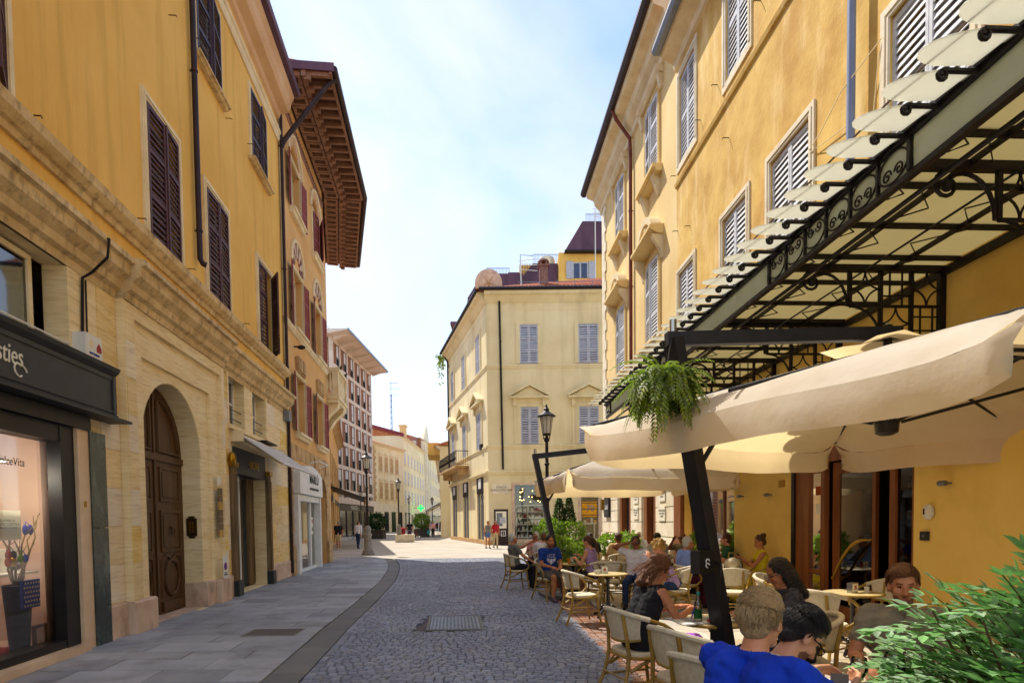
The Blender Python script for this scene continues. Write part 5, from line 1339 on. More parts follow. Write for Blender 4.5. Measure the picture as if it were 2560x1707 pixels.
q = MB(); q.lathe([(.78, b.z), (.82, a.z - .2), (.7, a.z + .05), (.0, a.z + .12)], (a.x, PY + 1.6, 0), 14); smooth_by_angle(q.build('water_tank', 'plaster_pale', PB))
# satellite dish
c = W2(462, 680); sd = thing('satellite_dish', 'rusty pink satellite dish on the palazzo roof corner', 'dish', (c.x, 44.5, 0))
ZQ = at(1080 + 462 / 3.267, 500 + 682 / 3.267, 44.5)
q = MB(); R_ = 1.0
rotm = Matrix.Rotation(math.radians(-78), 3, 'X') @ Matrix.Identity(3)
pts = []
for i in range(6):
    r = R_ * i / 5
    for k in range(20):
        v_ = rotm @ Vector((r * math.cos(2 * PI * k / 20), r * math.sin(2 * PI * k / 20), -.14 * (1 - (r / R_) ** 2))); pts.append(ZQ + v_)
q.add(pts, [(i * 20 + k, i * 20 + (k + 1) % 20, (i + 1) * 20 + (k + 1) % 20, (i + 1) * 20 + k) for i in range(5) for k in range(20)]); q.build('reflector', 'stone_pink', sd, recalc=False)
q = MB(); q.tube([tuple(ZQ), (ZQ.x, ZQ.y, ZE)], .06, 6); q.tube([tuple(ZQ + Vector((0, 0, -.9))), tuple(ZQ + Vector((.1, -.8, -.2)))], .03, 5)
for k in range(5): t_ = 2 * PI * k / 5 + .3; q.tube([tuple(ZQ + Vector((0, -.2, 0))), tuple(ZQ + rotm @ Vector((math.cos(t_), math.sin(t_), .03)))], .035, 4)
q.build('stand', 'stone_warm', sd)
# television aerials
for nm, zx, zy0, zy1, lab in [('television_aerial', 725, 500, 660, 'thin television aerial by the palazzo chimney'), ('television_aerial', 1332, 75, 640, 'tall white aerial pole at the yellow penthouse')]:
    t = thing(nm, lab, 'aerial', (W2(zx, zy1).x, 50, 0), group='aerials on the roofs')
    a, b = at(1080 + zx / 3.267, 500 + zy0 / 3.267, 52), at(1080 + zx / 3.267, 500 + zy1 / 3.267, 52)
    q = MB(); q.tube([(a.x, 52, b.z - 1), (a.x, 52, a.z)], .045, 5)
    for k in range(3): q.tube([(a.x - .2, 52 - .4 * k, a.z - .5 * k), (a.x + 1.4, 52 + .3, a.z - .5 * k + .3)], .03, 4)
    for k in range(9): q.tube([(a.x + .15 * k, 51.7, a.z - .2), (a.x + .15 * k, 52.3, a.z - .1)], .015, 4)
    q.build('pole', 'plastic_white', t)
# orange house fragment left of the palazzo roof
EZ2 = at(1135, 760, 75)
oh = thing('orange_roof_house', 'small orange house top with terrace rail beyond the palazzo roof', 'building', (EZ2.x, 75, 0))
a, b = at(1135, 830, 75), at(1150, 806, 75); q = MB(); q.box(a.x, b.x + 3, 75, 80, 0, b.z - .4); q.build('wall', 'plaster_orange', oh)
q = MB(); q.box(a.x - .4, b.x + 3, 74.6, 80, b.z - .4, b.z); q.build('roof', 'metal_violet', oh)
# ------------------------------------------------------------------ ornate house on the sunny side
RB = thing('ornate_house', 'sand coloured house with pedimented windows and white quoins beside the cafe', 'building', FR.p(21, 0, 0))
mw, uw = [(17.75, 19.0), (21.72, 22.98)], None
H = [(a, b, 6.9, 9.35) for a, b in mw] + [(a, b, 11.75, 13.95) for a, b in mw]
q = MB(FR); q.wall(16.2, 25.5, 4.2, 15.0, 0, H, .25)
q.quad((25.5, 0, 0), (25.5, -10, 0), (25.5, -10, 15), (25.5, 0, 15)); q.quad((16.2, 0, 0), (16.2, -10, 0), (16.2, -10, 15), (16.2, 0, 15)); q.quad((16.2, -.3, 0), (25.5, -.3, 0), (25.5, -.3, 15), (16.2, -.3, 15)); q.quad((16.2, 0, 15), (25.5, 0, 15), (25.5, -10, 15), (16.2, -10, 15))
q.build('wall', 'plaster_sand', RB, recalc=False)
gd_ = [(18.0, 19.3, 0, 3.4), (20.9, 22.6, 0, 3.4)]
q = MB(FR); q.wall(16.2, 25.5, 0, 4.2, .02, gd_, .3); q.build('ground_floor_wall', 'stone_white', RB, recalc=False)
for (a, b) in [(16.2, 17.9), (19.4, 20.8), (22.7, 25.5)]:
    for k in range(7):
        q = MB(FR); z = 1.15 + k * .42; q.box(a + .03, b - .03, .02, .10, z + .012, z + .408); q.build('stone_course', 'stone_white', RB)
    q = MB(FR); q.profile([(.0, 0), (.24, 0), (.24, .75), (.16, .95), (.14, 1.13), (0, 1.13)], a, b); q.build('pedestal', 'stone_white', RB)
for (a, b, z0, z1) in gd_:
    q = MB(FR); q.box(a, a + .28, -.25, .04, 0, z1); q.box(b - .28, b, -.25, .04, 0, z1); q.box(a + .28, b - .28, -.25, .02, z1 - .4, z1); w = q.build('shop_door', 'wood_cafe', RB)
    q = MB(FR); q.box(a + .28, b - .28, -.2, -.15, 0, z1 - .4); q.build('pane', 'window_dark', w)
for k, (s, z) in enumerate([(19.75, 2.72), (19.75, 2.18), (19.75, 1.66), (16.9, 2.72), (16.9, 2.16), (16.9, 1.6)]):
    q = MB(FR); q.box(s, s + .55, .10, .13, z, z + .42); o = q.build('wall_plaque', 'paper', RB); text_part('STUDIO LEGALE\nAVV. R. BELLI\nI PIANO', 'lettering', o, FR, s + .275, .132, z + .21, .06, 'ink', flip=True, extr=.001)
bs = thing('hanging_sign_board', 'black framed sign board with white script on the stone corner', 'sign', FR.p(24.3, .1, 1.6))
q = MB(FR); q.box(23.9, 24.75, .105, .18, 1.75, 2.55); q.build('frame', 'paint_black', bs); q = MB(FR); q.box(23.98, 24.67, .18, .186, 1.83, 2.47); q.build('board', 'board_grey', bs); text_part('Salad', 'lettering', bs, FR, 24.3, .19, 2.15, .2, 'paint_white', flip=True, shear=.3, extr=.002)
q = MB(FR); q.box(25.0, 25.3, .105, .22, 2.05, 2.5); q.build('letter_box', 'brass', RB)
for k in range(27):
    q = MB(FR); z = 4.25 + k * .395; q.box(25.0 - .22 * (k % 2), 25.52, .0, .04, z + .006, z + .389); q.build('quoin', 'stone_white', RB)
for a, b in mw:
    for r, (z0, z1) in enumerate([(6.9, 9.35), (11.75, 13.95)]):
        sash(RB, FR, a, b, z0, z1, -.22, cross=2, back='shop_dark'); surround(RB, FR, a, b, z0, z1, .15, .06, 'plaster_sand')
        w2 = (b - a) / 2 - .004
        for sh_, sg in ((a, 1), (b, -1)): shutter(RB, FR, sh_, sg, w2, z0 + .02, z1 - .02, .012, .05 if sg > 0 else .1, 'shutter_white', sp=.09, panels=3)
        sill(RB, FR, a - .3, b + .3, z0 - .01, 'plaster_sand', out=.3, th=.2)
        m = (a + b) / 2; w = (b - a) / 2 + .42
        q = MB(FR)
        if r == 0:
            zz = z1 + .38
            q.profile([(0, zz), (.2, zz + .02), (.34, zz + .1), (.42, zz + .16), (.42, zz + .24), (0, zz + .28)], m - w, m + w)
            q.build('window_hood', 'plaster_sand', RB)
            n = 12; q = MB(FR)
            for k in range(n):
                t0, t1 = PI * (.12 + .76 * k / n), PI * (.12 + .76 * (k + 1) / n)
                pt = lambda rr, t: (m - rr * math.cos(t) * .92, zz - .05 + rr * math.sin(t) * .92)
                q.prism([pt(.78, t0), pt(.98, t0), pt(.98, t1), pt(.78, t1)], .0, .3)
            q.ell((m, .14, zz + .52), (.2, .14, .28), 10, 7)
            for sg in (-1, 1): q.ell((m + sg * .34, .1, zz + .42), (.16, .1, .16), 9, 6); q.ell((m + sg * .55, .1, zz + .36), (.12, .08, .1), 8, 6)
            q.build('crest', 'trim_cream', RB)
            for sg in (-1, 1):
                q = MB(FR); c = m + sg * (w - .12); q.profile([(0, zz - .65), (.05, zz - .62), (.1, zz - .4), (.3, zz - .12), (.34, zz), (0, zz)], c - .08, c + .08); q.build('console', 'trim_cream', RB)
        else:
            zz = z1 + .22
            q.profile([(0, zz), (.12, zz + .03), (.2, zz + .12), (.24, zz + .2), (0, zz + .24)], m - w, m + w)
            for sg in (-1, 1): q.profile([(0, zz - .4), (.08, zz - .36), (.16, zz - .05), (.16, zz), (0, zz)], m + sg * (w - .1) - .07, m + sg * (w - .1) + .07)
            q.build('window_hood', 'trim_cream', RB)
        for sg in (-1, 1): q = MB(FR); q.profile([(0, z0 - .75), (.05, z0 - .7), (.2, z0 - .3), (.24, z0 - .2), (0, z0 - .2)], m + sg * .6 - .09, m + sg * .6 + .09); q.build('sill_bracket', 'trim_cream', RB)
q = MB(FR); q.profile([(0, 14.35), (.08, 14.4), (.1, 14.55), (.3, 14.75), (.36, 14.95), (.62, 15.05), (.66, 15.2), (.66, 15.26), (0, 15.3)], 16.2, 25.7); q.build('eaves_cornice', 'trim_cream', RB)
q = MB(FR); q.profile([(.64, 15.2), (.78, 15.2), (.86, 15.3), (.84, 15.44), (.64, 15.42)], 16.1, 25.9); q.build('gutter', 'metal_brown', RB)
q = MB(FR); q.profile([(.8, 15.42), (-5, 18), (-10.5, 15.3)], 16.1, 25.9); q.build('roof', 'terracotta_far', RB)
downpipe(RB, FR, [(20.55, .72, 15.25), (20.55, .6, 14.95), (20.6, .12, 14.35), (20.6, .1, 13.9), (20.65, .1, 4.5)], .06, 'metal_red', clips=[(20.62, .1, z) for z in (7, 9.5, 12)])

# ------------------------------------------------------------------ ochre cafe house
CF = thing('cafe_house', 'ochre cafe house with white louvred shutters and a glazed iron canopy', 'building', FR.p(9, 0, 0))
loA = [(6.65, 7.95), (9.8, 11.1), (12.05, 13.2), (14.92, 16.02)]
upA = [(8.95, 10.15), (11.98, 13.05), (14.85, 15.97)]
H = [(a, b, 6.45, 8.03) for a, b in loA] + [(a, b, 10.8, 13.0) for a, b in upA]
q = MB(FR); q.wall(-4, 16.2, 4.6, 13.7, .015, H, .22)
q.quad((-4, 0, 0), (-4, -10, 0), (-4, -10, 13.7), (-4, 0, 13.7)); q.quad((-4, -.35, 4.6), (16.2, -.35, 4.6), (16.2, -.35, 13.7), (-4, -.35, 13.7)); q.quad((-4, 0, 13.7), (16.2, 0, 13.7), (16.2, -10, 13.7), (-4, -10, 13.7))
q.build('upper_wall', 'plaster_ochre', CF, recalc=False)
D0, D1, DZ = 7.42, 10.3, 2.72
q = MB(FR); q.wall(-4, 16.2, 0, 4.6, .015, [(D0, D1, 0, DZ, 0, .12), (12.6, 15.6, .75, 2.9, 0, .3)], .35)
q.build('cafe_wall', 'plaster_cafe', CF, recalc=False)
q = MB(FR); q.box(-4, D0 - .05, .016, .05, 0, .55); q.box(D1 + .05, 16.2, .016, .05, 0, .55); q.build('plinth', 'stone_warm', CF)
for i, (a, b) in enumerate(loA):
    sash(CF, FR, a, b, 6.45, 8.03, -.2, cross=1, back='shop_dark'); surround(CF, FR, a, b, 6.45, 8.03, .15, .035, 'stone_white', d=.015, bottom=True)
    w2 = (b - a) / 2 - .004
    for sh_, sg in ((a, 1), (b, -1)): shutter(CF, FR, sh_, sg, w2, 6.47, 8.0, -.06, .03, 'shutter_white', sp=.1, panels=1, indiv=i < 3, tilt=.042, stile=.05)
for i, (a, b) in enumerate(upA):
    sash(CF, FR, a, b, 10.8, 13.0, -.2, cross=1, back='shop_dark'); surround(CF, FR, a, b, 10.8, 13.0, .15, .035, 'stone_white', d=.015, bottom=True)
    w2 = (b - a) / 2 - .004
    for sh_, sg in ((a, 1), (b, -1)): shutter(CF, FR, sh_, sg, w2, 10.82, 12.98, -.06, .03, 'shutter_white', sp=.1, panels=2, indiv=i > 0, tilt=.042, stile=.05)
q = MB(FR); q.profile([(.015, 10.32), (.06, 10.34), (.08, 10.42), (.05, 10.46), (.015, 10.5)], -4, 16.2); q.build('string_course', 'plaster_ochre', CF)
q = MB(FR); q.profile([(.015, 13.3), (.08, 13.34), (.12, 13.5), (.42, 13.66), (.46, 13.8), (.015, 13.84)], -4, 16.2); q.build('eaves_cornice', 'trim_cream', CF)
q = MB(FR); q.profile([(.44, 13.76), (.6, 13.74), (.66, 13.84), (.64, 13.96), (.44, 13.92)], -4, 16.25); q.build('gutter', 'metal_grey', CF)
q = MB(FR); q.profile([(.6, 13.95), (-5, 16.3), (-10.5, 13.8)], -4, 16.2); q.build('roof', 'terracotta_far', CF)
q = MB(FR)
for s, z in [(16.25, 10.7), (14.5, 11.0), (13.5, 11.1), (11.5, 11.2), (12.9, 9.6), (15.2, 8.9), (16.1, 9.2)]: hook(q, s, z, .015)
q.build('wall_hooks', 'iron_dark', CF)
downpipe(CF, FR, [(8.5, .18, 13.75), (8.5, .18, 4.7)], .055, 'metal_blue')
q = MB(FR); q.tube([(9.75, .06, 7.45), (9.2, .2, 7.38), (8.6, .26, 7.55), (8.05, .06, 7.85)], .007, 4); q.tube([(9.75, .06, 7.4), (8.7, .05, 7.2), (8.2, .06, 7.0), (8.1, .06, 7.7)], .007, 4); q.build('cable', 'trim_cream', CF)
# cafe doorway
q = MB(FR)
q.box(D1 - .1, D1 - .002, -.1, .03, 0, DZ); q.build('shutter_rail', 'paint_black', CF)
q = MB(FR)
q.box(9.8, D1 - .1, -.08, -.0, 0, DZ - .22); q.box(9.36, 9.46, -.08, .0, 0, DZ - .22); q.box(D0 + .36, D0 + .46, -.08, .0, 0, DZ - .22); q.box(D0, D0 + .05, -.08, .0, 0, DZ - .22); q.box(D0, D1 - .1, -.08, .005, DZ - .22, DZ - .002); q.box(9.46, 9.8, -.07, -.01, 0, .35); q.box(9.46, 9.8, -.07, -.01, .75, .82); q.box(9.46, 9.8, -.07, -.01, 2.35, 2.5); q.box(D0 + .05, D0 + .36, -.07, -.01, 0, .8)
df = q.build('door_frame', 'wood_cafe', CF)
for (a, b, z0, z1) in [(9.46, 9.8, .82, 2.35), (9.46, 9.8, .35, .75), (D0 + .05, D0 + .36, .8, 2.5)]: q = MB(FR); q.quad((a, -.04, z0), (b, -.04, z0), (b, -.04, z1), (a, -.04, z1)); q.build('pane', 'pane_door', df, recalc=False)
for (z, m, h) in [(2.0, 'terracotta', .14), (1.7, 'paper', .16), (1.1, 'leaf_lime', .22)]: q = MB(FR); q.box(9.5, 9.66, -.038, -.033, z, z + h); q.build('sticker', m, df)
q = MB(FR); q.box(9.14, 9.3, -.15, -.1, 0, DZ - .24); q.box(8.3, 8.37, -.15, -.1, 0, DZ - .24); q.box(8.37, 9.14, -.15, -.1, 0, .3); q.box(8.37, 9.14, -.15, -.1, DZ - .42, DZ - .24); dl = q.build('door', 'wood_cafe', CF)
q = MB(FR); q.quad((8.37, -.12, .3), (9.14, -.12, .3), (9.14, -.12, DZ - .42), (8.37, -.12, DZ - .42)); q.build('pane', 'pane_door', dl, recalc=False)
q = MB(FR); q.tube([(9.2 - .9 * t + .06 * math.sin(t * 6), -.04 + .05 * math.sin(PI * t), .78 + .62 * t + .1 * math.sin(t * 2 * PI - 2.4)) for t in [k / 12 for k in range(13)]], [.012 + .012 * math.sin(PI * k / 12) for k in range(13)], 8); q.ell((9.2, -.05, .72), (.03, .03, .03)); smooth_by_angle(q.build('handle', 'brass', dl))
q = MB(FR); q.box(9.7, 9.95, .006, .02, DZ - .2, DZ - .04); q.build('door_closer', 'metal_grey', CF)
q = MB(FR)
q.quad((6.6, -2.6, 0), (11, -2.6, 0), (11, -2.6, 3.2), (6.6, -2.6, 3.2)); q.quad((6.6, -.13, 0), (6.6, -2.6, 0), (6.6, -2.6, 3.2), (6.6, -.13, 3.2)); q.quad((11, -.13, 0), (11, -2.6, 0), (11, -2.6, 3.2), (11, -.13, 3.2)); q.quad((6.6, -.13, 3.2), (11, -.13, 3.2), (11, -2.6, 3.2), (6.6, -2.6, 3.2)); q.quad((6.6, -.13, .01), (11, -.13, .01), (11, -2.6, .01), (6.6, -2.6, .01)); q.quad((6.6, -.14, DZ), (11, -.14, DZ), (11, -.14, 3.2), (6.6, -.14, 3.2))
q.build('cafe_interior', 'shop_dark', CF, recalc=False)
# bottles on the back shelves
bsf = thing('bottle_shelf', 'dark wall shelf of wine bottles deep inside the cafe', 'shelf', FR.p(9.9, -2.3, 1.5))
for z in (1.55, 2.1): q = MB(FR); q.box(9.0, 10.95, -2.5, -2.2, z - .03, z); q.build('shelf_board', 'wood_cafe', bsf)
rs = random.Random(6)
for k in range(14):
    s = 9.15 + .25 * (k % 7) + rs.uniform(-.03, .03); z = 1.55 if k < 7 else 2.1
    b = thing('wine_bottle', ['dark wine bottle with pale label on the lower cafe shelf', 'dark wine bottle with pale label on the upper cafe shelf'][k // 7], 'bottle', FR.p(s, -2.35, z), group=['bottles on the lower cafe shelf', 'bottles on the upper cafe shelf'][k // 7])
    q = MB(FR); q.lathe([(.037, 0), (.037, .2), (.014, .25), (.014, .31), (0, .31)], (s, -2.35, z), 10); smooth_by_angle(q.build('glass', 'leaf_dark', b))
    q = MB(FR); q.lathe([(.0385, .06), (.0385, .16)], (s, -2.35, z), 10); q.build('paper_label', 'paper', b, recalc=False)
lt = thing('filament_lamp', 'small amber filament lamp just inside the cafe door', 'lamp', FR.p(8.6, -.9, 2.5))
q = MB(FR); q.ell((8.6, -.9, 2.55), (.045, .045, .075)); q.build('bulb', 'bulb', lt); q = MB(FR); q.tube([(8.6, -.9, 2.62), (8.6, -.9, 3.2)], .012, 5); q.build('cord', 'brass', lt)
cm_ = thing('coffee_counter', 'dark counter with stacked white cups inside the cafe door', 'counter', FR.p(8.1, -1.3, 0))
q = MB(FR); q.box(7.3, 8.45, -1.7, -1.1, .01, 1.1); q.build('body', 'wood_cafe', cm_); q = MB(FR); q.box(7.25, 8.5, -1.75, -1.05, 1.1, 1.14); q.build('top', 'metal_grey', cm_)
for k in range(6): q = MB(FR); q.lathe([(.03, 0), (.06, .02), (.07, .06), (.065, .06), (.05, .03), (0, .02)], (8.0 + .14 * (k % 3), -1.3, 1.141 + .055 * (k // 3)), 10); q.build('cup', 'plastic_white', cm_)
# shop window beside the door
sash(CF, FR, 12.6, 15.6, .75, 2.9, -.22, fm='wood_cafe', gm='pane_dark', cross=0, mull=2, bw=.09, back='shop_dark')
q = MB(FR); q.box(15.65, 16.15, .016, .12, 0, 3.3); q.build('brown_pier', 'wood_cafe', CF)
# plates and lamps on the wall
def onwall(px, py): return FR.hit(px, py)
s, z = onwall(1955, 1150)
q = MB(FR); q.box(s - .12, s + .12, .016, .03, z - .15, z + .13); o = q.build('number_plate', 'paint_white', CF); text_part('30', 'lettering', o, FR, s + .02, .032, z, .15, 'ink_blue', flip=True, extr=.001); text_part('A', 'lettering', o, FR, s - .09, .032, z - .06, .05, 'ink_blue', flip=True, extr=.001)
s, z = onwall(1957, 1209); q = MB(FR); q.box(s - .1, s + .1, .016, .026, z - .06, z + .06); q.build('brass_plate', 'brass', CF)
for (px, py) in [(1932, 1236), (2382, 1207), (1861, 1240)]:
    s, z = onwall(px, py); q = MB(FR); q.tube([(s, .016, z), (s, .1, z)], .012, 6); q.tube([(s - .02, .1, z), (s + .07, .11, z)], .032, 10); q.build('spot_lamp', 'metal_grey', CF)
s, z = onwall(2331, 1279); q = MB(FR); q.ell((s, .05, z), (.075, .05, .095), 14, 9); o = smooth_by_angle(q.build('door_bell', 'plastic_white', CF)); q = MB(FR); q.box(s + .0, s + .02, .095, .103, z - .03, z + .04); q.build('bell_slot', 'ink', o)
s, z = onwall(2318, 1339); q = MB(FR); q.box(s - .06, s + .06, .016, .05, z - .055, z + .055); o = q.build('socket_box', 'board_grey', CF); q = MB(FR); q.box(s - .012, s + .012, .05, .053, z - .012, z + .012); q.build('lens', 'metal_grey', o)
s, z = onwall(1880, 1140); q = MB(FR); q.tube([(s + .3, .03, z + .1), (s + .1, .14, z - .02), (s - .1, .14, z - .02), (s - .3, .03, z + .1)], .02, 6); q.tube([(s - .1, .02, z + .1), (s - .13, .05, z - .2), (s - .05, .02, z - .3)], .008, 4); q.build('iron_hook', 'iron_dark', CF)

# ------------------------------------------------------------------ iron and glass canopy
CA = thing('glazed_canopy', 'black iron canopy with frosted glass scales along the cafe front', 'canopy', FR.p(9, 0, 4.5))
C0, C1, CD, CZ = 1.2, 15.8, 2.0, 4.6
q = MB(FR)
q.box(C0, C1, CD - .03, CD + .05, CZ - .04, CZ + .02); q.box(C0, C1, CD - .03, CD + .03, CZ - .335, CZ - .29); q.box(C0, C1, CD + .05, CD + .08, CZ - .01, CZ + .035)
q.tube([(C0, CD - .22, CZ - .33), (C1, CD - .22, CZ - .33)], .022, 6)
q.box(C0, C1, 0.02, .08, CZ - .22, CZ - .14); q.build('edge_beam', 'iron_dark', CA)
per = [(C0, 1.85, 's'), (1.85, 4.85, 'g'), (4.85, 7.08, 's'), (7.08, 10.07, 'g'), (10.07, 12.3, 's'), (12.3, 15.25, 'g'), (15.25, C1, 's')]
for (a, b, k) in per:
    q = MB(FR); q.box(a + .02, b - .02, CD + .0, CD + .012, CZ - .29, CZ - .04); q.build('frieze_glass', 'glass_frost', CA)
    q = MB(FR); q.box(a - .018, a + .018, CD + .012, CD + .045, CZ - .29, CZ - .04); q.build('frieze_post', 'iron_dark', CA)
    if k == 's':
        n = max(1, round((b - a) / .37)); w = (b - a) / n
        for i in range(n):
            c = a + (i + .5) * w; zc = CZ - .165; q = MB(FR)
            if i: q.box(a + i * w - .012, a + i * w + .012, CD + .012, CD + .04, CZ - .29, CZ - .04)
            q.tube([(c + w * .46 * math.cos(t), CD + .03, zc + .118 * math.sin(t)) for t in [2 * PI * j / 20 for j in range(20)]], .009, 5, closed=True)
            up_ = -1 if i < n / 2 else 1
            for sg in (-1, 1):
                pts = []
                for j in range(15):
                    t = j * .62; r = .055 * (1 - j / 17)
                    pts.append((c + sg * (.07 - r * math.cos(t) * 1.0), CD + .032, zc + up_ * (.045) + up_ * r * math.sin(t) * -1))
                q.tube(pts, .008, 5)
            q.build('scroll_panel', 'iron_dark', CA)
# scales of glass standing out beyond the front, each with an iron volute
sp_ = .333; n = int((C1 - C0) / sp_)
for i in range(n):
    c = C0 + (i + .5) * sp_; w = sp_ * .53
    arc = [(c - w * math.cos(PI * k / 12), CD + .27 + .30 * math.sin(PI * k / 12)) for k in range(13)]
    q = MB(fn=lambda a, d, z: FR.p(a, d, z - (d - CD) * .06 + (a - c) * .12))
    q.plan([(c - w, CD + .06)] + arc + [(c + w, CD + .06)], CZ + .0, CZ + .01); q.build('glass_scale', 'glass_scale', CA)
    s = C0 + i * sp_
    q = MB(FR); q.tube([(s, CD + .06, CZ - .03), (s, CD + .3, CZ - .03)], .02, 6); q.tube([(s + .02, CD + .06, CZ - .01), (s + .02, CD + .28, CZ - .012)], .014, 5)
    q.tube([(s, CD + .3 + .03 * math.sin(t), CZ - .06 + .03 * math.cos(t)) for t in [k * .7 for k in range(9)]], .015, 6); q.ell((s, CD + .31, CZ - .06), (.022, .022, .022), 7, 5); q.build('volute_bracket', 'iron_dark', CA)
q = MB(FR); q.tube([(C0, CD + .42, CZ + .0), (C1, CD + .42, CZ + .0)], .008, 4); q.build('wire', 'bronze', CA)
# glass roof panels, ribs and tracery
nr = 21
for i in range(nr):
    a, b = C0 + (C1 - C0) * i / nr, C0 + (C1 - C0) * (i + 1) / nr
    q = MB(FR); q.box(a + .012, b - .012, .02, CD - .04, CZ - .09, CZ - .078); q.build('roof_glass', 'glass_roof', CA)
    q = MB(FR); q.box(a - .012, a + .012, .02, CD - .04, CZ - .14, CZ - .06); q.build('rib', 'iron_dark', CA)
    q = MB(FR)
    m = (a + b) / 2
    q.tube([(a, 1.55, CZ - .13), (m, 1.2, CZ - .12), (b, 1.55, CZ - .13)], .008, 4); q.tube([(a, .5, CZ - .13), (m, .85, CZ - .12), (b, .5, CZ - .13)], .008, 4)
    q.tube([(a, 1.75, CZ - .13), (a + .1, 1.62, CZ - .13), (a + .2, 1.7, CZ - .13), (a + .12, 1.82, CZ - .13)], .008, 4)
    q.build('tracery', 'iron_dark', CA)
q = MB(FR)
for d in (.62, 1.4): q.box(C0, C1, d - .012, d + .012, CZ - .15, CZ - .1)
q.tube([(C0, 1.02, CZ - .2), (C1, 1.02, CZ - .2)], .012, 5)
q.build('purlin', 'iron_dark', CA)
def bracket(s):
    q = MB(FR); T = .03; zt = CZ - .18; c = .364
    q.box(s - .035, s + .035, .03, CD - .05, zt, zt + .07)
    q.box(s - .03, s + .03, .016, .09, zt - 1.45, zt)
    xs = [.05, .05 + c, .05 + 2 * c, .05 + 3 * c]; zs = [zt, zt - .385, zt - .77, zt - 1.155]
    for k in range(3): q.box(s - .014, s + .014, .05, xs[3 - k], zs[k + 1] - .014, zs[k + 1] + .014)
    for k in range(1, 4): q.box(s - .02, s + .02, xs[k] - .02, xs[k] + .02, zs[4 - k], zt)
    for r in range(3):
        for k in range(3 - r):
            x0, x1, z1, z0 = xs[k], xs[k + 1], zs[r], zs[r + 1]; xm, zm = (x0 + x1) / 2, (z0 + z1) / 2
            if (r + k) % 2 == 0:
                for (cx_, cz_, a0) in [(x0, z0, 0), (x1, z0, PI / 2), (x1, z1, PI), (x0, z1, 3 * PI / 2)]:
                    q.tube([(s, cx_ + (c / 2) * math.cos(a0 + PI / 2 * j / 6), cz_ + (.385 / 2) * math.sin(a0 + PI / 2 * j / 6)) for j in range(7)], .011, 5)
            else:
                for f in (.3, .7): q.box(s - .008, s + .008, x0 + c * f - .008, x0 + c * f + .008, z0, z1); q.box(s - .008, s + .008, x0, x1, z0 + .385 * f - .008, z0 + .385 * f + .008)
    o = q.build('bracket', 'iron_dark', CA)
    q = MB(FR)
    q.tube([(s, xs[3] + .03 + (CD - .35 - xs[3]) * (1 - math.cos(t)) * .55, zs[1] + (.36) * math.sin(t)) for t in [PI / 2 * 1.25 * k / 10 for k in range(11)]], [.018] * 11, 6)
    cxv, czv = CD - .42, zt - .12
    q.tube([(s, cxv + .12 * (1 - k / 16) * math.cos(1.2 - k * .55), czv + .12 * (1 - k / 16) * math.sin(1.2 - k * .55)) for k in range(15)], .017, 6); q.ell((s, cxv, czv), (.04, .05, .05), 8, 6)
    for k in range(1, 3):
        x0, z0, x1, z1 = xs[4 - k], zs[k], xs[3 - k], zs[k + 1]
        q.tube([(s, x1 + (x0 - x1) * math.cos(t), z1 + (z0 - z1) * math.sin(t)) for t in [PI / 2 * (1 - j / 8) for j in range(9)]] if False else [(s, x0 - (x0 - x1) * math.sin(t), z1 + (z0 - z1) * math.cos(t)) for t in [PI / 2 * j / 8 for j in range(9)]], .016, 6)
    q.tube([(s, xs[1] - (xs[1] - .04) * math.sin(t), zt - 1.45 + (.3) * math.cos(t)) for t in [PI / 2 * j / 8 for j in range(9)]], .016, 6)
    q.build('scroll', 'iron_dark', o)
for k in range(-1, 6): bracket(5.03 + 1.95 * k)
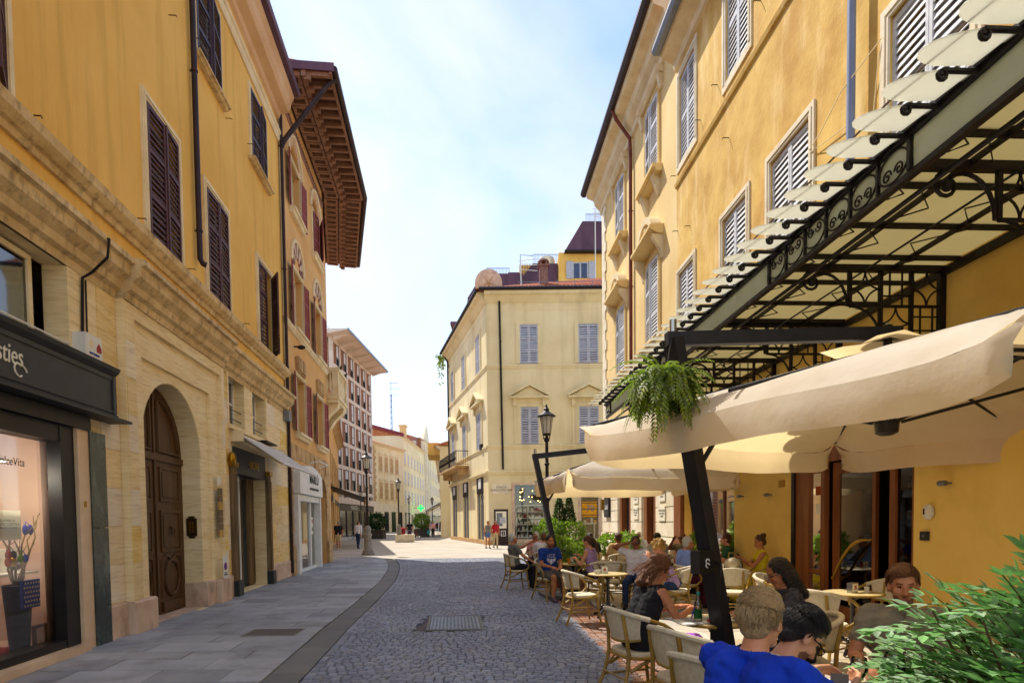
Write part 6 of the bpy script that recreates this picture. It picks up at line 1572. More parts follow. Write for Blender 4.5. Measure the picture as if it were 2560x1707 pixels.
# ------------------------------------------------------------------ parasols
def parasol(label, cx, cy, rz, half, pole_top, pole_foot, crank=False):
    T = thing('cantilever_parasol', label, 'parasol', (cx, cy, 0), rz, 'cream cantilever parasols on the cafe terrace')
    inv = Matrix.Rotation(-rz, 3, 'Z')
    loc = lambda p: inv @ (Vector(p) - Vector((cx, cy, 0)))
    ZR, ZA, NS, NR = 2.60, 3.12, 16, 8
    h = half
    def rim(k):          # k in 0..4*NS, walk round the square
        e = (k // NS) % 4; t = (k % NS) / NS * 2 - 1
        bow = .05 * (1 - t * t)
        return [(t * h, -h + bow), (h - bow, t * h), (-t * h, h - bow), (-h + bow, -t * h)][e]
    q = MB(); n = 4 * NS; vs = []
    FS = [.12, .3, .5, .7, .84, .9, .94, .97, 1.0]; NR = len(FS) - 1
    rimz = lambda t: ZR + .03 - .18 * (1 - .85 * abs(t) ** 12)
    for i, f in enumerate(FS):
        for k in range(n):
            x, y = rim(k); t = (k % NS) / NS * 2 - 1
            zz = ZA + (ZR + .03 - ZA) * min(1, f / .9) ** 1.1
            if f > .9: zz += (rimz(t) - ZR - .03) * ((f - .9) / .1) ** 1.2
            vs.append(Vector((x * f, y * f, zz + .014 * math.sin(t * 6.3 + i * .5 + k // NS) * f)))
    fs = [(i * n + k, i * n + (k + 1) % n, (i + 1) * n + (k + 1) % n, (i + 1) * n + k) for i in range(NR) for k in range(n)]
    q.add(vs, fs); q.build('canopy', 'fabric_canvas', T, smooth=True, local=True, recalc=False)
    q = MB()
    for e in range(4):                                        # hanging valance, one strip per side
        vs = []; m = NS * 2
        for k in range(m + 1):
            kk = e * NS + k / 2
            a = rim(int(kk)); b = rim(int(kk) + 1) if k < m else rim(int(kk)); f = kk - int(kk)
            if k == m: a = rim((e + 1) * NS) if e < 3 else rim(0)
            x, y = a[0] + (b[0] - a[0]) * f, a[1] + (b[1] - a[1]) * f
            t = k / m * 2 - 1; shr = 1.004 - .02 * max(0, abs(t) - .93) / .07
            x, y = x * shr, y * shr
            fold = .03 * math.sin(t * 7 + e * 2) + .014 * math.sin(t * 19 + e)
            for j in range(4):
                v_ = j / 3; ed = 1 - .08 * max(0, abs(t) - .94) / .06 * v_; vh = .25
                o = (1 + (fold * v_ + .018 * math.sin(PI * v_)) / h)
                vs.append(Vector((x * o * (ed if e % 2 == 0 else 1), y * o * (ed if e % 2 else 1), rimz(t) + .012 * math.sin(t * 6.3 + 4 + e) - vh * v_ * (1 - .12 * max(0, abs(t) - .9) / .1 * v_) + .0)))
        q.add(vs, [(k * 4 + j, (k + 1) * 4 + j, (k + 1) * 4 + j + 1, k * 4 + j + 1) for k in range(m) for j in range(3)])
    q.build('valance', 'fabric_canvas', T, smooth=True, local=True, recalc=False)
    q = MB(); vs = []
    for i in range(4):
        r = .06 + .36 * i / 3
        for k in range(16):
            a = 2 * PI * k / 16; sq = r / max(abs(math.cos(a)), abs(math.sin(a))) * .9
            vs.append(Vector((sq * math.cos(a), sq * math.sin(a), 3.19 - .07 * i / 3 + .02 * math.sin(k * 2.2) * i / 3)))
    q.add(vs, [(i * 16 + k, i * 16 + (k + 1) % 16, (i + 1) * 16 + (k + 1) % 16, (i + 1) * 16 + k) for i in range(3) for k in range(16)]); q.build('vent_flap', 'fabric_canvas', T, smooth=True, local=True, recalc=False)
    for k in range(8):
        kk = k * NS // 2; x, y = rim(kk)
        q = MB(); q.tube([(x * .1, y * .1, ZA - .05), (x * .97, y * .97, ZR + .0)], .015, 6); rb = q.build('rib', 'steel_paint', T, local=True)
        q = MB(); q.tube([(x * .04, y * .04, 2.47), (x * .52, y * .52, ZA + (ZR - ZA) * .55 - .04)], .014, 6); q.build('strut', 'steel_paint', rb, local=True)
    q = MB(); q.lathe([(.05, 2.36), (.09, 2.38), (.1, 2.48), (.05, 2.52), (.035, 2.6), (.035, 3.3), (.0, 3.3)], (0, 0, 0), 12); smooth_by_angle(q.build('hub', 'steel_paint', T, local=True))
    a, b = loc(pole_foot), loc(pole_top)
    d = (b - a).normalized(); q = MB()
    sx = Vector((1, 0, 0)); sx = (sx - d * sx.dot(d)).normalized(); sy = d.cross(sx)
    w1, w2 = .05, .075
    q.add([p + sx * i * w1 + sy * j * w2 for p in (a, b) for i, j in ((-1, -1), (1, -1), (1, 1), (-1, 1))], [(0, 1, 2, 3), (4, 5, 6, 7), (0, 1, 5, 4), (1, 2, 6, 5), (2, 3, 7, 6), (3, 0, 4, 7)]); pole = q.build('pole', 'steel_paint', T, local=True)
    e = Vector((0, 0, 3.24)); arm = MB(); dd_ = (e - b).normalized(); sy2 = Vector((0, 0, 1)); sx2 = dd_.cross(sy2).normalized(); sy2 = sx2.cross(dd_)
    b2, e2 = b - dd_ * .06, e + dd_ * .12
    arm.add([p + sx2 * i * .04 + sy2 * j * .055 for p in (b2, e2) for i, j in ((-1, -1), (1, -1), (1, 1), (-1, 1))], [(0, 1, 2, 3), (4, 5, 6, 7), (0, 1, 5, 4), (1, 2, 6, 5), (2, 3, 7, 6), (3, 0, 4, 7)]); arm.build('arm', 'steel_paint', T, local=True)
    m = a.lerp(b, .64); q = MB(); q.tube([tuple(m), tuple(m + (e - b).normalized() * .32 + Vector((0, 0, .5)))], .022, 6); q.build('brace', 'steel_paint', T, local=True)
    q = MB(); q.tube([tuple(b + Vector((0, 0, .06))), tuple(b + Vector((0, 0, .16)))], .03, 8); q.lathe([(.0, 0), (.04, .02), (0, .05)], tuple(e + Vector((0, 0, .05))), 8); q.build('bolt', 'steel', T, local=True)
    q = MB()
    for i in range(2):
        for j in range(2): q.box(a.x - .48 + i * .49, a.x - .01 + i * .49, a.y - .48 + j * .49, a.y - .01 + j * .49, .004, .07)
    q.build('base_slabs', 'slab_gutter', T, local=True)
    if crank:
        c = a.lerp(b, .40); q = MB(); q.box(c.x - .2, c.x - .045, c.y - .09, c.y + .02, c.z - .09, c.z + .1); cb = q.build('crank_box', 'paint_black', T, local=True)
        q = MB(); q.tube([(c.x - .03, c.y - .07, c.z), (c.x - .03, c.y - .14, c.z), (c.x - .03, c.y - .14, c.z - .12)], .012, 6); q.build('crank_handle', 'paint_black', cb, local=True)
        q = MB(); q.tube([(c.x - .12 + .018 * math.cos(t), c.y - .094, c.z + .015 + .018 * math.sin(t)) for t in [k * .6 for k in range(9)]], .005, 4); q.tube([(c.x - .12 + .018 * math.cos(t), c.y - .094, c.z - .02 + .018 * math.sin(t)) for t in [k * .6 for k in range(9)]], .005, 4); q.build('emblem', 'paint_white', cb, local=True)
    return T
parasol('big cream parasol in front, spread over the tables by the cafe door', 3.3, 5.3, math.atan2(.427, .904), 1.95, (1.36, 5.05, 3.14), (1.88, 5.05, .05), True)
parasol('smaller looking cream parasol spread over the tables towards the palazzo', 2.5, 13.15, math.atan2(.145, .989), 1.72, (.52, 13.0, 3.03), (1.12, 13.0, .05))

# ------------------------------------------------------------------ cafe chairs and tables
def make_chair():
    T = thing('bistro_chair', 'proto', 'chair', (0, 0, 0), 0, 'cream woven bamboo chairs on the terrace')
    q = MB()
    ring = [( .24 * (abs(math.cos(t)) ** .6) * (1 if math.cos(t) > 0 else -1), -.02 + .225 * (abs(math.sin(t)) ** .6) * (1 if math.sin(t) > 0 else -1)) for t in [2 * PI * k / 24 for k in range(24)]]
    q.plan([(x * .97, y * .97) for x, y in ring], .425, .455); q.add([Vector((x * f, y * f, z)) for f, z in ((.97, .455), (.93, .466), (.5, .464)) for x, y in ring], [(i * 24 + k, i * 24 + (k + 1) % 24, (i + 1) * 24 + (k + 1) % 24, (i + 1) * 24 + k) for i in range(2) for k in range(24)] + [tuple(range(48, 72))])
    q.build('seat', 'rattan_cream', T, local=True)
    q = MB(); q.tube([(x * 1.0, y * 1.0, .42) for x, y in ring], .016, 6, closed=True); q.build('seat_rim', 'bamboo', T, local=True)
    top = [(-.285, -.08, .765), (-.25, -.2, .8), (-.17, -.275, .825), (-.08, -.31, .838), (0, -.32, .842), (.08, -.31, .838), (.17, -.275, .825), (.25, -.2, .8), (.285, -.08, .765)]
    q = MB(); q.tube(top, .024, 8); smooth_by_angle(q.build('top_rail', 'rattan_cream', T, local=True))
    low = [(-.22, -.13, .58), (-.16, -.215, .565), (-.08, -.255, .56), (0, -.265, .558), (.08, -.255, .56), (.16, -.215, .565), (.22, -.13, .58)]
    q = MB(); q.tube(low, .013, 6); q.build('lower_rail', 'bamboo', T, local=True)
    tp = [(-.265, -.15, .785)] + top[2:7] + [(.265, -.15, .785)]
    q = MB(); vs = []
    for i in range(5):
        f = i / 4
        for k in range(7): vs.append(Vector(low[k]).lerp(Vector(tp[k]), f) + Vector((0, -.012 * math.sin(PI * f), 0)))
    q.add(vs, [(i * 7 + k, i * 7 + k + 1, (i + 1) * 7 + k + 1, (i + 1) * 7 + k) for i in range(4) for k in range(6)]); q.build('back_panel', 'rattan_cream', T, smooth=True, local=True, recalc=False)
    for s in (-1, 1):
        q = MB(); q.tube([(s * .285, -.08, .765), (s * .305, .05, .72), (s * .31, .14, .66), (s * .3, .19, .585), (s * .285, .185, .52), (s * .265, .12, .462), (s * .24, .03, .43), (s * .2, -.1, .36), (s * .195, -.22, .3)], .017, 7); smooth_by_angle(q.build('arm', 'bamboo', T, local=True))
        q = MB(); q.tube([(s * .21, .17, .43), (s * .215, .185, .25), (s * .235, .225, .003)], .018, 7); smooth_by_angle(q.build('leg', 'bamboo', T, local=True))
        q = MB(); q.tube([(s * .165, -.28, .82), (s * .17, -.245, .6), (s * .19, -.23, .43), (s * .205, -.27, .22), (s * .235, -.36, .003)], .018, 7); smooth_by_angle(q.build('leg', 'bamboo', T, local=True))
        q = MB(); q.tube([(s * .215, .19, .2), (s * .205, -.275, .2)], .012, 6); q.build('stretcher', 'bamboo', T, local=True)
        q = MB(); q.tube([(s * .212, .18, .28), (s * .12, .18, .42)], .01, 5); q.tube([(s * .2, -.25, .28), (s * .1, -.2, .42)], .01, 5); q.build('brace', 'bamboo', T, local=True)
    q = MB(); q.tube([(-.215, .195, .22), (.215, .195, .22)], .011, 6); q.tube([(-.205, -.28, .24), (.205, -.28, .24)], .011, 6); q.build('cross_bar', 'bamboo', T, local=True)
    return T
CH0 = make_chair()
_first = [True]
def chair(x, y, rz, label):
    global _first
    if _first[0]:
        _first[0] = False; CH0.location = (x, y, .004); CH0.rotation_euler = (0, 0, rz); CH0['label'] = label; return CH0
    return clone(CH0, (x, y, .004), rz, label)
def make_table():
    T = thing('cafe_table', 'proto', 'table', (0, 0, 0), 0, 'round cafe tables on the terrace')
    q = MB(); q.lathe([(0, .712), (.3, .712), (.325, .716), (.335, .726), (.325, .738), (.31, .741), (0, .742)], (0, 0, 0), 28); smooth_by_angle(q.build('table_top', 'table_cream', T, local=True), 50)
    q = MB(); q.tube([(.33 * math.cos(t), .33 * math.sin(t), .724) for t in [2 * PI * k / 28 for k in range(28)]], .013, 6, closed=True); q.build('rim', 'bamboo', T, local=True)
    q = MB(); q.lathe([(.05, .06), (.075, .1), (.04, .16), (.028, .22), (.028, .62), (.05, .66), (.16, .71), (.0, .71)], (0, 0, 0), 12); smooth_by_angle(q.build('column', 'cast_black', T, local=True))
    for k in range(4):
        a = PI / 4 + k * PI / 2; c, s = math.cos(a), math.sin(a)
        q = MB(); q.tube([(c * .03, s * .03, .13), (c * .1, s * .1, .16), (c * .18, s * .18, .1), (c * .25, s * .25, .035), (c * .3, s * .3, .02)], [.026, .026, .022, .024, .018], 7); q.ell((c * .12, s * .12, .17), (.035, .035, .03), 8, 5); smooth_by_angle(q.build('foot', 'cast_black', T, local=True))
    return T
TB0 = make_table(); _tf = [True]
def table(x, y, label, rz=0.0):
    if _tf[0]:
        _tf[0] = False; TB0.location = (x, y, .004); TB0.rotation_euler = (0, 0, rz); TB0['label'] = label; return TB0
    return clone(TB0, (x, y, .004), rz, label)
TZ = .7465
table(1.28, 12.55, 'round table with green bottle between the blue shirted man and lavender woman')
table(1.62, 10.15, 'round table with napkin box beside the empty front chair')
table(1.80, 5.36, 'round table covered with papers behind the big parasol pole', .4)
table(3.78, 10.5, 'round table in front of the woman in yellow')
table(4.1, 7.2, 'empty round table close to the cafe door')
table(1.78, 3.02, 'round table with wine glasses beside the bushy plant', .3)
table(.85, 16.2, 'round table among the people sitting towards the palazzo')
table(2.95, 13.9, 'round table under the farther parasol')
chair(.12, 14.55, -1.25, 'woven chair of the grey haired man in grey polo shirt')
chair(.78, 12.4, -2.6 + PI * 0, 'woven chair of the man in blue printed shirt')
chair(1.12, 9.62, -1.3, 'empty woven chair standing out in front of the napkin table')
chair(1.62, 12.15, 1.0, 'woven chair of the woman in lavender top')
chair(1.18, 5.5, -1.25, 'woven chair under the woman in black vest')
chair(1.36, 4.5, -1.15, 'empty woven chair holding the purple bag')
chair(1.28, 3.62, -1.0, 'woven chair with only its pale rim showing behind the blue hoodie')
chair(2.38, 4.98, 1.4, 'woven chair of the dark haired woman reading')
chair(3.5, 6.72, -.95, 'empty woven chair turned to the table by the cafe door')
chair(3.72, 8.35, -2.4, 'empty woven chair against the cafe wall side of the door table')
chair(4.62, 7.5, 1.9, 'woven chair tucked at the wall behind the bearded man')
chair(2.62, 3.65, 2.45, 'woven chair of the bearded man behind the plant')
chair(2.35, 11.3, 2.7, 'woven chair of the man on the telephone with sunglasses')
chair(2.72, 10.1, 1.35, 'woven chair of the woman with blond curls')
chair(3.12, 10.95, -1.3, 'woven chair of the white haired man in blue shirt')
chair(3.55, 9.75, -.25, 'empty woven chair behind the parasol pole')
chair(4.45, 10.75, 1.35, 'woven chair of the woman in the yellow dress')
chair(.82, 15.5, -.1, 'woven chair of the man in white seen from behind')
chair(1.95, 15.0, .1, 'woven chair of the man in black seen from behind')
chair(2.55, 14.4, .25, 'woven chair of the man in striped tan shirt')
chair(.68, 16.95, PI - .2, 'woven chair of the woman in pink facing the street')
chair(3.4, 14.0, .1, 'woven chair of the dark haired person in grey')
chair(4.45, 12.4, 1.3, 'woven chair of the man in green shirt')
chair(3.85, 13.55, 2.3, 'woven chair of the man drinking')
chair(2.0, 11.75, -.3, 'empty woven chair behind the telephone man')
# ---- things on the tables
def napkin(x, y, rz, label):
    T = thing('napkin_box', label, 'napkin box', (x, y, TZ), rz, 'napkin boxes on the tables')
    q = MB(); q.box(-.055, .055, -.035, .035, 0, .12); q.build('case', 'steel', T, local=True)
    q = MB(); q.box(-.05, .05, -.0375, -.0352, .012, .11); q.build('front_plate', 'paper', T, local=True)
    q = MB(); q.box(-.018, .018, -.0395, -.0376, .06, .09); q.box(-.03, .03, -.0395, -.0376, .045, .055); q.build('emblem', 'ink_red', T, local=True)
    q = MB(); q.box(.0552, .057, -.03, .03, .01, .112); q.build('side_picture', 'cloth_red', T, local=True)
napkin(1.55, 10.1, .1, 'napkin box on the table beside the empty front chair'); napkin(3.62, 10.42, -.1, 'napkin box in front of the woman in yellow'); napkin(4.05, 7.12, .45, 'napkin box on the empty table close to the cafe door'); napkin(1.5, 16.1, 0, 'napkin box among the people towards the palazzo')
def cup(x, y, label, m='plastic_white', h=.065, r=.04, name='coffee_cup', cat='cup'):
    T = thing(name, label, cat, (x, y, TZ)); q = MB(); q.lathe([(0, 0), (r * .6, .0), (r * .8, h * .4), (r, h), (r * .93, h), (r * .7, h * .4), (0, h * .15)], (0, 0, 0.001), 14); smooth_by_angle(q.build('bowl', m, T, local=True), 60)
    if name == 'coffee_cup': q = MB(); q.tube([(r * .9, 0, h * .8), (r * 1.5, 0, h * .7), (r * 1.4, 0, h * .35), (r * .75, 0, h * .3)], .006, 5); q.build('handle', m, T, local=True)
    return T
cup(1.40, 10.02, 'small white cup nearest the empty front chair'); cup(1.46, 10.1, 'white cup next to the napkin box on the front table'); cup(3.83, 10.4, 'white espresso cup on the table of the woman in yellow')
cup(3.98, 10.42, 'clear water tumbler on the table of the woman in yellow', 'pane_clear', .1, .036, 'tumbler', 'glass'); cup(4.22, 7.12, 'small blue and white sugar box by the door table napkins', 'plastic_white', .07, .03, 'sugar_pot', 'pot')
def bottle(x, y, label, m, h=.27, r=.034, lab=None, cap=None):
    T = thing('bottle', label, 'bottle', (x, y, TZ)); q = MB(); q.lathe([(0, 0), (r, 0), (r, h * .6), (r * .9, h * .68), (r * .4, h * .85), (r * .38, h), (0, h)], (0, 0, .001), 14); smooth_by_angle(q.build('glass', m, T, local=True))
    if lab: q = MB(); q.lathe([(r + .001, h * .15), (r + .001, h * .5)], (0, 0, 0), 14); q.build('paper_label', lab, T, local=True, recalc=False)
    if cap: q = MB(); q.lathe([(r * .45, h), (r * .45, h + .025), (0, h + .025)], (0, 0, 0), 10); q.build('cap', cap, T, local=True)
mat('bottle_green', '1f6b3a', rough=.08, spec=.6, trans=.6); mat('spritz', 'e08a1e', rough=.15, trans=.3); mat('cyan_cap', '2a9aa0', rough=.4)
bottle(1.24, 12.45, 'green beer bottle on the table of the blue shirted man', 'bottle_green', lab='paper'); bottle(1.62, 5.22, 'clear water bottle with green label and cyan cap on the papers', 'pane_clear', .24, .036, 'bottle_green', 'cyan_cap'); bottle(1.34, 12.62, 'clear water bottle beside the green beer bottle', 'pane_clear')
cup(1.17, 12.35, 'orange spritz glass on the table of the blue shirted man', 'spritz', .12, .04, 'spritz_glass', 'glass')
t = thing('salad_plate', 'oval plate of green salad and snacks on the beer table', 'plate', (1.32, 12.36, TZ)); q = MB(); q.lathe([(0, .005), (.09, .005), (.13, .02), (.128, .024), (.085, .01), (0, .01)], (0, 0, 0), 18); q.build('dish', 'plastic_white', t, local=True)
rs = random.Random(21); q = MB()
for k in range(40): a = rs.random() * 6.28; r = rs.random() * .1; c = Vector((r * math.cos(a), r * math.sin(a), .02 + .05 * (1 - r / .1) * rs.random())); d = Vector((rs.uniform(-1, 1), rs.uniform(-1, 1), rs.uniform(-.3, 1))).normalized() * .035; e = d.orthogonal().normalized() * .015; q.t = rs.random(); q.add([c, c + d * .5 + e, c + d, c + d * .5 - e], [(0, 1, 2, 3)])
q.build('salad', 'leaf_lime', t, local=True, recalc=False)
# papers and pens
for (x, y, r, w, h, z, l) in [(1.66, 5.30, .25, .5, .36, 0, 'open white newspaper under the writing hand'), (1.98, 5.42, -.2, .36, .28, .004, 'loose white sheets held up by the reading woman')]:
    t = thing('paper_sheets', l, 'paper', (x, y, TZ + z + .001), r, 'papers on the round table'); q = MB()
    nx = 8
    for k in range(3): q.add([Vector((-w / 2 + w * i / nx + .01 * k, s * h / 2 + .008 * k, .003 * k + (.05 if x > 1.8 else .004) * (i / nx) ** 2)) for s in (-1, 1) for i in range(nx + 1)], [(i, i + 1, nx + 2 + i, nx + 1 + i) for i in range(nx)])
    q.build('sheet', 'paint_white', t, local=True, recalc=False)
    q = MB()
    for i in range(2):
        for j in range(9): 
            if x < 1.8: q.box(-.17 + i * .18, -.03 + i * .18 - .03 * (j % 3 == 2), -.11 + j * .025, -.1 + j * .025, .0135, .0142)
    if x < 1.8: q.build('print', 'metal_grey', t, local=True)
t = thing('blue_pen', 'blue pen held over the open newspaper', 'pen', (1.565, 5.23, TZ + .03)); q = MB(); q.tube([(0, 0, 0), (.03, -.02, .13)], .006, 6); q.build('barrel', 'ink_blue', t, local=True)
t = thing('red_case', 'red pencil case beside the water bottle', 'case', (1.74, 5.17, TZ)); q = MB(); q.ell((0, 0, .022), (.06, .03, .022)); q.build('pouch', 'ink_red', t, local=True)
# wine glasses, plate, phone on the near table
def wine(x, y, label, s=1.0):
    T = thing('wine_glass', label, 'glass', (x, y, TZ)); q = MB(); q.lathe([(.036, 0), (.036, .003), (.006, .008), (.004, .09), (.02, .105), (.042, .14), (.044, .17), (.036, .215), (.034, .215), (.042, .17), (.04, .142), (.018, .11), (0, .106)], (0, 0, 0), 18); smooth_by_angle(q.build('bowl', 'pane_clear', T, local=True, recalc=False), 60); T.scale = (s,) * 3
wine(1.83, 2.86, 'tall wine glass in front of the bushy plant', 1.15); wine(1.72, 2.96, 'short wine glass beside the white napkin', .95)
t = thing('white_plate', 'white plate with folded napkin on the near table', 'plate', (1.68, 3.14, TZ)); q = MB(); q.lathe([(0, .004), (.08, .004), (.12, .016), (.118, .02), (.075, .008), (0, .008)], (0, 0, 0), 20); q.build('dish', 'plastic_white', t, local=True); q = MB(); q.add([Vector((-.1, -.02, .022)), Vector((.12, -.1, .024)), Vector((.09, .05, .05)), Vector((-.08, .02, .03))], [(0, 1, 2), (0, 2, 3)]); q.build('napkin', 'paint_white', t, local=True, recalc=False)
# purple bag on the empty chair
t = thing('purple_bag', 'purple shoulder bag slumped on the empty front chair', 'bag', (1.38, 4.52, .47)); q = MB(); q.ell((0, 0, .12), (.13, .16, .14), 14, 10); q.ell((-.02, -.1, .1), (.1, .1, .11), 12, 8); q.ell((.03, .09, .18), (.08, .09, .12), 12, 8)
mat('purple', '6b1f7d', '561866', sc=8, rough=.7, bump=.5, bsc=30); mat('purple_light', '9a35c4', rough=.6)
smooth_by_angle(q.build('body', 'purple', t, local=True), 80); q = MB(); q.tube([(-.06, -.1, .2), (-.04, -.04, .27), (.04, .04, .28), (.09, .1, .22)], .009, 6); q.build('strap', 'purple_light', t, local=True); q = MB(); q.box(-.09, -.03, -.12, -.02, .2, .32); q.build('flap', 'purple_light', t, local=True)
t = thing('straw_bag', 'straw handbag on the lap of the woman in yellow', 'bag', (3.95, 10.75, .75)); q = MB(); q.ell((0, 0, .08), (.15, .1, .12), 12, 8); smooth_by_angle(q.build('body', 'rattan_cream', t, local=True), 80); q = MB(); q.tube([(-.07, 0, .18), (-.06, 0, .28), (.02, 0, .28), (.04, 0, .18)], .009, 6); q.build('handle', 'bamboo', t, local=True)

# ------------------------------------------------------------------ street lamps
def make_lamp():
    T = thing('street_lamp', 'proto', 'street lamp', (0, 0, 0), 0, 'old iron street lamps')
    q = MB(); q.lathe([(.34, 0), (.34, .08), (.28, .1), (.27, .22), (.22, .26), (.2, .3), (.19, .95), (.23, 1.0), (.23, 1.06), (.15, 1.14), (.2, 1.3), (.14, 1.42), (.1, 1.5)], (0, 0, 0), 10); smooth_by_angle(q.build('pedestal', 'stone_grey', T, local=True), 30)
    q = MB(); q.lathe([(.09, 1.45), (.075, 1.6), (.06, 2.2), (.055, 3.4), (.08, 3.42), (.08, 3.48), (.055, 3.5), (.05, 4.15), (.09, 4.18), (.09, 4.26), (.05, 4.3), (.04, 4.36)], (0, 0, 0), 10); smooth_by_angle(q.build('post', 'iron_dark', T, local=True), 30)
    q = MB(); q.lathe([(.12, 4.42), (.2, 4.95)], (0, 0, 0), 8); q.build('lantern_glass', 'lamp_glass', T, local=True, recalc=False)
    q = MB(); q.lathe([(.13, 4.36), (.135, 4.42)], (0, 0, 0), 8)
    for k in range(8): a = 2 * PI * k / 8; q.tube([(.125 * math.cos(a), .125 * math.sin(a), 4.4), (.205 * math.cos(a), .205 * math.sin(a), 4.96)], .011, 4)
    for k in range(4): a = PI / 4 + k * PI / 2; q.tube([(.04 * math.cos(a), .04 * math.sin(a), 4.2), (.14 * math.cos(a), .14 * math.sin(a), 4.28), (.12 * math.cos(a), .12 * math.sin(a), 4.4)], .012, 5)
    q.build('lantern_frame', 'iron_dark', T, local=True)
    q = MB(); q.lathe([(.29, 4.95), (.3, 4.98), (.12, 5.1), (.08, 5.14), (.09, 5.2), (.05, 5.24), (.03, 5.32), (.0, 5.36)], (0, 0, 0), 12); smooth_by_angle(q.build('lantern_roof', 'iron_dark', T, local=True), 30)
    return T
LP = make_lamp()
LP.location = (1.15, 19.3, 0); LP['label'] = 'iron street lamp rising behind the smaller parasol pole'
for (x, y, l, k) in [(-7.45, 31.0, 'iron street lamp on a stone pedestal beside the man in white shirt', 1), (-9.4, 50, 'iron street lamp behind the red litter bin', 1), (-16.3, 65, 'iron street lamp in front of the brick office block', 1), (-14.0, 82, 'iron street lamp before the quoined house', 1), (-9.9, 75, 'iron street lamp near the distant crowd', .9)]: clone(LP, (x, y, 0), 0, l, scale=k)

# ------------------------------------------------------------------ foliage
def leaf_cloud(name, m, parent, pts, size, seed, local=False, up=.3, long=1.0):
    rs = random.Random(seed); q = MB()
    for (p, nrm) in pts:
        d = (Vector((rs.gauss(0, 1), rs.gauss(0, 1), rs.gauss(up, .6))) + nrm * 1.2).normalized()
        s = size * rs.uniform(.6, 1.3); e = d.cross(Vector((rs.gauss(0, 1), rs.gauss(0, 1), rs.gauss(0, 1)))).normalized() * s * .32; f = d.cross(e).normalized() * s * .08
        a = p; q.t = rs.random()
        q.add([a, a + d * s * .45 * long + e + f, a + d * s * long, a + d * s * .45 * long - e + f, a + d * s * .5 * long - f], [(0, 1, 4), (1, 2, 4), (2, 3, 4), (3, 0, 4)])
    return q.build(name, m, parent, local=local, recalc=False)
def blob_pts(c, r, n, seed, hollow=.55, lump=.25):
    rs = random.Random(seed); out = []
    for k in range(n):
        v = Vector((rs.gauss(0, 1), rs.gauss(0, 1), rs.gauss(0, 1))).normalized()
        f = (hollow + (1 - hollow) * rs.random() ** .5) * (1 + lump * noise.noise(v * 2.3 + Vector((seed, 0, 0))))
        out.append((Vector(c) + Vector((v.x * r[0] * f, v.y * r[1] * f, v.z * r[2] * f)), v))
    return out
def planter_box(name, label, x, y, w, d, h, m='planter_dark'):
    T = thing(name, label, 'planter', (x, y, 0)); q = MB(); q.box(-w / 2, w / 2, -d / 2, d / 2, 0, h - .06); q.box(-w / 2 - .03, w / 2 + .03, -d / 2 - .03, d / 2 + .03, h - .06, h); q.build('box', m, T, local=True)
    q = MB(); q.box(-w / 2 + .04, w / 2 - .04, -d / 2 + .04, d / 2 - .04, h, h + .012); q.build('soil', 'soil', T, local=True); return T
planter_box('stone_planter', 'long grey planter under the clipped green hedge', 1.55, 18.4, 2.1, .7, .75)
t = thing('hedge_shrub', 'bright green laurel shrub in the grey terrace planter', 'shrub', (1.5, 18.4, .76))
leaf_cloud('foliage', 'leaf_lime', t, blob_pts((1.2, 18.4, 1.25), (.5, .38, .45), 900, 1) + blob_pts((1.8, 18.35, 1.2), (.48, .38, .42), 900, 2), .11, 5)
q = MB()
for k in range(7): q.tube([(1.0 + k * .18, 18.4, .76), (.9 + k * .22, 18.35 + .1 * (k % 2), 1.5)], .015, 5)
q.build('stem', 'stem', t)
for k, (x, l) in enumerate([(1.48, 'small dark conifer, first of two above the hedge'), (1.78, 'small dark conifer, second of two above the hedge')]):
    t = thing('dwarf_conifer', l, 'conifer', (x, 18.6, .76), group='conifers in the planter'); pts = []
    rs = random.Random(k)
    for i in range(900):
        z = rs.random() ** 1.3; r = .2 * (1 - z) ** .7 + .02; a = rs.random() * 6.28; r *= rs.uniform(.6, 1.05); pts.append((Vector((x + r * math.cos(a), 18.6 + r * math.sin(a), 1.5 + z * .82)), Vector((math.cos(a), math.sin(a), .8))))
    leaf_cloud('foliage', 'leaf_dark', t, pts, .07, k); q = MB(); q.tube([(x, 18.6, .77), (x, 18.6, 2.2)], .02, 5); q.build('trunk', 'stem', t)
for k, (x, y, z, r, l) in enumerate([(1.22, 14.7, .95, .32, 'potted green plant behind the blue shirted man'), (1.62, 14.2, .8, .26, 'low potted plant beside the lavender woman'), (2.55, 16.0, .95, .3, 'leafy potted plant behind the striped shirt'), (3.15, 16.3, 1.0, .3, 'leafy potted plant behind the man with the cap'), (4.35, 13.9, 1.0, .3, 'leafy potted plant by the cafe window'), (4.85, 12.95, 1.0, .26, 'leafy potted plant behind the man in green')]):
    t = thing('potted_plant', l, 'plant', (x, y, 0), group='potted plants between the tables'); q = MB(); q.lathe([(.12, 0), (.17, .34), (.19, .36), (.19, .42), (.15, .42), (0, .38)], (0, 0, .004), 14); smooth_by_angle(q.build('pot', 'terracotta', t, local=True))
    leaf_cloud('foliage', 'leaf_lime', t, blob_pts((x, y, z), (r, r, r * .95), 420, k + 40), .12, k); q = MB()
    for j in range(5): a = j * 1.3; q.tube([(x, y, .38), (x + r * .5 * math.cos(a), y + r * .5 * math.sin(a), z)], .01, 5)
    q.build('stem', 'stem', t)
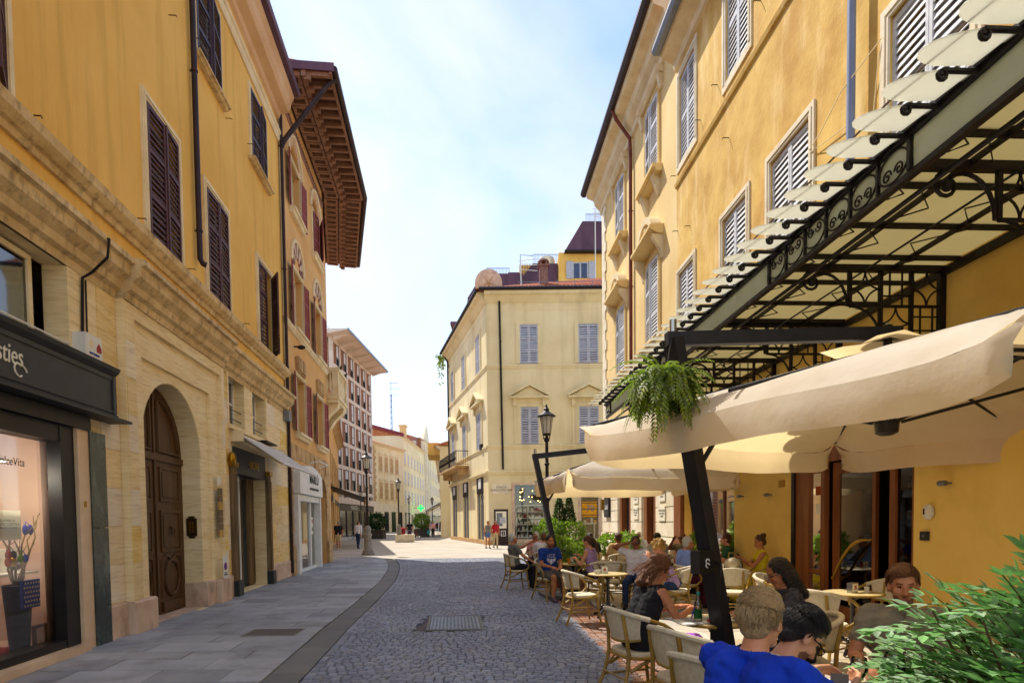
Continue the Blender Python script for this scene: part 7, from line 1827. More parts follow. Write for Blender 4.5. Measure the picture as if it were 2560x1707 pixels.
# far planters
for k, (x, y, w, l) in enumerate([(-13.7, 61, 1.5, 'dark tree planter in front of the brick office block'), (-9.9, 66, 1.5, 'planter with green shrub in the middle of the street')]):
    planter_box('tree_planter', l, x, y, w, w, .9); t = thing('planter_shrub', ['dark round shrub growing in the planter before the office block', 'green round shrub growing in the mid street planter'][k], 'shrub', (x, y, .91), group='shrubs in street planters'); leaf_cloud('foliage', ['leaf_dark', 'leaf_lime'][k], t, blob_pts((x, y, 1.75), (.85, .8, .8), 1500, 60 + k), .2, k); q = MB(); q.tube([(x, y, .9), (x, y, 1.8)], .05, 6); q.build('trunk', 'stem', t)
# hanging fern on the parasol pole
def frond(q, base, d0, L, seed, m=14, droop=1.0, lw=.05):
    rs = random.Random(seed); p = Vector(base); d = Vector(d0).normalized(); st = L / m; pts = [p.copy()]
    for i in range(m):
        d = (d + Vector((0, 0, -.13 * droop))).normalized(); p = p + d * st; pts.append(p.copy())
        side = d.cross(Vector((0, 0, 1)));  side = side.normalized() if side.length > .05 else Vector((1, 0, 0))
        w = lw * (math.sin(PI * (i + 1.5) / (m + 2)) ** .7)
        for sg in (-1, 1):
            q.t = rs.random(); tip = p + side * sg * w + d * st * .8 + Vector((0, 0, -.3 * w)); q.add([p, p + side * sg * w * .5 + d * st * .75, tip, p + side * sg * w * .5 - d * st * .25], [(0, 1, 2, 3)])
    return pts
t = thing('hanging_fern', 'bushy fern hanging from the top of the big parasol pole', 'fern', (1.30, 5.0, 2.75)); q = MB(); sq_ = MB(); rs = random.Random(77)
for k in range(210):
    a = rs.random() * 6.28; el = rs.uniform(-.5, 1.3); pts = frond(q, (1.26 + .06 * math.cos(a), 4.95 + .06 * math.sin(a), 2.78 + rs.uniform(-.08, .08)), (math.cos(a), math.sin(a), el), rs.uniform(.18, .47), k, 13, rs.uniform(.7, 2.6), .05)
    if k % 3 == 0: sq_.tube([tuple(p) for p in pts[::3]], .003, 3)
q.build('frond', 'leaf_fern', t, recalc=False); sq_.build('stalk', 'stem', t)
q = MB(); q.lathe([(.0, 2.62), (.08, 2.63), (.11, 2.74), (.105, 2.76), (0, 2.74)], (1.26, 4.95, 0), 12); q.tube([(1.26, 4.95, 2.76), (1.33, 5.0, 3.12)], .006, 4); q.build('pot', 'planter_dark', t)
# big nandina bush at the camera's elbow
t = thing('nandina_bush', 'large glossy green nandina bush beside the near table', 'bush', (2.3, 2.4, 0)); q = MB(); sq_ = MB(); rs = random.Random(99)
def spray(base, d0, L, nl, seed, ls):
    """one compound leaf: a rachis with pinnate leaflets"""
    r2 = random.Random(seed); d = Vector(d0).normalized(); p = Vector(base); m = nl; pts = [p.copy()]
    for i in range(m):
        d = (d + Vector((0, 0, -.075))).normalized(); p = p + d * (L / m); pts.append(p.copy())
        side = d.cross(Vector((0, 0, 1))).normalized(); upv = side.cross(d)
        for sg in ((-1, 1) if i < m - 1 else (-1, 0, 1)):
            ld = (side * sg * .85 + d * .75 + upv * r2.uniform(-.15, .25) + Vector((r2.gauss(0, .15), r2.gauss(0, .15), r2.gauss(0, .12)))).normalized(); s = ls * r2.uniform(.7, 1.2); e = ld.cross(upv + Vector((0, 0, .3))).normalized() * s * .27; f = upv * s * .06
            q.t = r2.random(); a = p; tip = a + ld * s - upv * s * .1
            q.add([a, a + ld * s * .3 + e, a + ld * s * .65 + e * .75, tip, a + ld * s * .65 - e * .75, a + ld * s * .3 - e, a + ld * s * .32 - f, a + ld * s * .66 - f], [(0, 1, 6), (1, 2, 7, 6), (2, 3, 7), (3, 4, 7), (4, 5, 6, 7), (5, 0, 6)])
    sq_.tube([tuple(v) for v in pts[::2]], .0025, 4)
for k in range(900):
    a = rs.uniform(0, 2 * PI); sz = rs.uniform(-.45, 1.0); f = rs.uniform(.62, .92); c_ = math.sqrt(1 - sz * sz)
    spray((2.44 + .76 * f * c_ * math.cos(a), 2.4 + .55 * f * c_ * math.sin(a), .68 + .62 * f * sz), (math.cos(a) * c_, math.sin(a) * c_ * .9, sz * .8 + .25), rs.uniform(.18, .34), rs.choice([4, 5, 6]), k, rs.uniform(.06, .105))
for (bx, bz, dx, dz, L) in [(1.72, 1.28, -1, .35, .42), (1.78, 1.34, -1, .3, .45), (1.85, 1.36, -.9, .4, .42), (1.95, 1.38, -.7, .5, .38), (2.1, 1.42, -.4, .6, .35), (1.6, 1.08, -1, .15, .3), (1.55, .95, -1, .05, .3), (2.3, 1.45, .1, .7, .32)]:
    for j in range(2): spray((bx + .17 + rs.uniform(-.04, .04), 2.4 + rs.uniform(-.15, .1), bz - .13 + rs.uniform(-.04, .04)), (dx, rs.uniform(-.3, .3), dz), L * rs.uniform(.8, 1.1), 7, int(bx * 1000 + j), .08)
q.build('leaves', 'leaf_nandina', t, recalc=False)
for k in range(14): a = k * .7; sq_.tube([(2.25 + .1 * math.cos(a), 2.4 + .1 * math.sin(a), .4), (2.25 + .3 * math.cos(a), 2.4 + .25 * math.sin(a), .85), (2.25 + .5 * math.cos(a), 2.4 + .4 * math.sin(a), 1.25)], [.012, .009, .004], 5)
sq_.build('stem', 'stem', t)
planter_box('bush_planter', 'dark square planter beneath the nandina bush', 2.3, 2.4, .6, .6, .5)

# ------------------------------------------------------------------ street furniture further off
t = thing('litter_bin', 'dark red litter bin in the middle of the sunny street', 'bin', (-9.6, 52, 0)); q = MB(); q.lathe([(.42, 0), (.42, .08), (.36, .1), (.36, 1.0), (.42, 1.02), (.42, 1.12), (.2, 1.2), (0, 1.2)], (0, 0, 0), 16); smooth_by_angle(q.build('body', 'cloth_red', t, local=True)); q = MB(); q.box(-.2, .2, -.38, -.35, .8, .95); q.build('slot', 'ink', t, local=True)
t = thing('stone_block_seat', 'pale stone block seat beside the red litter bin', 'bench', (-8.9, 50, 0)); q = MB(); q.box(-.75, .75, -.35, .35, .06, .55); q.box(-.68, .68, -.28, .28, 0, .06); q.box(-.78, .78, -.38, .38, .55, .62); q.build('block', 'stone_white', t, local=True)
def bike(x, y, rz, label, m):
    T = thing('bicycle', label, 'bicycle', (x, y, 0), rz, 'bicycles in the street')
    for s in (-.52, .52):
        q = MB(); q.tube([(s + .33 * math.cos(a), 0, .34 + .33 * math.sin(a)) for a in [2 * PI * k / 18 for k in range(18)]], .018, 5, closed=True); w = q.build('wheel', 'paint_black', T, local=True)
        q = MB()
        for k in range(6): a = PI * k / 6; q.tube([(s + .32 * math.cos(a), 0, .34 + .32 * math.sin(a)), (s - .32 * math.cos(a), 0, .34 - .32 * math.sin(a))], .004, 3)
        q.build('spokes', 'steel', w, local=True)
    q = MB(); q.tube([(-.52, 0, .34), (-.1, 0, .32), (.38, 0, .8), (-.22, 0, .82), (-.1, 0, .32)], .016, 5); q.tube([(-.52, 0, .34), (-.22, 0, .78)], .012, 5); q.tube([(.52, 0, .34), (.38, 0, .9), (.36, 0, 1.0)], .015, 5); q.build('frame', m, T, local=True)
    q = MB(); q.tube([(.3, -.26, 1.02), (.38, -.1, 1.0), (.38, .1, 1.0), (.3, .26, 1.02)], .012, 5); q.build('handlebar', 'steel', T, local=True); q = MB(); q.ell((-.26, 0, .9), (.13, .07, .03)); q.build('saddle', 'paint_black', T, local=True)
bike(-14.6, 58, .3, 'silver bicycle parked before the office block planter', 'metal_grey'); bike(-15.4, 59, .8, 'dark bicycle leaning near the silver one', 'iron_dark'); bike(-9.0, 54, -.3, 'red bicycle held behind the litter bin', 'cloth_red')
mat('neon_green', '18e048', emit=('10ff40', 2.2))
t = thing('pharmacy_cross', 'glowing green pharmacy cross on a wall arm', 'sign', (-19.3, 128, 4.6)); q = MB(); q.box(-.62, .62, -.12, .12, -.2, .2); q.box(-.2, .2, -.121, .121, -.62, -.2); q.box(-.2, .2, -.121, .121, .2, .62); q.build('cross', 'neon_green', t, local=True); q = MB(); q.tube([(-.6, 0, 0), (-1.7, 0, 0)], .04, 5); q.build('arm', 'iron_dark', t, local=True)
# ------------------------------------------------------------------ people
for n_, c_, d_ in [('skin_a', 'd79a76', 'c98865'), ('skin_b', 'b87950', 'a86a44'), ('skin_c', '8f5837', '7d4a2d'), ('skin_d', 'c4835f', 'b4724f')]:
    mat(n_, c_, d_, sc=14, rough=.5, spec=.35)
for n_, c_, d_ in [('shirt_blue', '1b3f8f', '16347a'), ('shirt_royal', '1240c8', '0d33a8'), ('shirt_white', 'e4e2e6', 'd2d0d8'), ('shirt_grey', '77756c', '69675f'), ('shirt_black', '17161b', '211f26'), ('shirt_pink', 'cf6f6a', 'e0b8ac'), ('shirt_tan', 'c9ac84', 'b5966c'),
                   ('shirt_sky', '8ea4dd', '7c93cf'), ('shirt_green', '2f5b3f', '264b34'), ('shirt_yellow', 'd8c322', 'c8b21a'), ('shirt_lavender', 'b79cc4', '8f6f9f'), ('shirt_stone', '8d8370', '7c725f'), ('shirt_dots', '2b2a33', '4b4954'), ('shirt_red', 'b8222c', 'a01c26'), ('shirt_camo', '8d8468', '6c6248'), ('shirt_wool', 'a9a6a2', 'c6c3bf'),
                   ('trouser_jeans', '2c3d5e', '223150'), ('trouser_maroon', '5c1a36', '4a142b'), ('trouser_dark', '23222a', '1b1a20'), ('trouser_beige', 'c4b48e', 'b3a27b'), ('trouser_grey', '6e675f', '5d5750'), ('shorts_denim', '4f6c9c', '43608e'), ('skirt_flower', 'd8c8a0', '8a6a3a'), ('shoe_grey', '6a5a66', '504450'), ('shoe_white', 'd8d4d0', 'c8c4c0'), ('shoe_black', '1c1a1c', '262426')]:
    mat(n_, c_, d_, sc=5 if 'lavender' not in n_ and 'dots' not in n_ and 'flower' not in n_ else 30, rough=.88, bump=.35, bsc=16)
for n_, c_, d_ in [('hair_brown', '3b2416', '57361f'), ('hair_black', '15100f', '231a17'), ('hair_blond', 'c79b4a', '9a7230'), ('hair_fair', 'bd9d70', '9f8258'), ('hair_white', 'cfc9bd', 'b3ac9f'), ('hair_grey', '9a9186', '6f675d'), ('hair_chestnut', '54301c', '7a4a28')]:
    mat(n_, c_, d_, sc=90, rough=.45, bump=.6, bsc=140, spec=.4)
mat('stubble', '7d5540', '6a4535', sc=60, rough=.7); mat('lip', 'a2544a', rough=.5); mat('eye', '1a1210', rough=.2); mat('lens', '101014', rough=.1, spec=.6)

def rotm3(pitch, yaw, roll):
    return Matrix.Rotation(yaw, 3, 'Z') @ Matrix.Rotation(-pitch, 3, 'X') @ Matrix.Rotation(roll, 3, 'Y')
class Prims:
    def __init__(s): s.c = []; s.e = []; s.paint = []
    def cap(s, p0, r0, p1, r1, m): s.c.append((Vector(p0), r0, Vector(p1), r1, m)); return s
    def ell(s, c, r, m, R=None): s.e.append((Vector(c), r, R or Matrix.Identity(3), m)); return s
    def tint(s, c, r, m, R=None): s.paint.append((Vector(c), r, R or Matrix.Identity(3), m)); return s
    def source(s):
        q = MB()
        for (a, r0, b, r1, m) in s.c:
            d = b - a; L = d.length; d = d / L if L > 1e-6 else Vector((0, 0, 1))
            pts = [a - d * r0, a - d * r0 * .8, a - d * r0 * .4, a, b, b + d * r1 * .4, b + d * r1 * .8, b + d * r1]
            q.tube([tuple(p) for p in pts], [r0 * .05, r0 * .6, r0 * .92, r0, r1, r1 * .92, r1 * .6, r1 * .05], 12)
        for (c, r, R, m) in s.e: q.ell(tuple(c), r, 14, 10, R)
        return q
    def build(s, name, parent, vox, smooth=4, disp=0.0, dsc=30.0, factor=.6):
        q = s.source()
        me = bpy.data.meshes.new('src'); me.from_pydata([tuple(v) for v in q.v], [], q.f)
        o = bpy.data.objects.new('src', me); COL.objects.link(o)
        r = o.modifiers.new('r', 'REMESH'); r.mode = 'VOXEL'; r.voxel_size = vox; r.adaptivity = 0
        if smooth: k = o.modifiers.new('s', 'SMOOTH'); k.iterations = smooth; k.factor = factor
        out = bpy.data.meshes.new_from_object(o.evaluated_get(bpy.context.evaluated_depsgraph_get()))
        bpy.data.objects.remove(o); bpy.data.meshes.remove(me)
        names = []
        for it in [x[4] for x in s.c] + [x[3] for x in s.e] + [x[3] for x in s.paint]:
            if it not in names: names.append(it)
        n = len(out.polygons); C = np.empty(n * 3); out.polygons.foreach_get('center', C); C = C.reshape(-1, 3)
        best = np.full(n, 1e9); idx = np.zeros(n, int)
        for (a, r0, b, r1, m) in s.c:
            a_ = np.array(a); d = np.array(b) - a_; L2 = max(d @ d, 1e-9); t = np.clip((C - a_) @ d / L2, 0, 1)
            ds = np.linalg.norm(C - a_ - t[:, None] * d, axis=1) - (r0 + (r1 - r0) * t); k = ds < best; best[k] = ds[k]; idx[k] = names.index(m)
        for (c, r, R, m) in s.e:
            P_ = (C - np.array(c)) @ np.array(R); ds = (np.linalg.norm(P_ / np.array(r), axis=1) - 1) * min(r); k = ds < best; best[k] = ds[k]; idx[k] = names.index(m)
        for (c, r, R, m) in s.paint:
            P_ = (C - np.array(c)) @ np.array(R); k = np.linalg.norm(P_ / np.array(r), axis=1) < 1; idx[k] = names.index(m)
        for m in names: out.materials.append(MATS[m])
        out.polygons.foreach_set('material_index', idx.astype(np.int32)); out.polygons.foreach_set('use_smooth', [True] * n)
        if vox < .014 and not disp:
            cl = np.array([not n_.startswith(('skin', 'lip', 'eye', 'hair', 'stubble', 'shoe')) for n_ in names]); nv = len(out.vertices); mk = np.ones(nv, bool); lv = np.empty(len(out.loops), np.int32); out.loops.foreach_get('vertex_index', lv)
            lt = np.empty(n, np.int32); out.polygons.foreach_get('loop_total', lt); mk[lv[np.repeat(~cl[idx], lt)]] = False
            N = np.empty(nv * 3); out.vertices.foreach_get('normal', N); V = np.empty_like(N); out.vertices.foreach_get('co', V); N = N.reshape(-1, 3); V = V.reshape(-1, 3)
            f = np.array([(noise.noise(Vector((v[0] * 13, v[1] * 13, v[2] * 26 + v[0] * 9))) * .011 + noise.noise(Vector(v) * 45) * .003) if k else 0.0 for v, k in zip(V, mk)]); V += N * f[:, None]; out.vertices.foreach_set('co', V.ravel())
        if disp:
            N = np.empty(len(out.vertices) * 3); out.vertices.foreach_get('normal', N); V = np.empty_like(N); out.vertices.foreach_get('co', V)
            N = N.reshape(-1, 3); V = V.reshape(-1, 3)
            f = np.array([noise.noise(Vector(v) * dsc) for v in V]); V += N * (f * disp)[:, None]; out.vertices.foreach_set('co', V.ravel())
        out.name = name
        b = bpy.data.objects.new(name, out); COL.objects.link(b); b.parent = parent
        return b
def hair(parent, Hc, R, style, m, vox, near=False, seed=1):
    P_ = Prims(); w = lambda x, y, z: Hc + R @ Vector((x, y, z))
    P_.ell(w(0, -.022, .036), (.084, .098, .096), m, R); P_.ell(w(0, -.055, -.01), (.074, .055, .078), m, R)
    amp, sc = .008, 45
    if style == 'short':
        if near: P_.ell(w(.01, .0, .085), (.07, .085, .052), m, R)
    elif style == 'long':
        for sx in (-1, 1): P_.cap(w(sx * .065, -.02, 0), .035, w(sx * .075, -.03, -.2), .03, m)
        P_.cap(w(0, -.075, 0), .055, w(0, -.095, -.24), .05, m); P_.cap(w(.04, -.08, -.05), .045, w(.05, -.09, -.24), .04, m); P_.cap(w(-.04, -.08, -.05), .045, w(-.05, -.09, -.24), .04, m)
    elif style == 'wavy':
        amp, sc = .02, 26
        for sx in (-1, 1): P_.cap(w(sx * .07, -.05, .02), .036, w(sx * .075, -.07, -.15), .032, m); P_.cap(w(sx * .06, -.01, .075), .026, w(sx * .085, -.04, -.02), .026, m)
        P_.cap(w(0, -.08, 0), .06, w(0, -.09, -.18), .055, m)
    elif style == 'pony':
        P_.ell(w(0, -.11, .04), (.03, .03, .03), m, R); P_.cap(w(0, -.13, .03), .032, w(.0, -.17, -.1), .036, m); P_.cap(w(0, -.17, -.1), .036, w(0, -.14, -.3), .018, m)
    elif style == 'bun':
        P_.ell(w(0, -.11, .085), (.05, .045, .045), m, R); amp, sc = .012, 40
    elif style == 'curly':
        amp, sc = .028, 30
        rs = random.Random(seed)
        for k in range(26):
            v = Vector((rs.gauss(0, 1), rs.gauss(-.45, .7), rs.gauss(.35, .7))).normalized(); P_.ell(w(v.x * .095, -.02 + v.y * .1, .02 + v.z * .105), (.036, .036, .036), m, R)
    o = P_.build('hair', parent, vox, 9 if near else 3, amp * (.4 if near and style == 'short' else 1), sc)
    if near or style in ('curly', 'wavy'):
        rs = random.Random(seed); q = MB(); n = (2600 if style == 'short' else 1300) if near else 260
        Lh = {'short': .075, 'long': .3, 'wavy': .22, 'curly': .1, 'pony': .09, 'bun': .08}[style]
        for k in range(n):
            v = Vector((rs.gauss(0, 1), rs.gauss(-.25, .9), rs.gauss(.5, .8))).normalized()
            if v.y > .25 and v.z < .45: continue
            if v.z < -.55: continue
            if style in ('wavy', 'long') and v.y > .1 and v.z < .6: continue
            p = Vector((v.x * .086, -.022 + v.y * .1, .034 + v.z * .098)); pts = []; rad = []
            comb = Vector((.55, .65, .1)) if style == 'short' else Vector((v.x * 1.2, -.25, .2))
            g_ = .12 if style == 'short' else .55
            m_ = 5; L = Lh * rs.uniform(.6, 1.15); d = (comb + v * .5 + Vector((rs.gauss(0, .25), rs.gauss(0, .25), rs.gauss(0, .2)))).normalized()
            if style == 'short' and v.z < .25: d = (Vector((0, .1, -1)) + v * .15).normalized(); L *= .45
            for j in range(m_ + 1):
                pts.append(tuple(Hc + R @ p)); rad.append((.0024 if style == 'short' else .0034) * (1 - .8 * j / m_))
                d = (d + Vector((0, -.05, -g_ * .6)) + Vector((rs.gauss(0, .25), rs.gauss(0, .2), rs.gauss(0, .15))) * (.9 if style in ('wavy', 'curly') else .15)).normalized()
                p = p + d * L / m_
                e = Vector((p.x / .088, (p.y + .022) / .102, (p.z - .034) / .1))
                lim = 1.1 if style == 'short' else 1.22
                if e.length < 1.02 or (e.length > lim and (style == 'short' or p.z > -.02)): e = e / e.length * (1.03 if e.length < 1.02 else lim); p = Vector((e.x * .088, e.y * .102 - .022, e.z * .1 + .034))
            q.t = rs.random(); q.tube(pts, rad, 3)
        q.build('hair_strands', m, parent, local=True, recalc=False)
    return o
def head_prims(P_, Hc, R, skin, hm, beard=None, face=True, female=False):
    w = lambda x, y, z: Hc + R @ Vector((x, y, z))
    P_.ell(w(0, -.008, .025), (.074, .092, .098), skin, R); P_.ell(w(0, .028, -.045), (.06, .064, .075), skin, R); P_.cap(w(-.02, .06, -.092), .026, w(.02, .06, -.092), .026, skin)
    P_.cap(w(0, .088, .006), .009, w(0, .110, -.034), .014, skin); P_.cap(w(-.013, .098, -.038), .009, w(.013, .098, -.038), .009, skin)
    P_.cap(w(-.034, .073, .026), .013, w(.034, .073, .026), .013, skin)
    for s in (-1, 1):
        P_.ell(w(s * .078, -.005, -.012), (.011, .022, .034), skin, R); P_.ell(w(s * .04, .06, -.03), (.025, .026, .026), skin, R)
        if face:
            P_.tint(w(s * .031, .083, .002), (.014, .022, .0055), 'eye', R); P_.tint(w(s * .034, .08, .024), (.02, .03, .005), hm, R)
    if face: P_.tint(w(0, .09, -.07), (.024, .03, .0085), 'lip', R)
    if beard:
        P_.tint(w(0, .05, -.105), (.07, .07, .042), beard, R); P_.tint(w(0, .1, -.056), (.03, .02, .007), beard, R)
        for s in (-1, 1): P_.tint(w(s * .048, .055, -.085), (.03, .04, .036), beard, R)
        P_.tint(w(0, .095, -.071), (.02, .03, .006), 'lip', R)
def hand(P_, wr, f, nrm, skin, sgn, curl=.5, grip=0.0):
    f = f.normalized(); nrm = (nrm - f * nrm.dot(f)).normalized(); s = f.cross(nrm) * sgn
    P_.cap(wr, .024, wr + f * .03, .026, skin)
    for i in range(4):
        b0 = wr + f * .02 + s * (i - 1.5) * .017; b = wr + f * (.088 - .004 * abs(i - 1.3)) + s * (i - 1.5) * .021; P_.cap(b0, .016, b, .012, skin)
        L = (.072, .082, .077, .06)[i]; c1, c2 = curl * (.9 + .08 * i), curl * 2.0
        d1 = f * math.cos(c1) + nrm * math.sin(c1); d2 = f * math.cos(c2) + nrm * math.sin(c2)
        j = b + d1 * L * .55; P_.cap(b, .0098, j, .0092, skin); P_.cap(j, .009, j + d2 * L * .5, .0075, skin)
    tb = wr + f * .03 - s * .03; td = (f * .7 - s * .6 + nrm * .35).normalized(); P_.cap(wr + f * .015 - s * .015, .016, tb, .013, skin); tj = tb + td * .04; P_.cap(tb, .012, tj, .0105, skin); P_.cap(tj, .0105, tj + (td + f * .5 + nrm * .3).normalized() * .03, .0085, skin)
def person(label, x, y, rz, pose='sit', H=1.74, lean=.1, side=0.0, twist=0.0, head=(0, 0, 0), hands=None, shirt='shirt_white', sleeves='short', legs='long', trouser='trouser_dark', shoe='shoe_black', skin='skin_a', hairs=('short', 'hair_brown'),
           female=False, fat=0.0, vox=.016, near=False, beard=None, glasses=None, cap=None, curl=.5, stride=.0, group='people', dz=0.0, extra=None, knees=None, pelvis_y=0.0, headfwd=.0, palm=None):
    k = H / 1.74
    T = thing('person', label, 'person', (x, y, .004 + dz), rz, group)
    P_ = Prims(); V = Vector
    if pose == 'sit':
        pel = V((0, -.05 + pelvis_y, .565)); kn = knees or [V((-.11, .40, .50)), V((.11, .40, .50))]; an = [V((-.11, .40, .09)), V((.12, .36, .09))]
        if knees: an = [V((q.x, q.y - .02, .09)) for q in kn]
        hp = [V((-.09, -.03 + pelvis_y, .54)), V((.09, -.03 + pelvis_y, .54))]; kn = [q * 1 for q in kn]
    else:
        pel = V((0, 0, .97 * k)); hp = [V((-.085, 0, .92 * k)), V((.085, 0, .92 * k))]
        kn = [V((-.09, stride * .5, .5 * k)), V((.09, -stride * .25, .5 * k))]; an = [V((-.085, stride * .75, .085)), V((.085, -stride, .09 + .1 * abs(stride)))]
    Rt = Matrix.Rotation(twist, 3, 'Z') @ Matrix.Rotation(side, 3, 'Y') @ Matrix.Rotation(-lean, 3, 'X'); u = Rt @ V((0, 0, 1)); rx = Rt @ V((1, 0, 0)); fw = Rt @ V((0, 1, 0))
    sw = (.165 if female else .19) * k
    hipm = trouser
    for s in (-1, 1):
        P_.cap(pel + rx * s * .075, .115 + fat * .5, pel + u * .2 * k + rx * s * .06, (.095 if female else .105) + fat, shirt)
        P_.cap(pel + u * .2 * k + rx * s * .06, (.095 if female else .105) + fat, pel + u * .4 * k + rx * s * .085, (.098 if female else .115) + fat * .5, shirt)
        P_.cap(pel + u * .44 * k + rx * s * .06, .07, pel + u * .47 * k + rx * s * (sw - .02), .058, shirt)
    if female:
        for s in (-1, 1): P_.ell(pel + u * .36 * k + rx * s * .075 + fw * .085, (.062, .055, .06), shirt, Rt)
    P_.cap(hp[0], .115, hp[1], .115, hipm); P_.cap(pel - u * .02, .12, pel + u * .02, .12, hipm)
    nb = pel + u * .50 * k; up2 = (u * .75 + V((0, 0, .25))).normalized(); Hc = nb + up2 * .148 * k + fw * (.03 + headfwd)
    R = Matrix.Rotation(twist, 3, 'Z') @ rotm3(*head)
    P_.cap(nb + u * .01, .058, nb + (Hc - nb) * .65, .052 if not female else .046, skin)
    P_.ell(nb - u * .005, (.085, .07, .03), shirt if sleeves != 'none' else skin, Rt)
    head_prims(P_, Hc, R, skin, hairs[1] if hairs else 'hair_grey', beard, vox < .02, female)
    # legs
    for i in (0, 1):
        lm = trouser
        if legs == 'long':
            P_.cap(hp[i], .092, kn[i], .068, lm); P_.cap(kn[i], .066, an[i] + V((0, 0, .03)), .052, lm)
        elif legs == 'short':
            md = hp[i].lerp(kn[i], .78); P_.cap(hp[i], .095, md, .08, lm); P_.cap(md, .066, kn[i], .055, skin); P_.cap(kn[i], .054, kn[i].lerp(an[i], .35) + V((0, -.015, 0)), .055, skin); P_.cap(kn[i].lerp(an[i], .35), .052, an[i], .036, skin)
        elif legs == 'mini':
            md = hp[i].lerp(kn[i], .35); P_.cap(hp[i], .098, md, .088, lm); P_.cap(md, .075, kn[i], .052, skin); P_.cap(kn[i], .05, kn[i].lerp(an[i], .35) + V((0, -.015, 0)), .05, skin); P_.cap(kn[i].lerp(an[i], .35), .048, an[i], .033, skin)
        elif legs == 'skirt':
            P_.cap(hp[i], .1, kn[i] + V((0, 0, -.02)), .105, lm); P_.cap(kn[i], .1, kn[i].lerp(an[i], .6), .12, lm); P_.cap(kn[i].lerp(an[i], .5), .045, an[i], .035, skin)
        P_.cap(an[i] + V((0, -.03, -.045)), .04, an[i] + V((0, .14, -.055)), .033, shoe); P_.cap(an[i], .036, an[i] + V((0, .05, -.04)), .04, shoe)
    # arms
    if hands is None: hands = [(-.16, .32, .74), (.16, .32, .74)] if pose == 'sit' else [(-.24, .1, .8 * k), (.24, -.02, .8 * k)]
    for i, s in ((0, -1), (1, 1)):
        sh_ = pel + u * .455 * k + rx * s * sw; hd = V(hands[i]); l1, l2 = .29 * k, .255 * k
        d = hd - sh_; D = min(d.length, l1 + l2 - .01); dn = d.normalized(); hd = sh_ + dn * D
        a = (l1 * l1 - l2 * l2 + D * D) / (2 * D); h_ = math.sqrt(max(l1 * l1 - a * a, 0)); pole = V((s * .55, -.5, -.7)); pole = (pole - dn * pole.dot(dn)).normalized()
        el = sh_ + dn * a + pole * h_; f = (hd - el).normalized()
        ar = .047 + fat * .15 - (.006 if female else 0)
        P_.cap(sh_, ar + .006, el, ar - .008, skin if sleeves != 'long' else shirt); P_.cap(el, ar - .008, hd, .026, skin if sleeves != 'long' else shirt)
        P_.ell(el.lerp(hd, .25), (ar - .002, ar - .002, ar - .002), skin if sleeves != 'long' else shirt)
        if sleeves == 'short': P_.cap(sh_, ar + .019, sh_.lerp(el, .55), ar + .017, shirt)
        elif sleeves == 'long': P_.cap(sh_, ar + .012, el, ar + .004, shirt); P_.cap(el, ar + .006, el.lerp(hd, .86), .036, shirt)
        nr_ = V(palm[i]) if palm else V((-s * .3, .1, -1))
        hand(P_, hd, f, nr_, skin, s, curl)
    if extra: extra(P_, pel, u, rx, fw, Hc, R)
    P_.build('body', T, vox, 3 if vox < .012 else 2)
    if hairs and not (cap and hairs is None): hair(T, Hc, R, hairs[0], hairs[1], max(vox * .8, .008), near, int(abs(x * 100)) + 1)
    w = lambda a, b, c: tuple(Hc + R @ V((a, b, c)))
    if glasses:
        q = MB()
        for s in (-1, 1):
            if glasses == 'sun': q.ell(w(s * .034, .103, .0), (.03, .008, .022), 10, 6, R)
            else: q.tube([w(s * .034 + .027 * math.cos(t), .104, .02 * math.sin(t)) for t in [2 * PI * j / 12 for j in range(12)]], .0028, 4, closed=True)
            q.tube([w(s * .06, .1, .006), w(s * .08, .05, .008), w(s * .08, -.01, .004)], .003, 4)
        q.tube([w(-.008, .106, .004), w(.008, .106, .004)], .003, 4); q.build('glasses', 'lens', T, local=True)
    if glasses == 'head' or cap == 'shades':
        pass
    if cap == 'cap':
        q = Prims(); q.ell(w(0, -.01, .065), (.086, .103, .068), 'rattan_cream', R); q.ell(w(0, .1, .06), (.065, .06, .01), 'rattan_cream', R); q.build('cap', T, .012, 2)
    if cap == 'shades':
        q = MB()
        for s in (-1, 1): q.ell(w(s * .035, .06, .115), (.03, .012, .02), 10, 6, R); q.tube([w(s * .06, .06, .11), w(s * .088, .0, .06)], .003, 4)
        q.build('sunglasses', 'lens', T, local=True)
    return T
G1 = 'people sitting at the cafe'
# --- far side tables
person('grey haired man in grey polo shirt lounging in the outermost chair', .12, 14.55, -1.25, lean=-.12, shirt='shirt_grey', hairs=('short', 'hair_white'), skin='skin_d', trouser='trouser_dark', head=(-.05, .1, 0), hands=[(.0, .36, 1.12), (.28, .3, .66)], group=G1)
person('woman in pink shirt with short grey hair facing the street', .68, 16.95, PI - .3, lean=.1, shirt='shirt_pink', hairs=('short', 'hair_white'), female=True, skin='skin_c', head=(0, -.5, 0), group=G1)
person('man in plain white shirt seen from behind near the palazzo', .82, 15.5, -.1, lean=.12, shirt='shirt_white', hairs=('short', 'hair_chestnut'), skin='skin_d', group=G1)
def eagle(P_, pel, u, rx, fw, Hc, R):
    c = pel + u * .3 + fw * .16
    Rx = Matrix((rx, fw, u)).transposed()
    P_.tint(c - u * .06, (.03, .14, .075), 'shirt_white', Rx)
    for s in (-1, 1):
        for j in range(4): P_.tint(c + rx * s * (.035 + .02 * j) + u * (-.05 + .012 * j), (.008, .14, .06 - .006 * j), 'shirt_white', Rx)
    for i in range(3):
        for j in range(5 + i % 2): P_.tint(c + rx * ((j - 2.2) * .034) + u * (.03 + i * .03), (.009, .14, .009), 'shirt_white', Rx)
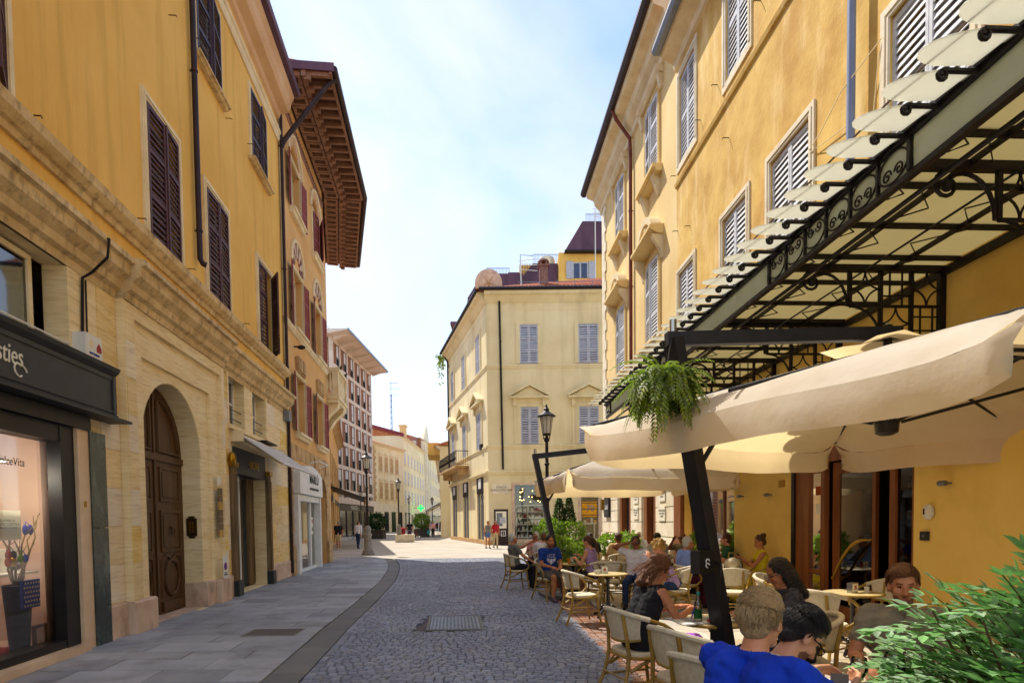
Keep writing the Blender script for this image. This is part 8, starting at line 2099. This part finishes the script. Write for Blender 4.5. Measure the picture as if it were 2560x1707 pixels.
person('bearded man in dark blue shirt printed with a white eagle', .78, 12.4, -2.72, lean=.06, shirt='shirt_blue', hairs=('short', 'hair_black'), legs='short', trouser='trouser_grey', shoe='shoe_grey', beard='stubble', skin='skin_b', vox=.012, hands=[(-.08, .3, .72), (.1, .28, .7)], extra=eagle, cap='shades', group=G1)
person('woman in lavender sleeveless top with a long brown ponytail', 1.60, 12.12, 1.0, lean=.16, shirt='shirt_lavender', sleeves='none', hairs=('pony', 'hair_brown'), female=True, skin='skin_a', head=(.35, 0, 0), hands=[(-.1, .3, .86), (.1, .3, .9)], vox=.013, group=G1)
person('man in black shirt with his back to the street', 1.95, 15.0, .1, lean=.1, shirt='shirt_black', hairs=('short', 'hair_black'), skin='skin_b', fat=.015, group=G1)
person('man in tan striped shirt seen from behind', 2.55, 14.4, .25, lean=.05, shirt='shirt_tan', hairs=('short', 'hair_brown'), skin='skin_c', fat=.01, group=G1)
def pend(P_, pel, u, rx, fw, Hc, R): pass
person('man in white shirt and sunglasses holding a telephone to his ear', 2.32, 11.25, 2.75, lean=.02, shirt='shirt_white', trouser='trouser_jeans', hairs=('short', 'hair_black'), skin='skin_c', glasses='sun', fat=.01, head=(.05, .25, .1), hands=[(-.12, .3, .75), (.13, .12, 1.2)], vox=.013, group=G1)
person('man with pale cap and sunglasses at the back tables', 3.45, 16.4, 2.6, lean=.1, shirt='shirt_white', hairs=('short', 'hair_grey'), skin='skin_c', glasses='sun', cap='cap', group=G1)
person('woman with a mass of blond curls bending over the table', 2.66, 10.1, 1.3, lean=.35, shirt='shirt_lavender', sleeves='none', hairs=('curly', 'hair_blond'), female=True, skin='skin_a', head=(.55, 0, 0), hands=[(-.05, .34, 1.0), (.15, .36, .78)], trouser='trouser_jeans', vox=.013, group=G1)
person('dark haired person in grey sitting behind the blond curls', 3.4, 14.0, .15, lean=.1, shirt='shirt_wool', hairs=('short', 'hair_black'), skin='skin_b', group=G1)
person('balding man in sunglasses raising a glass of beer', 3.85, 13.55, 2.3, lean=.02, shirt='shirt_camo', hairs=None, skin='skin_c', glasses='sun', head=(-.1, 0, 0), hands=[(-.16, .3, .76), (.04, .3, 1.18)], group=G1)
person('white haired man in blue shirt and maroon trousers', 3.15, 10.95, -1.3, lean=.16, shirt='shirt_sky', sleeves='long', trouser='trouser_maroon', hairs=('short', 'hair_white'), skin='skin_d', hands=[(-.16, .42, .82), (.1, .42, .8)], vox=.012, fat=.015, group=G1)
person('man in patterned shirt half hidden by the parasol pole', 4.4, 13.25, 1.7, lean=.1, shirt='shirt_camo', hairs=('short', 'hair_black'), skin='skin_b', group=G1)
person('man in dark green shirt looking along the terrace', 4.45, 12.4, 1.25, lean=.08, shirt='shirt_green', hairs=('short', 'hair_brown'), skin='skin_a', vox=.013, group=G1)
person('woman in yellow dress with her hair in a bun looking at her phone', 4.42, 10.78, 1.4, lean=-.02, shirt='shirt_yellow', sleeves='cap', legs='skirt', trouser='shirt_yellow', hairs=('bun', 'hair_brown'), female=True, skin='skin_b', head=(.4, 0, 0), hands=[(-.03, .27, .92), (.09, .27, .92)], vox=.012, group=G1)
t = thing('mobile_phone', 'black mobile phone held by the woman in yellow', 'phone', (4.1, 10.84, .96)); q = MB(); q.fn = lambda a, d, z: Vector((a * .7 - z * .4, d, z * .8 + a * .4)); q.box(-.006, .004, -.035, .035, -.06, .07); q.build('case', 'paint_black', t, local=True)
# --- near tables
person('dark haired woman in black vest writing on the papers', 1.18, 5.5, -1.22, lean=.36, shirt='shirt_black', sleeves='none', legs='short', trouser='shirt_black', hairs=('wavy', 'hair_chestnut'), female=True, skin='skin_d', fat=.022, head=(.62, -.12, 0), hands=[(-.12, .50, .80), (.10, .46, .80)], vox=.0085, near=True, glasses='clear', cap='shades', palm=[(0, 0, -1), (0, 0, -1)], curl=.35, group=G1)
person('woman with long straight dark hair reading loose sheets', 2.36, 4.98, 1.42, lean=.26, shirt='shirt_dots', hairs=('long', 'hair_black'), female=True, skin='skin_b', head=(.45, .0, 0), hands=[(-.14, .40, .84), (.16, .36, .8)], vox=.0085, near=False, glasses='clear', curl=.3, group=G1)
person('fair haired man in a royal blue polo shirt seen from behind', .97, 2.47, -.95, lean=.2, shirt='shirt_royal', sleeves='short', hairs=('short', 'hair_fair'), skin='skin_a', head=(.12, .1, 0), hands=[(.0, .58, .9), (.2, .5, .88)], vox=.0075, near=True, curl=.45, dz=.02, fat=.008, palm=[(.5, 0, -.6), (-.7, .2, .2)], group=G1)
person('black haired man with glasses bending low over the table', 1.02, 2.62, -1.32, lean=.5, shirt='shirt_wool', hairs=('short', 'hair_black'), skin='skin_a', beard='stubble', head=(.8, -.15, 0), hands=[(-.1, .52, .78), (.16, .5, .78)], vox=.0075, near=True, glasses='clear', headfwd=.02, group=G1)
person('bearded man in grey brown shirt half hidden by the bush', 2.43, 3.72, 2.5, lean=.02, shirt='shirt_stone', sleeves='short', hairs=('short', 'hair_chestnut'), skin='skin_d', beard='stubble', head=(.05, .2, 0), vox=.0075, near=True, group=G1)
t = thing('mobile_phone', 'black mobile phone in the hands of the blue shirted man', 'phone', (1.47, 2.68, .90), -.5); q = MB(); q.fn = lambda a, d, z: Vector((a, d * .9 - z * .3, z + d * .35)); q.box(-.037, .037, -.075, .075, -.004, .004); q.build('case', 'paint_black', t, local=True)
# --- walkers
G2 = 'people walking in the street'
person('man walking away in black shirt and beige shorts', -10.55, 36.5, .15, 'stand', shirt='shirt_black', legs='short', trouser='trouser_beige', shoe='shoe_white', hairs=('short', 'hair_grey'), skin='skin_b', stride=.16, fat=.02, group=G2)
person('man walking away in white shirt and blue jeans', -9.75, 38, -.25, 'stand', shirt='shirt_white', sleeves='long', trouser='trouser_jeans', hairs=('short', 'hair_chestnut'), skin='skin_a', stride=.14, group=G2)
person('woman in grey top and denim shorts by the information totem', -1.45, 36, PI + .6, 'stand', H=1.66, shirt='shirt_grey', sleeves='none', legs='mini', trouser='shorts_denim', hairs=('bun', 'hair_brown'), female=True, skin='skin_b', stride=.08, group=G2)
person('woman in red top and flowered trousers by the information totem', -1.0, 36.3, PI + .3, 'stand', H=1.68, shirt='shirt_red', trouser='skirt_flower', hairs=('long', 'hair_black'), female=True, skin='skin_b', stride=.1, group=G2)
person('woman in pale pink top and dark leggings far down the street', -8.4, 64, .1, 'stand', H=1.66, shirt='shirt_pink', trouser='trouser_dark', hairs=('short', 'hair_blond'), female=True, skin='skin_a', stride=.12, vox=.02, group=G2)
t = thing('shopping_bag', 'turquoise shopping bag beside the distant woman in pink', 'bag', (-8.85, 63.9, .35)); q = MB(); q.prism([(-.14, 0), (.14, 0), (.16, .36), (-.16, .36)], -.05, .05); q.tube([(-.08, 0, .36), (-.04, 0, .52), (.04, 0, .52), (.08, 0, .36)], .012, 4); q.build('body', 'cyan_cap', t, local=True)
person('cyclist in dark clothes standing with the red bicycle', -9.3, 54.6, .4, 'stand', shirt='shirt_black', trouser='trouser_jeans', hairs=('short', 'hair_black'), skin='skin_b', stride=.1, vox=.02, group=G2)
rs = random.Random(31)
cl = ['shirt_red', 'shirt_white', 'shirt_blue', 'shirt_black', 'shirt_pink', 'shirt_sky', 'shirt_yellow', 'shirt_grey', 'shirt_green', 'shirt_lavender', 'shirt_white', 'shirt_tan']
what = ['red', 'white', 'dark blue', 'black', 'pink', 'light blue', 'yellow', 'grey', 'green', 'lavender', 'cream white', 'tan']
for k in range(12):
    yy = 84 + k * 6.5; px = 1070 + (k * 37 % 44)
    person('tiny distant walker in %s shirt in the far crowd' % what[k], (px - 1280) / 1500 * yy, yy, rs.uniform(-3, 3), 'stand', H=rs.uniform(1.62, 1.82), shirt=cl[k], trouser=rs.choice(['trouser_dark', 'trouser_jeans', 'trouser_beige']), hairs=('short', rs.choice(['hair_brown', 'hair_black', 'hair_blond'])), skin='skin_b', stride=.1, vox=.03, group='distant crowd')
for k, (x, y, l, sh_) in enumerate([(-15.6, 66, 'dark dressed pedestrian by the office block shop windows', 'shirt_black'), (-17.0, 67.5, 'pedestrian in blue by the office block shop windows', 'shirt_blue'), (-14.2, 63, 'pedestrian in red by the office block planter', 'shirt_red')]):
    person(l, x, y, k * 1.5, 'stand', shirt=sh_, hairs=('short', 'hair_brown'), skin='skin_b', stride=.1, vox=.03, group=G2)
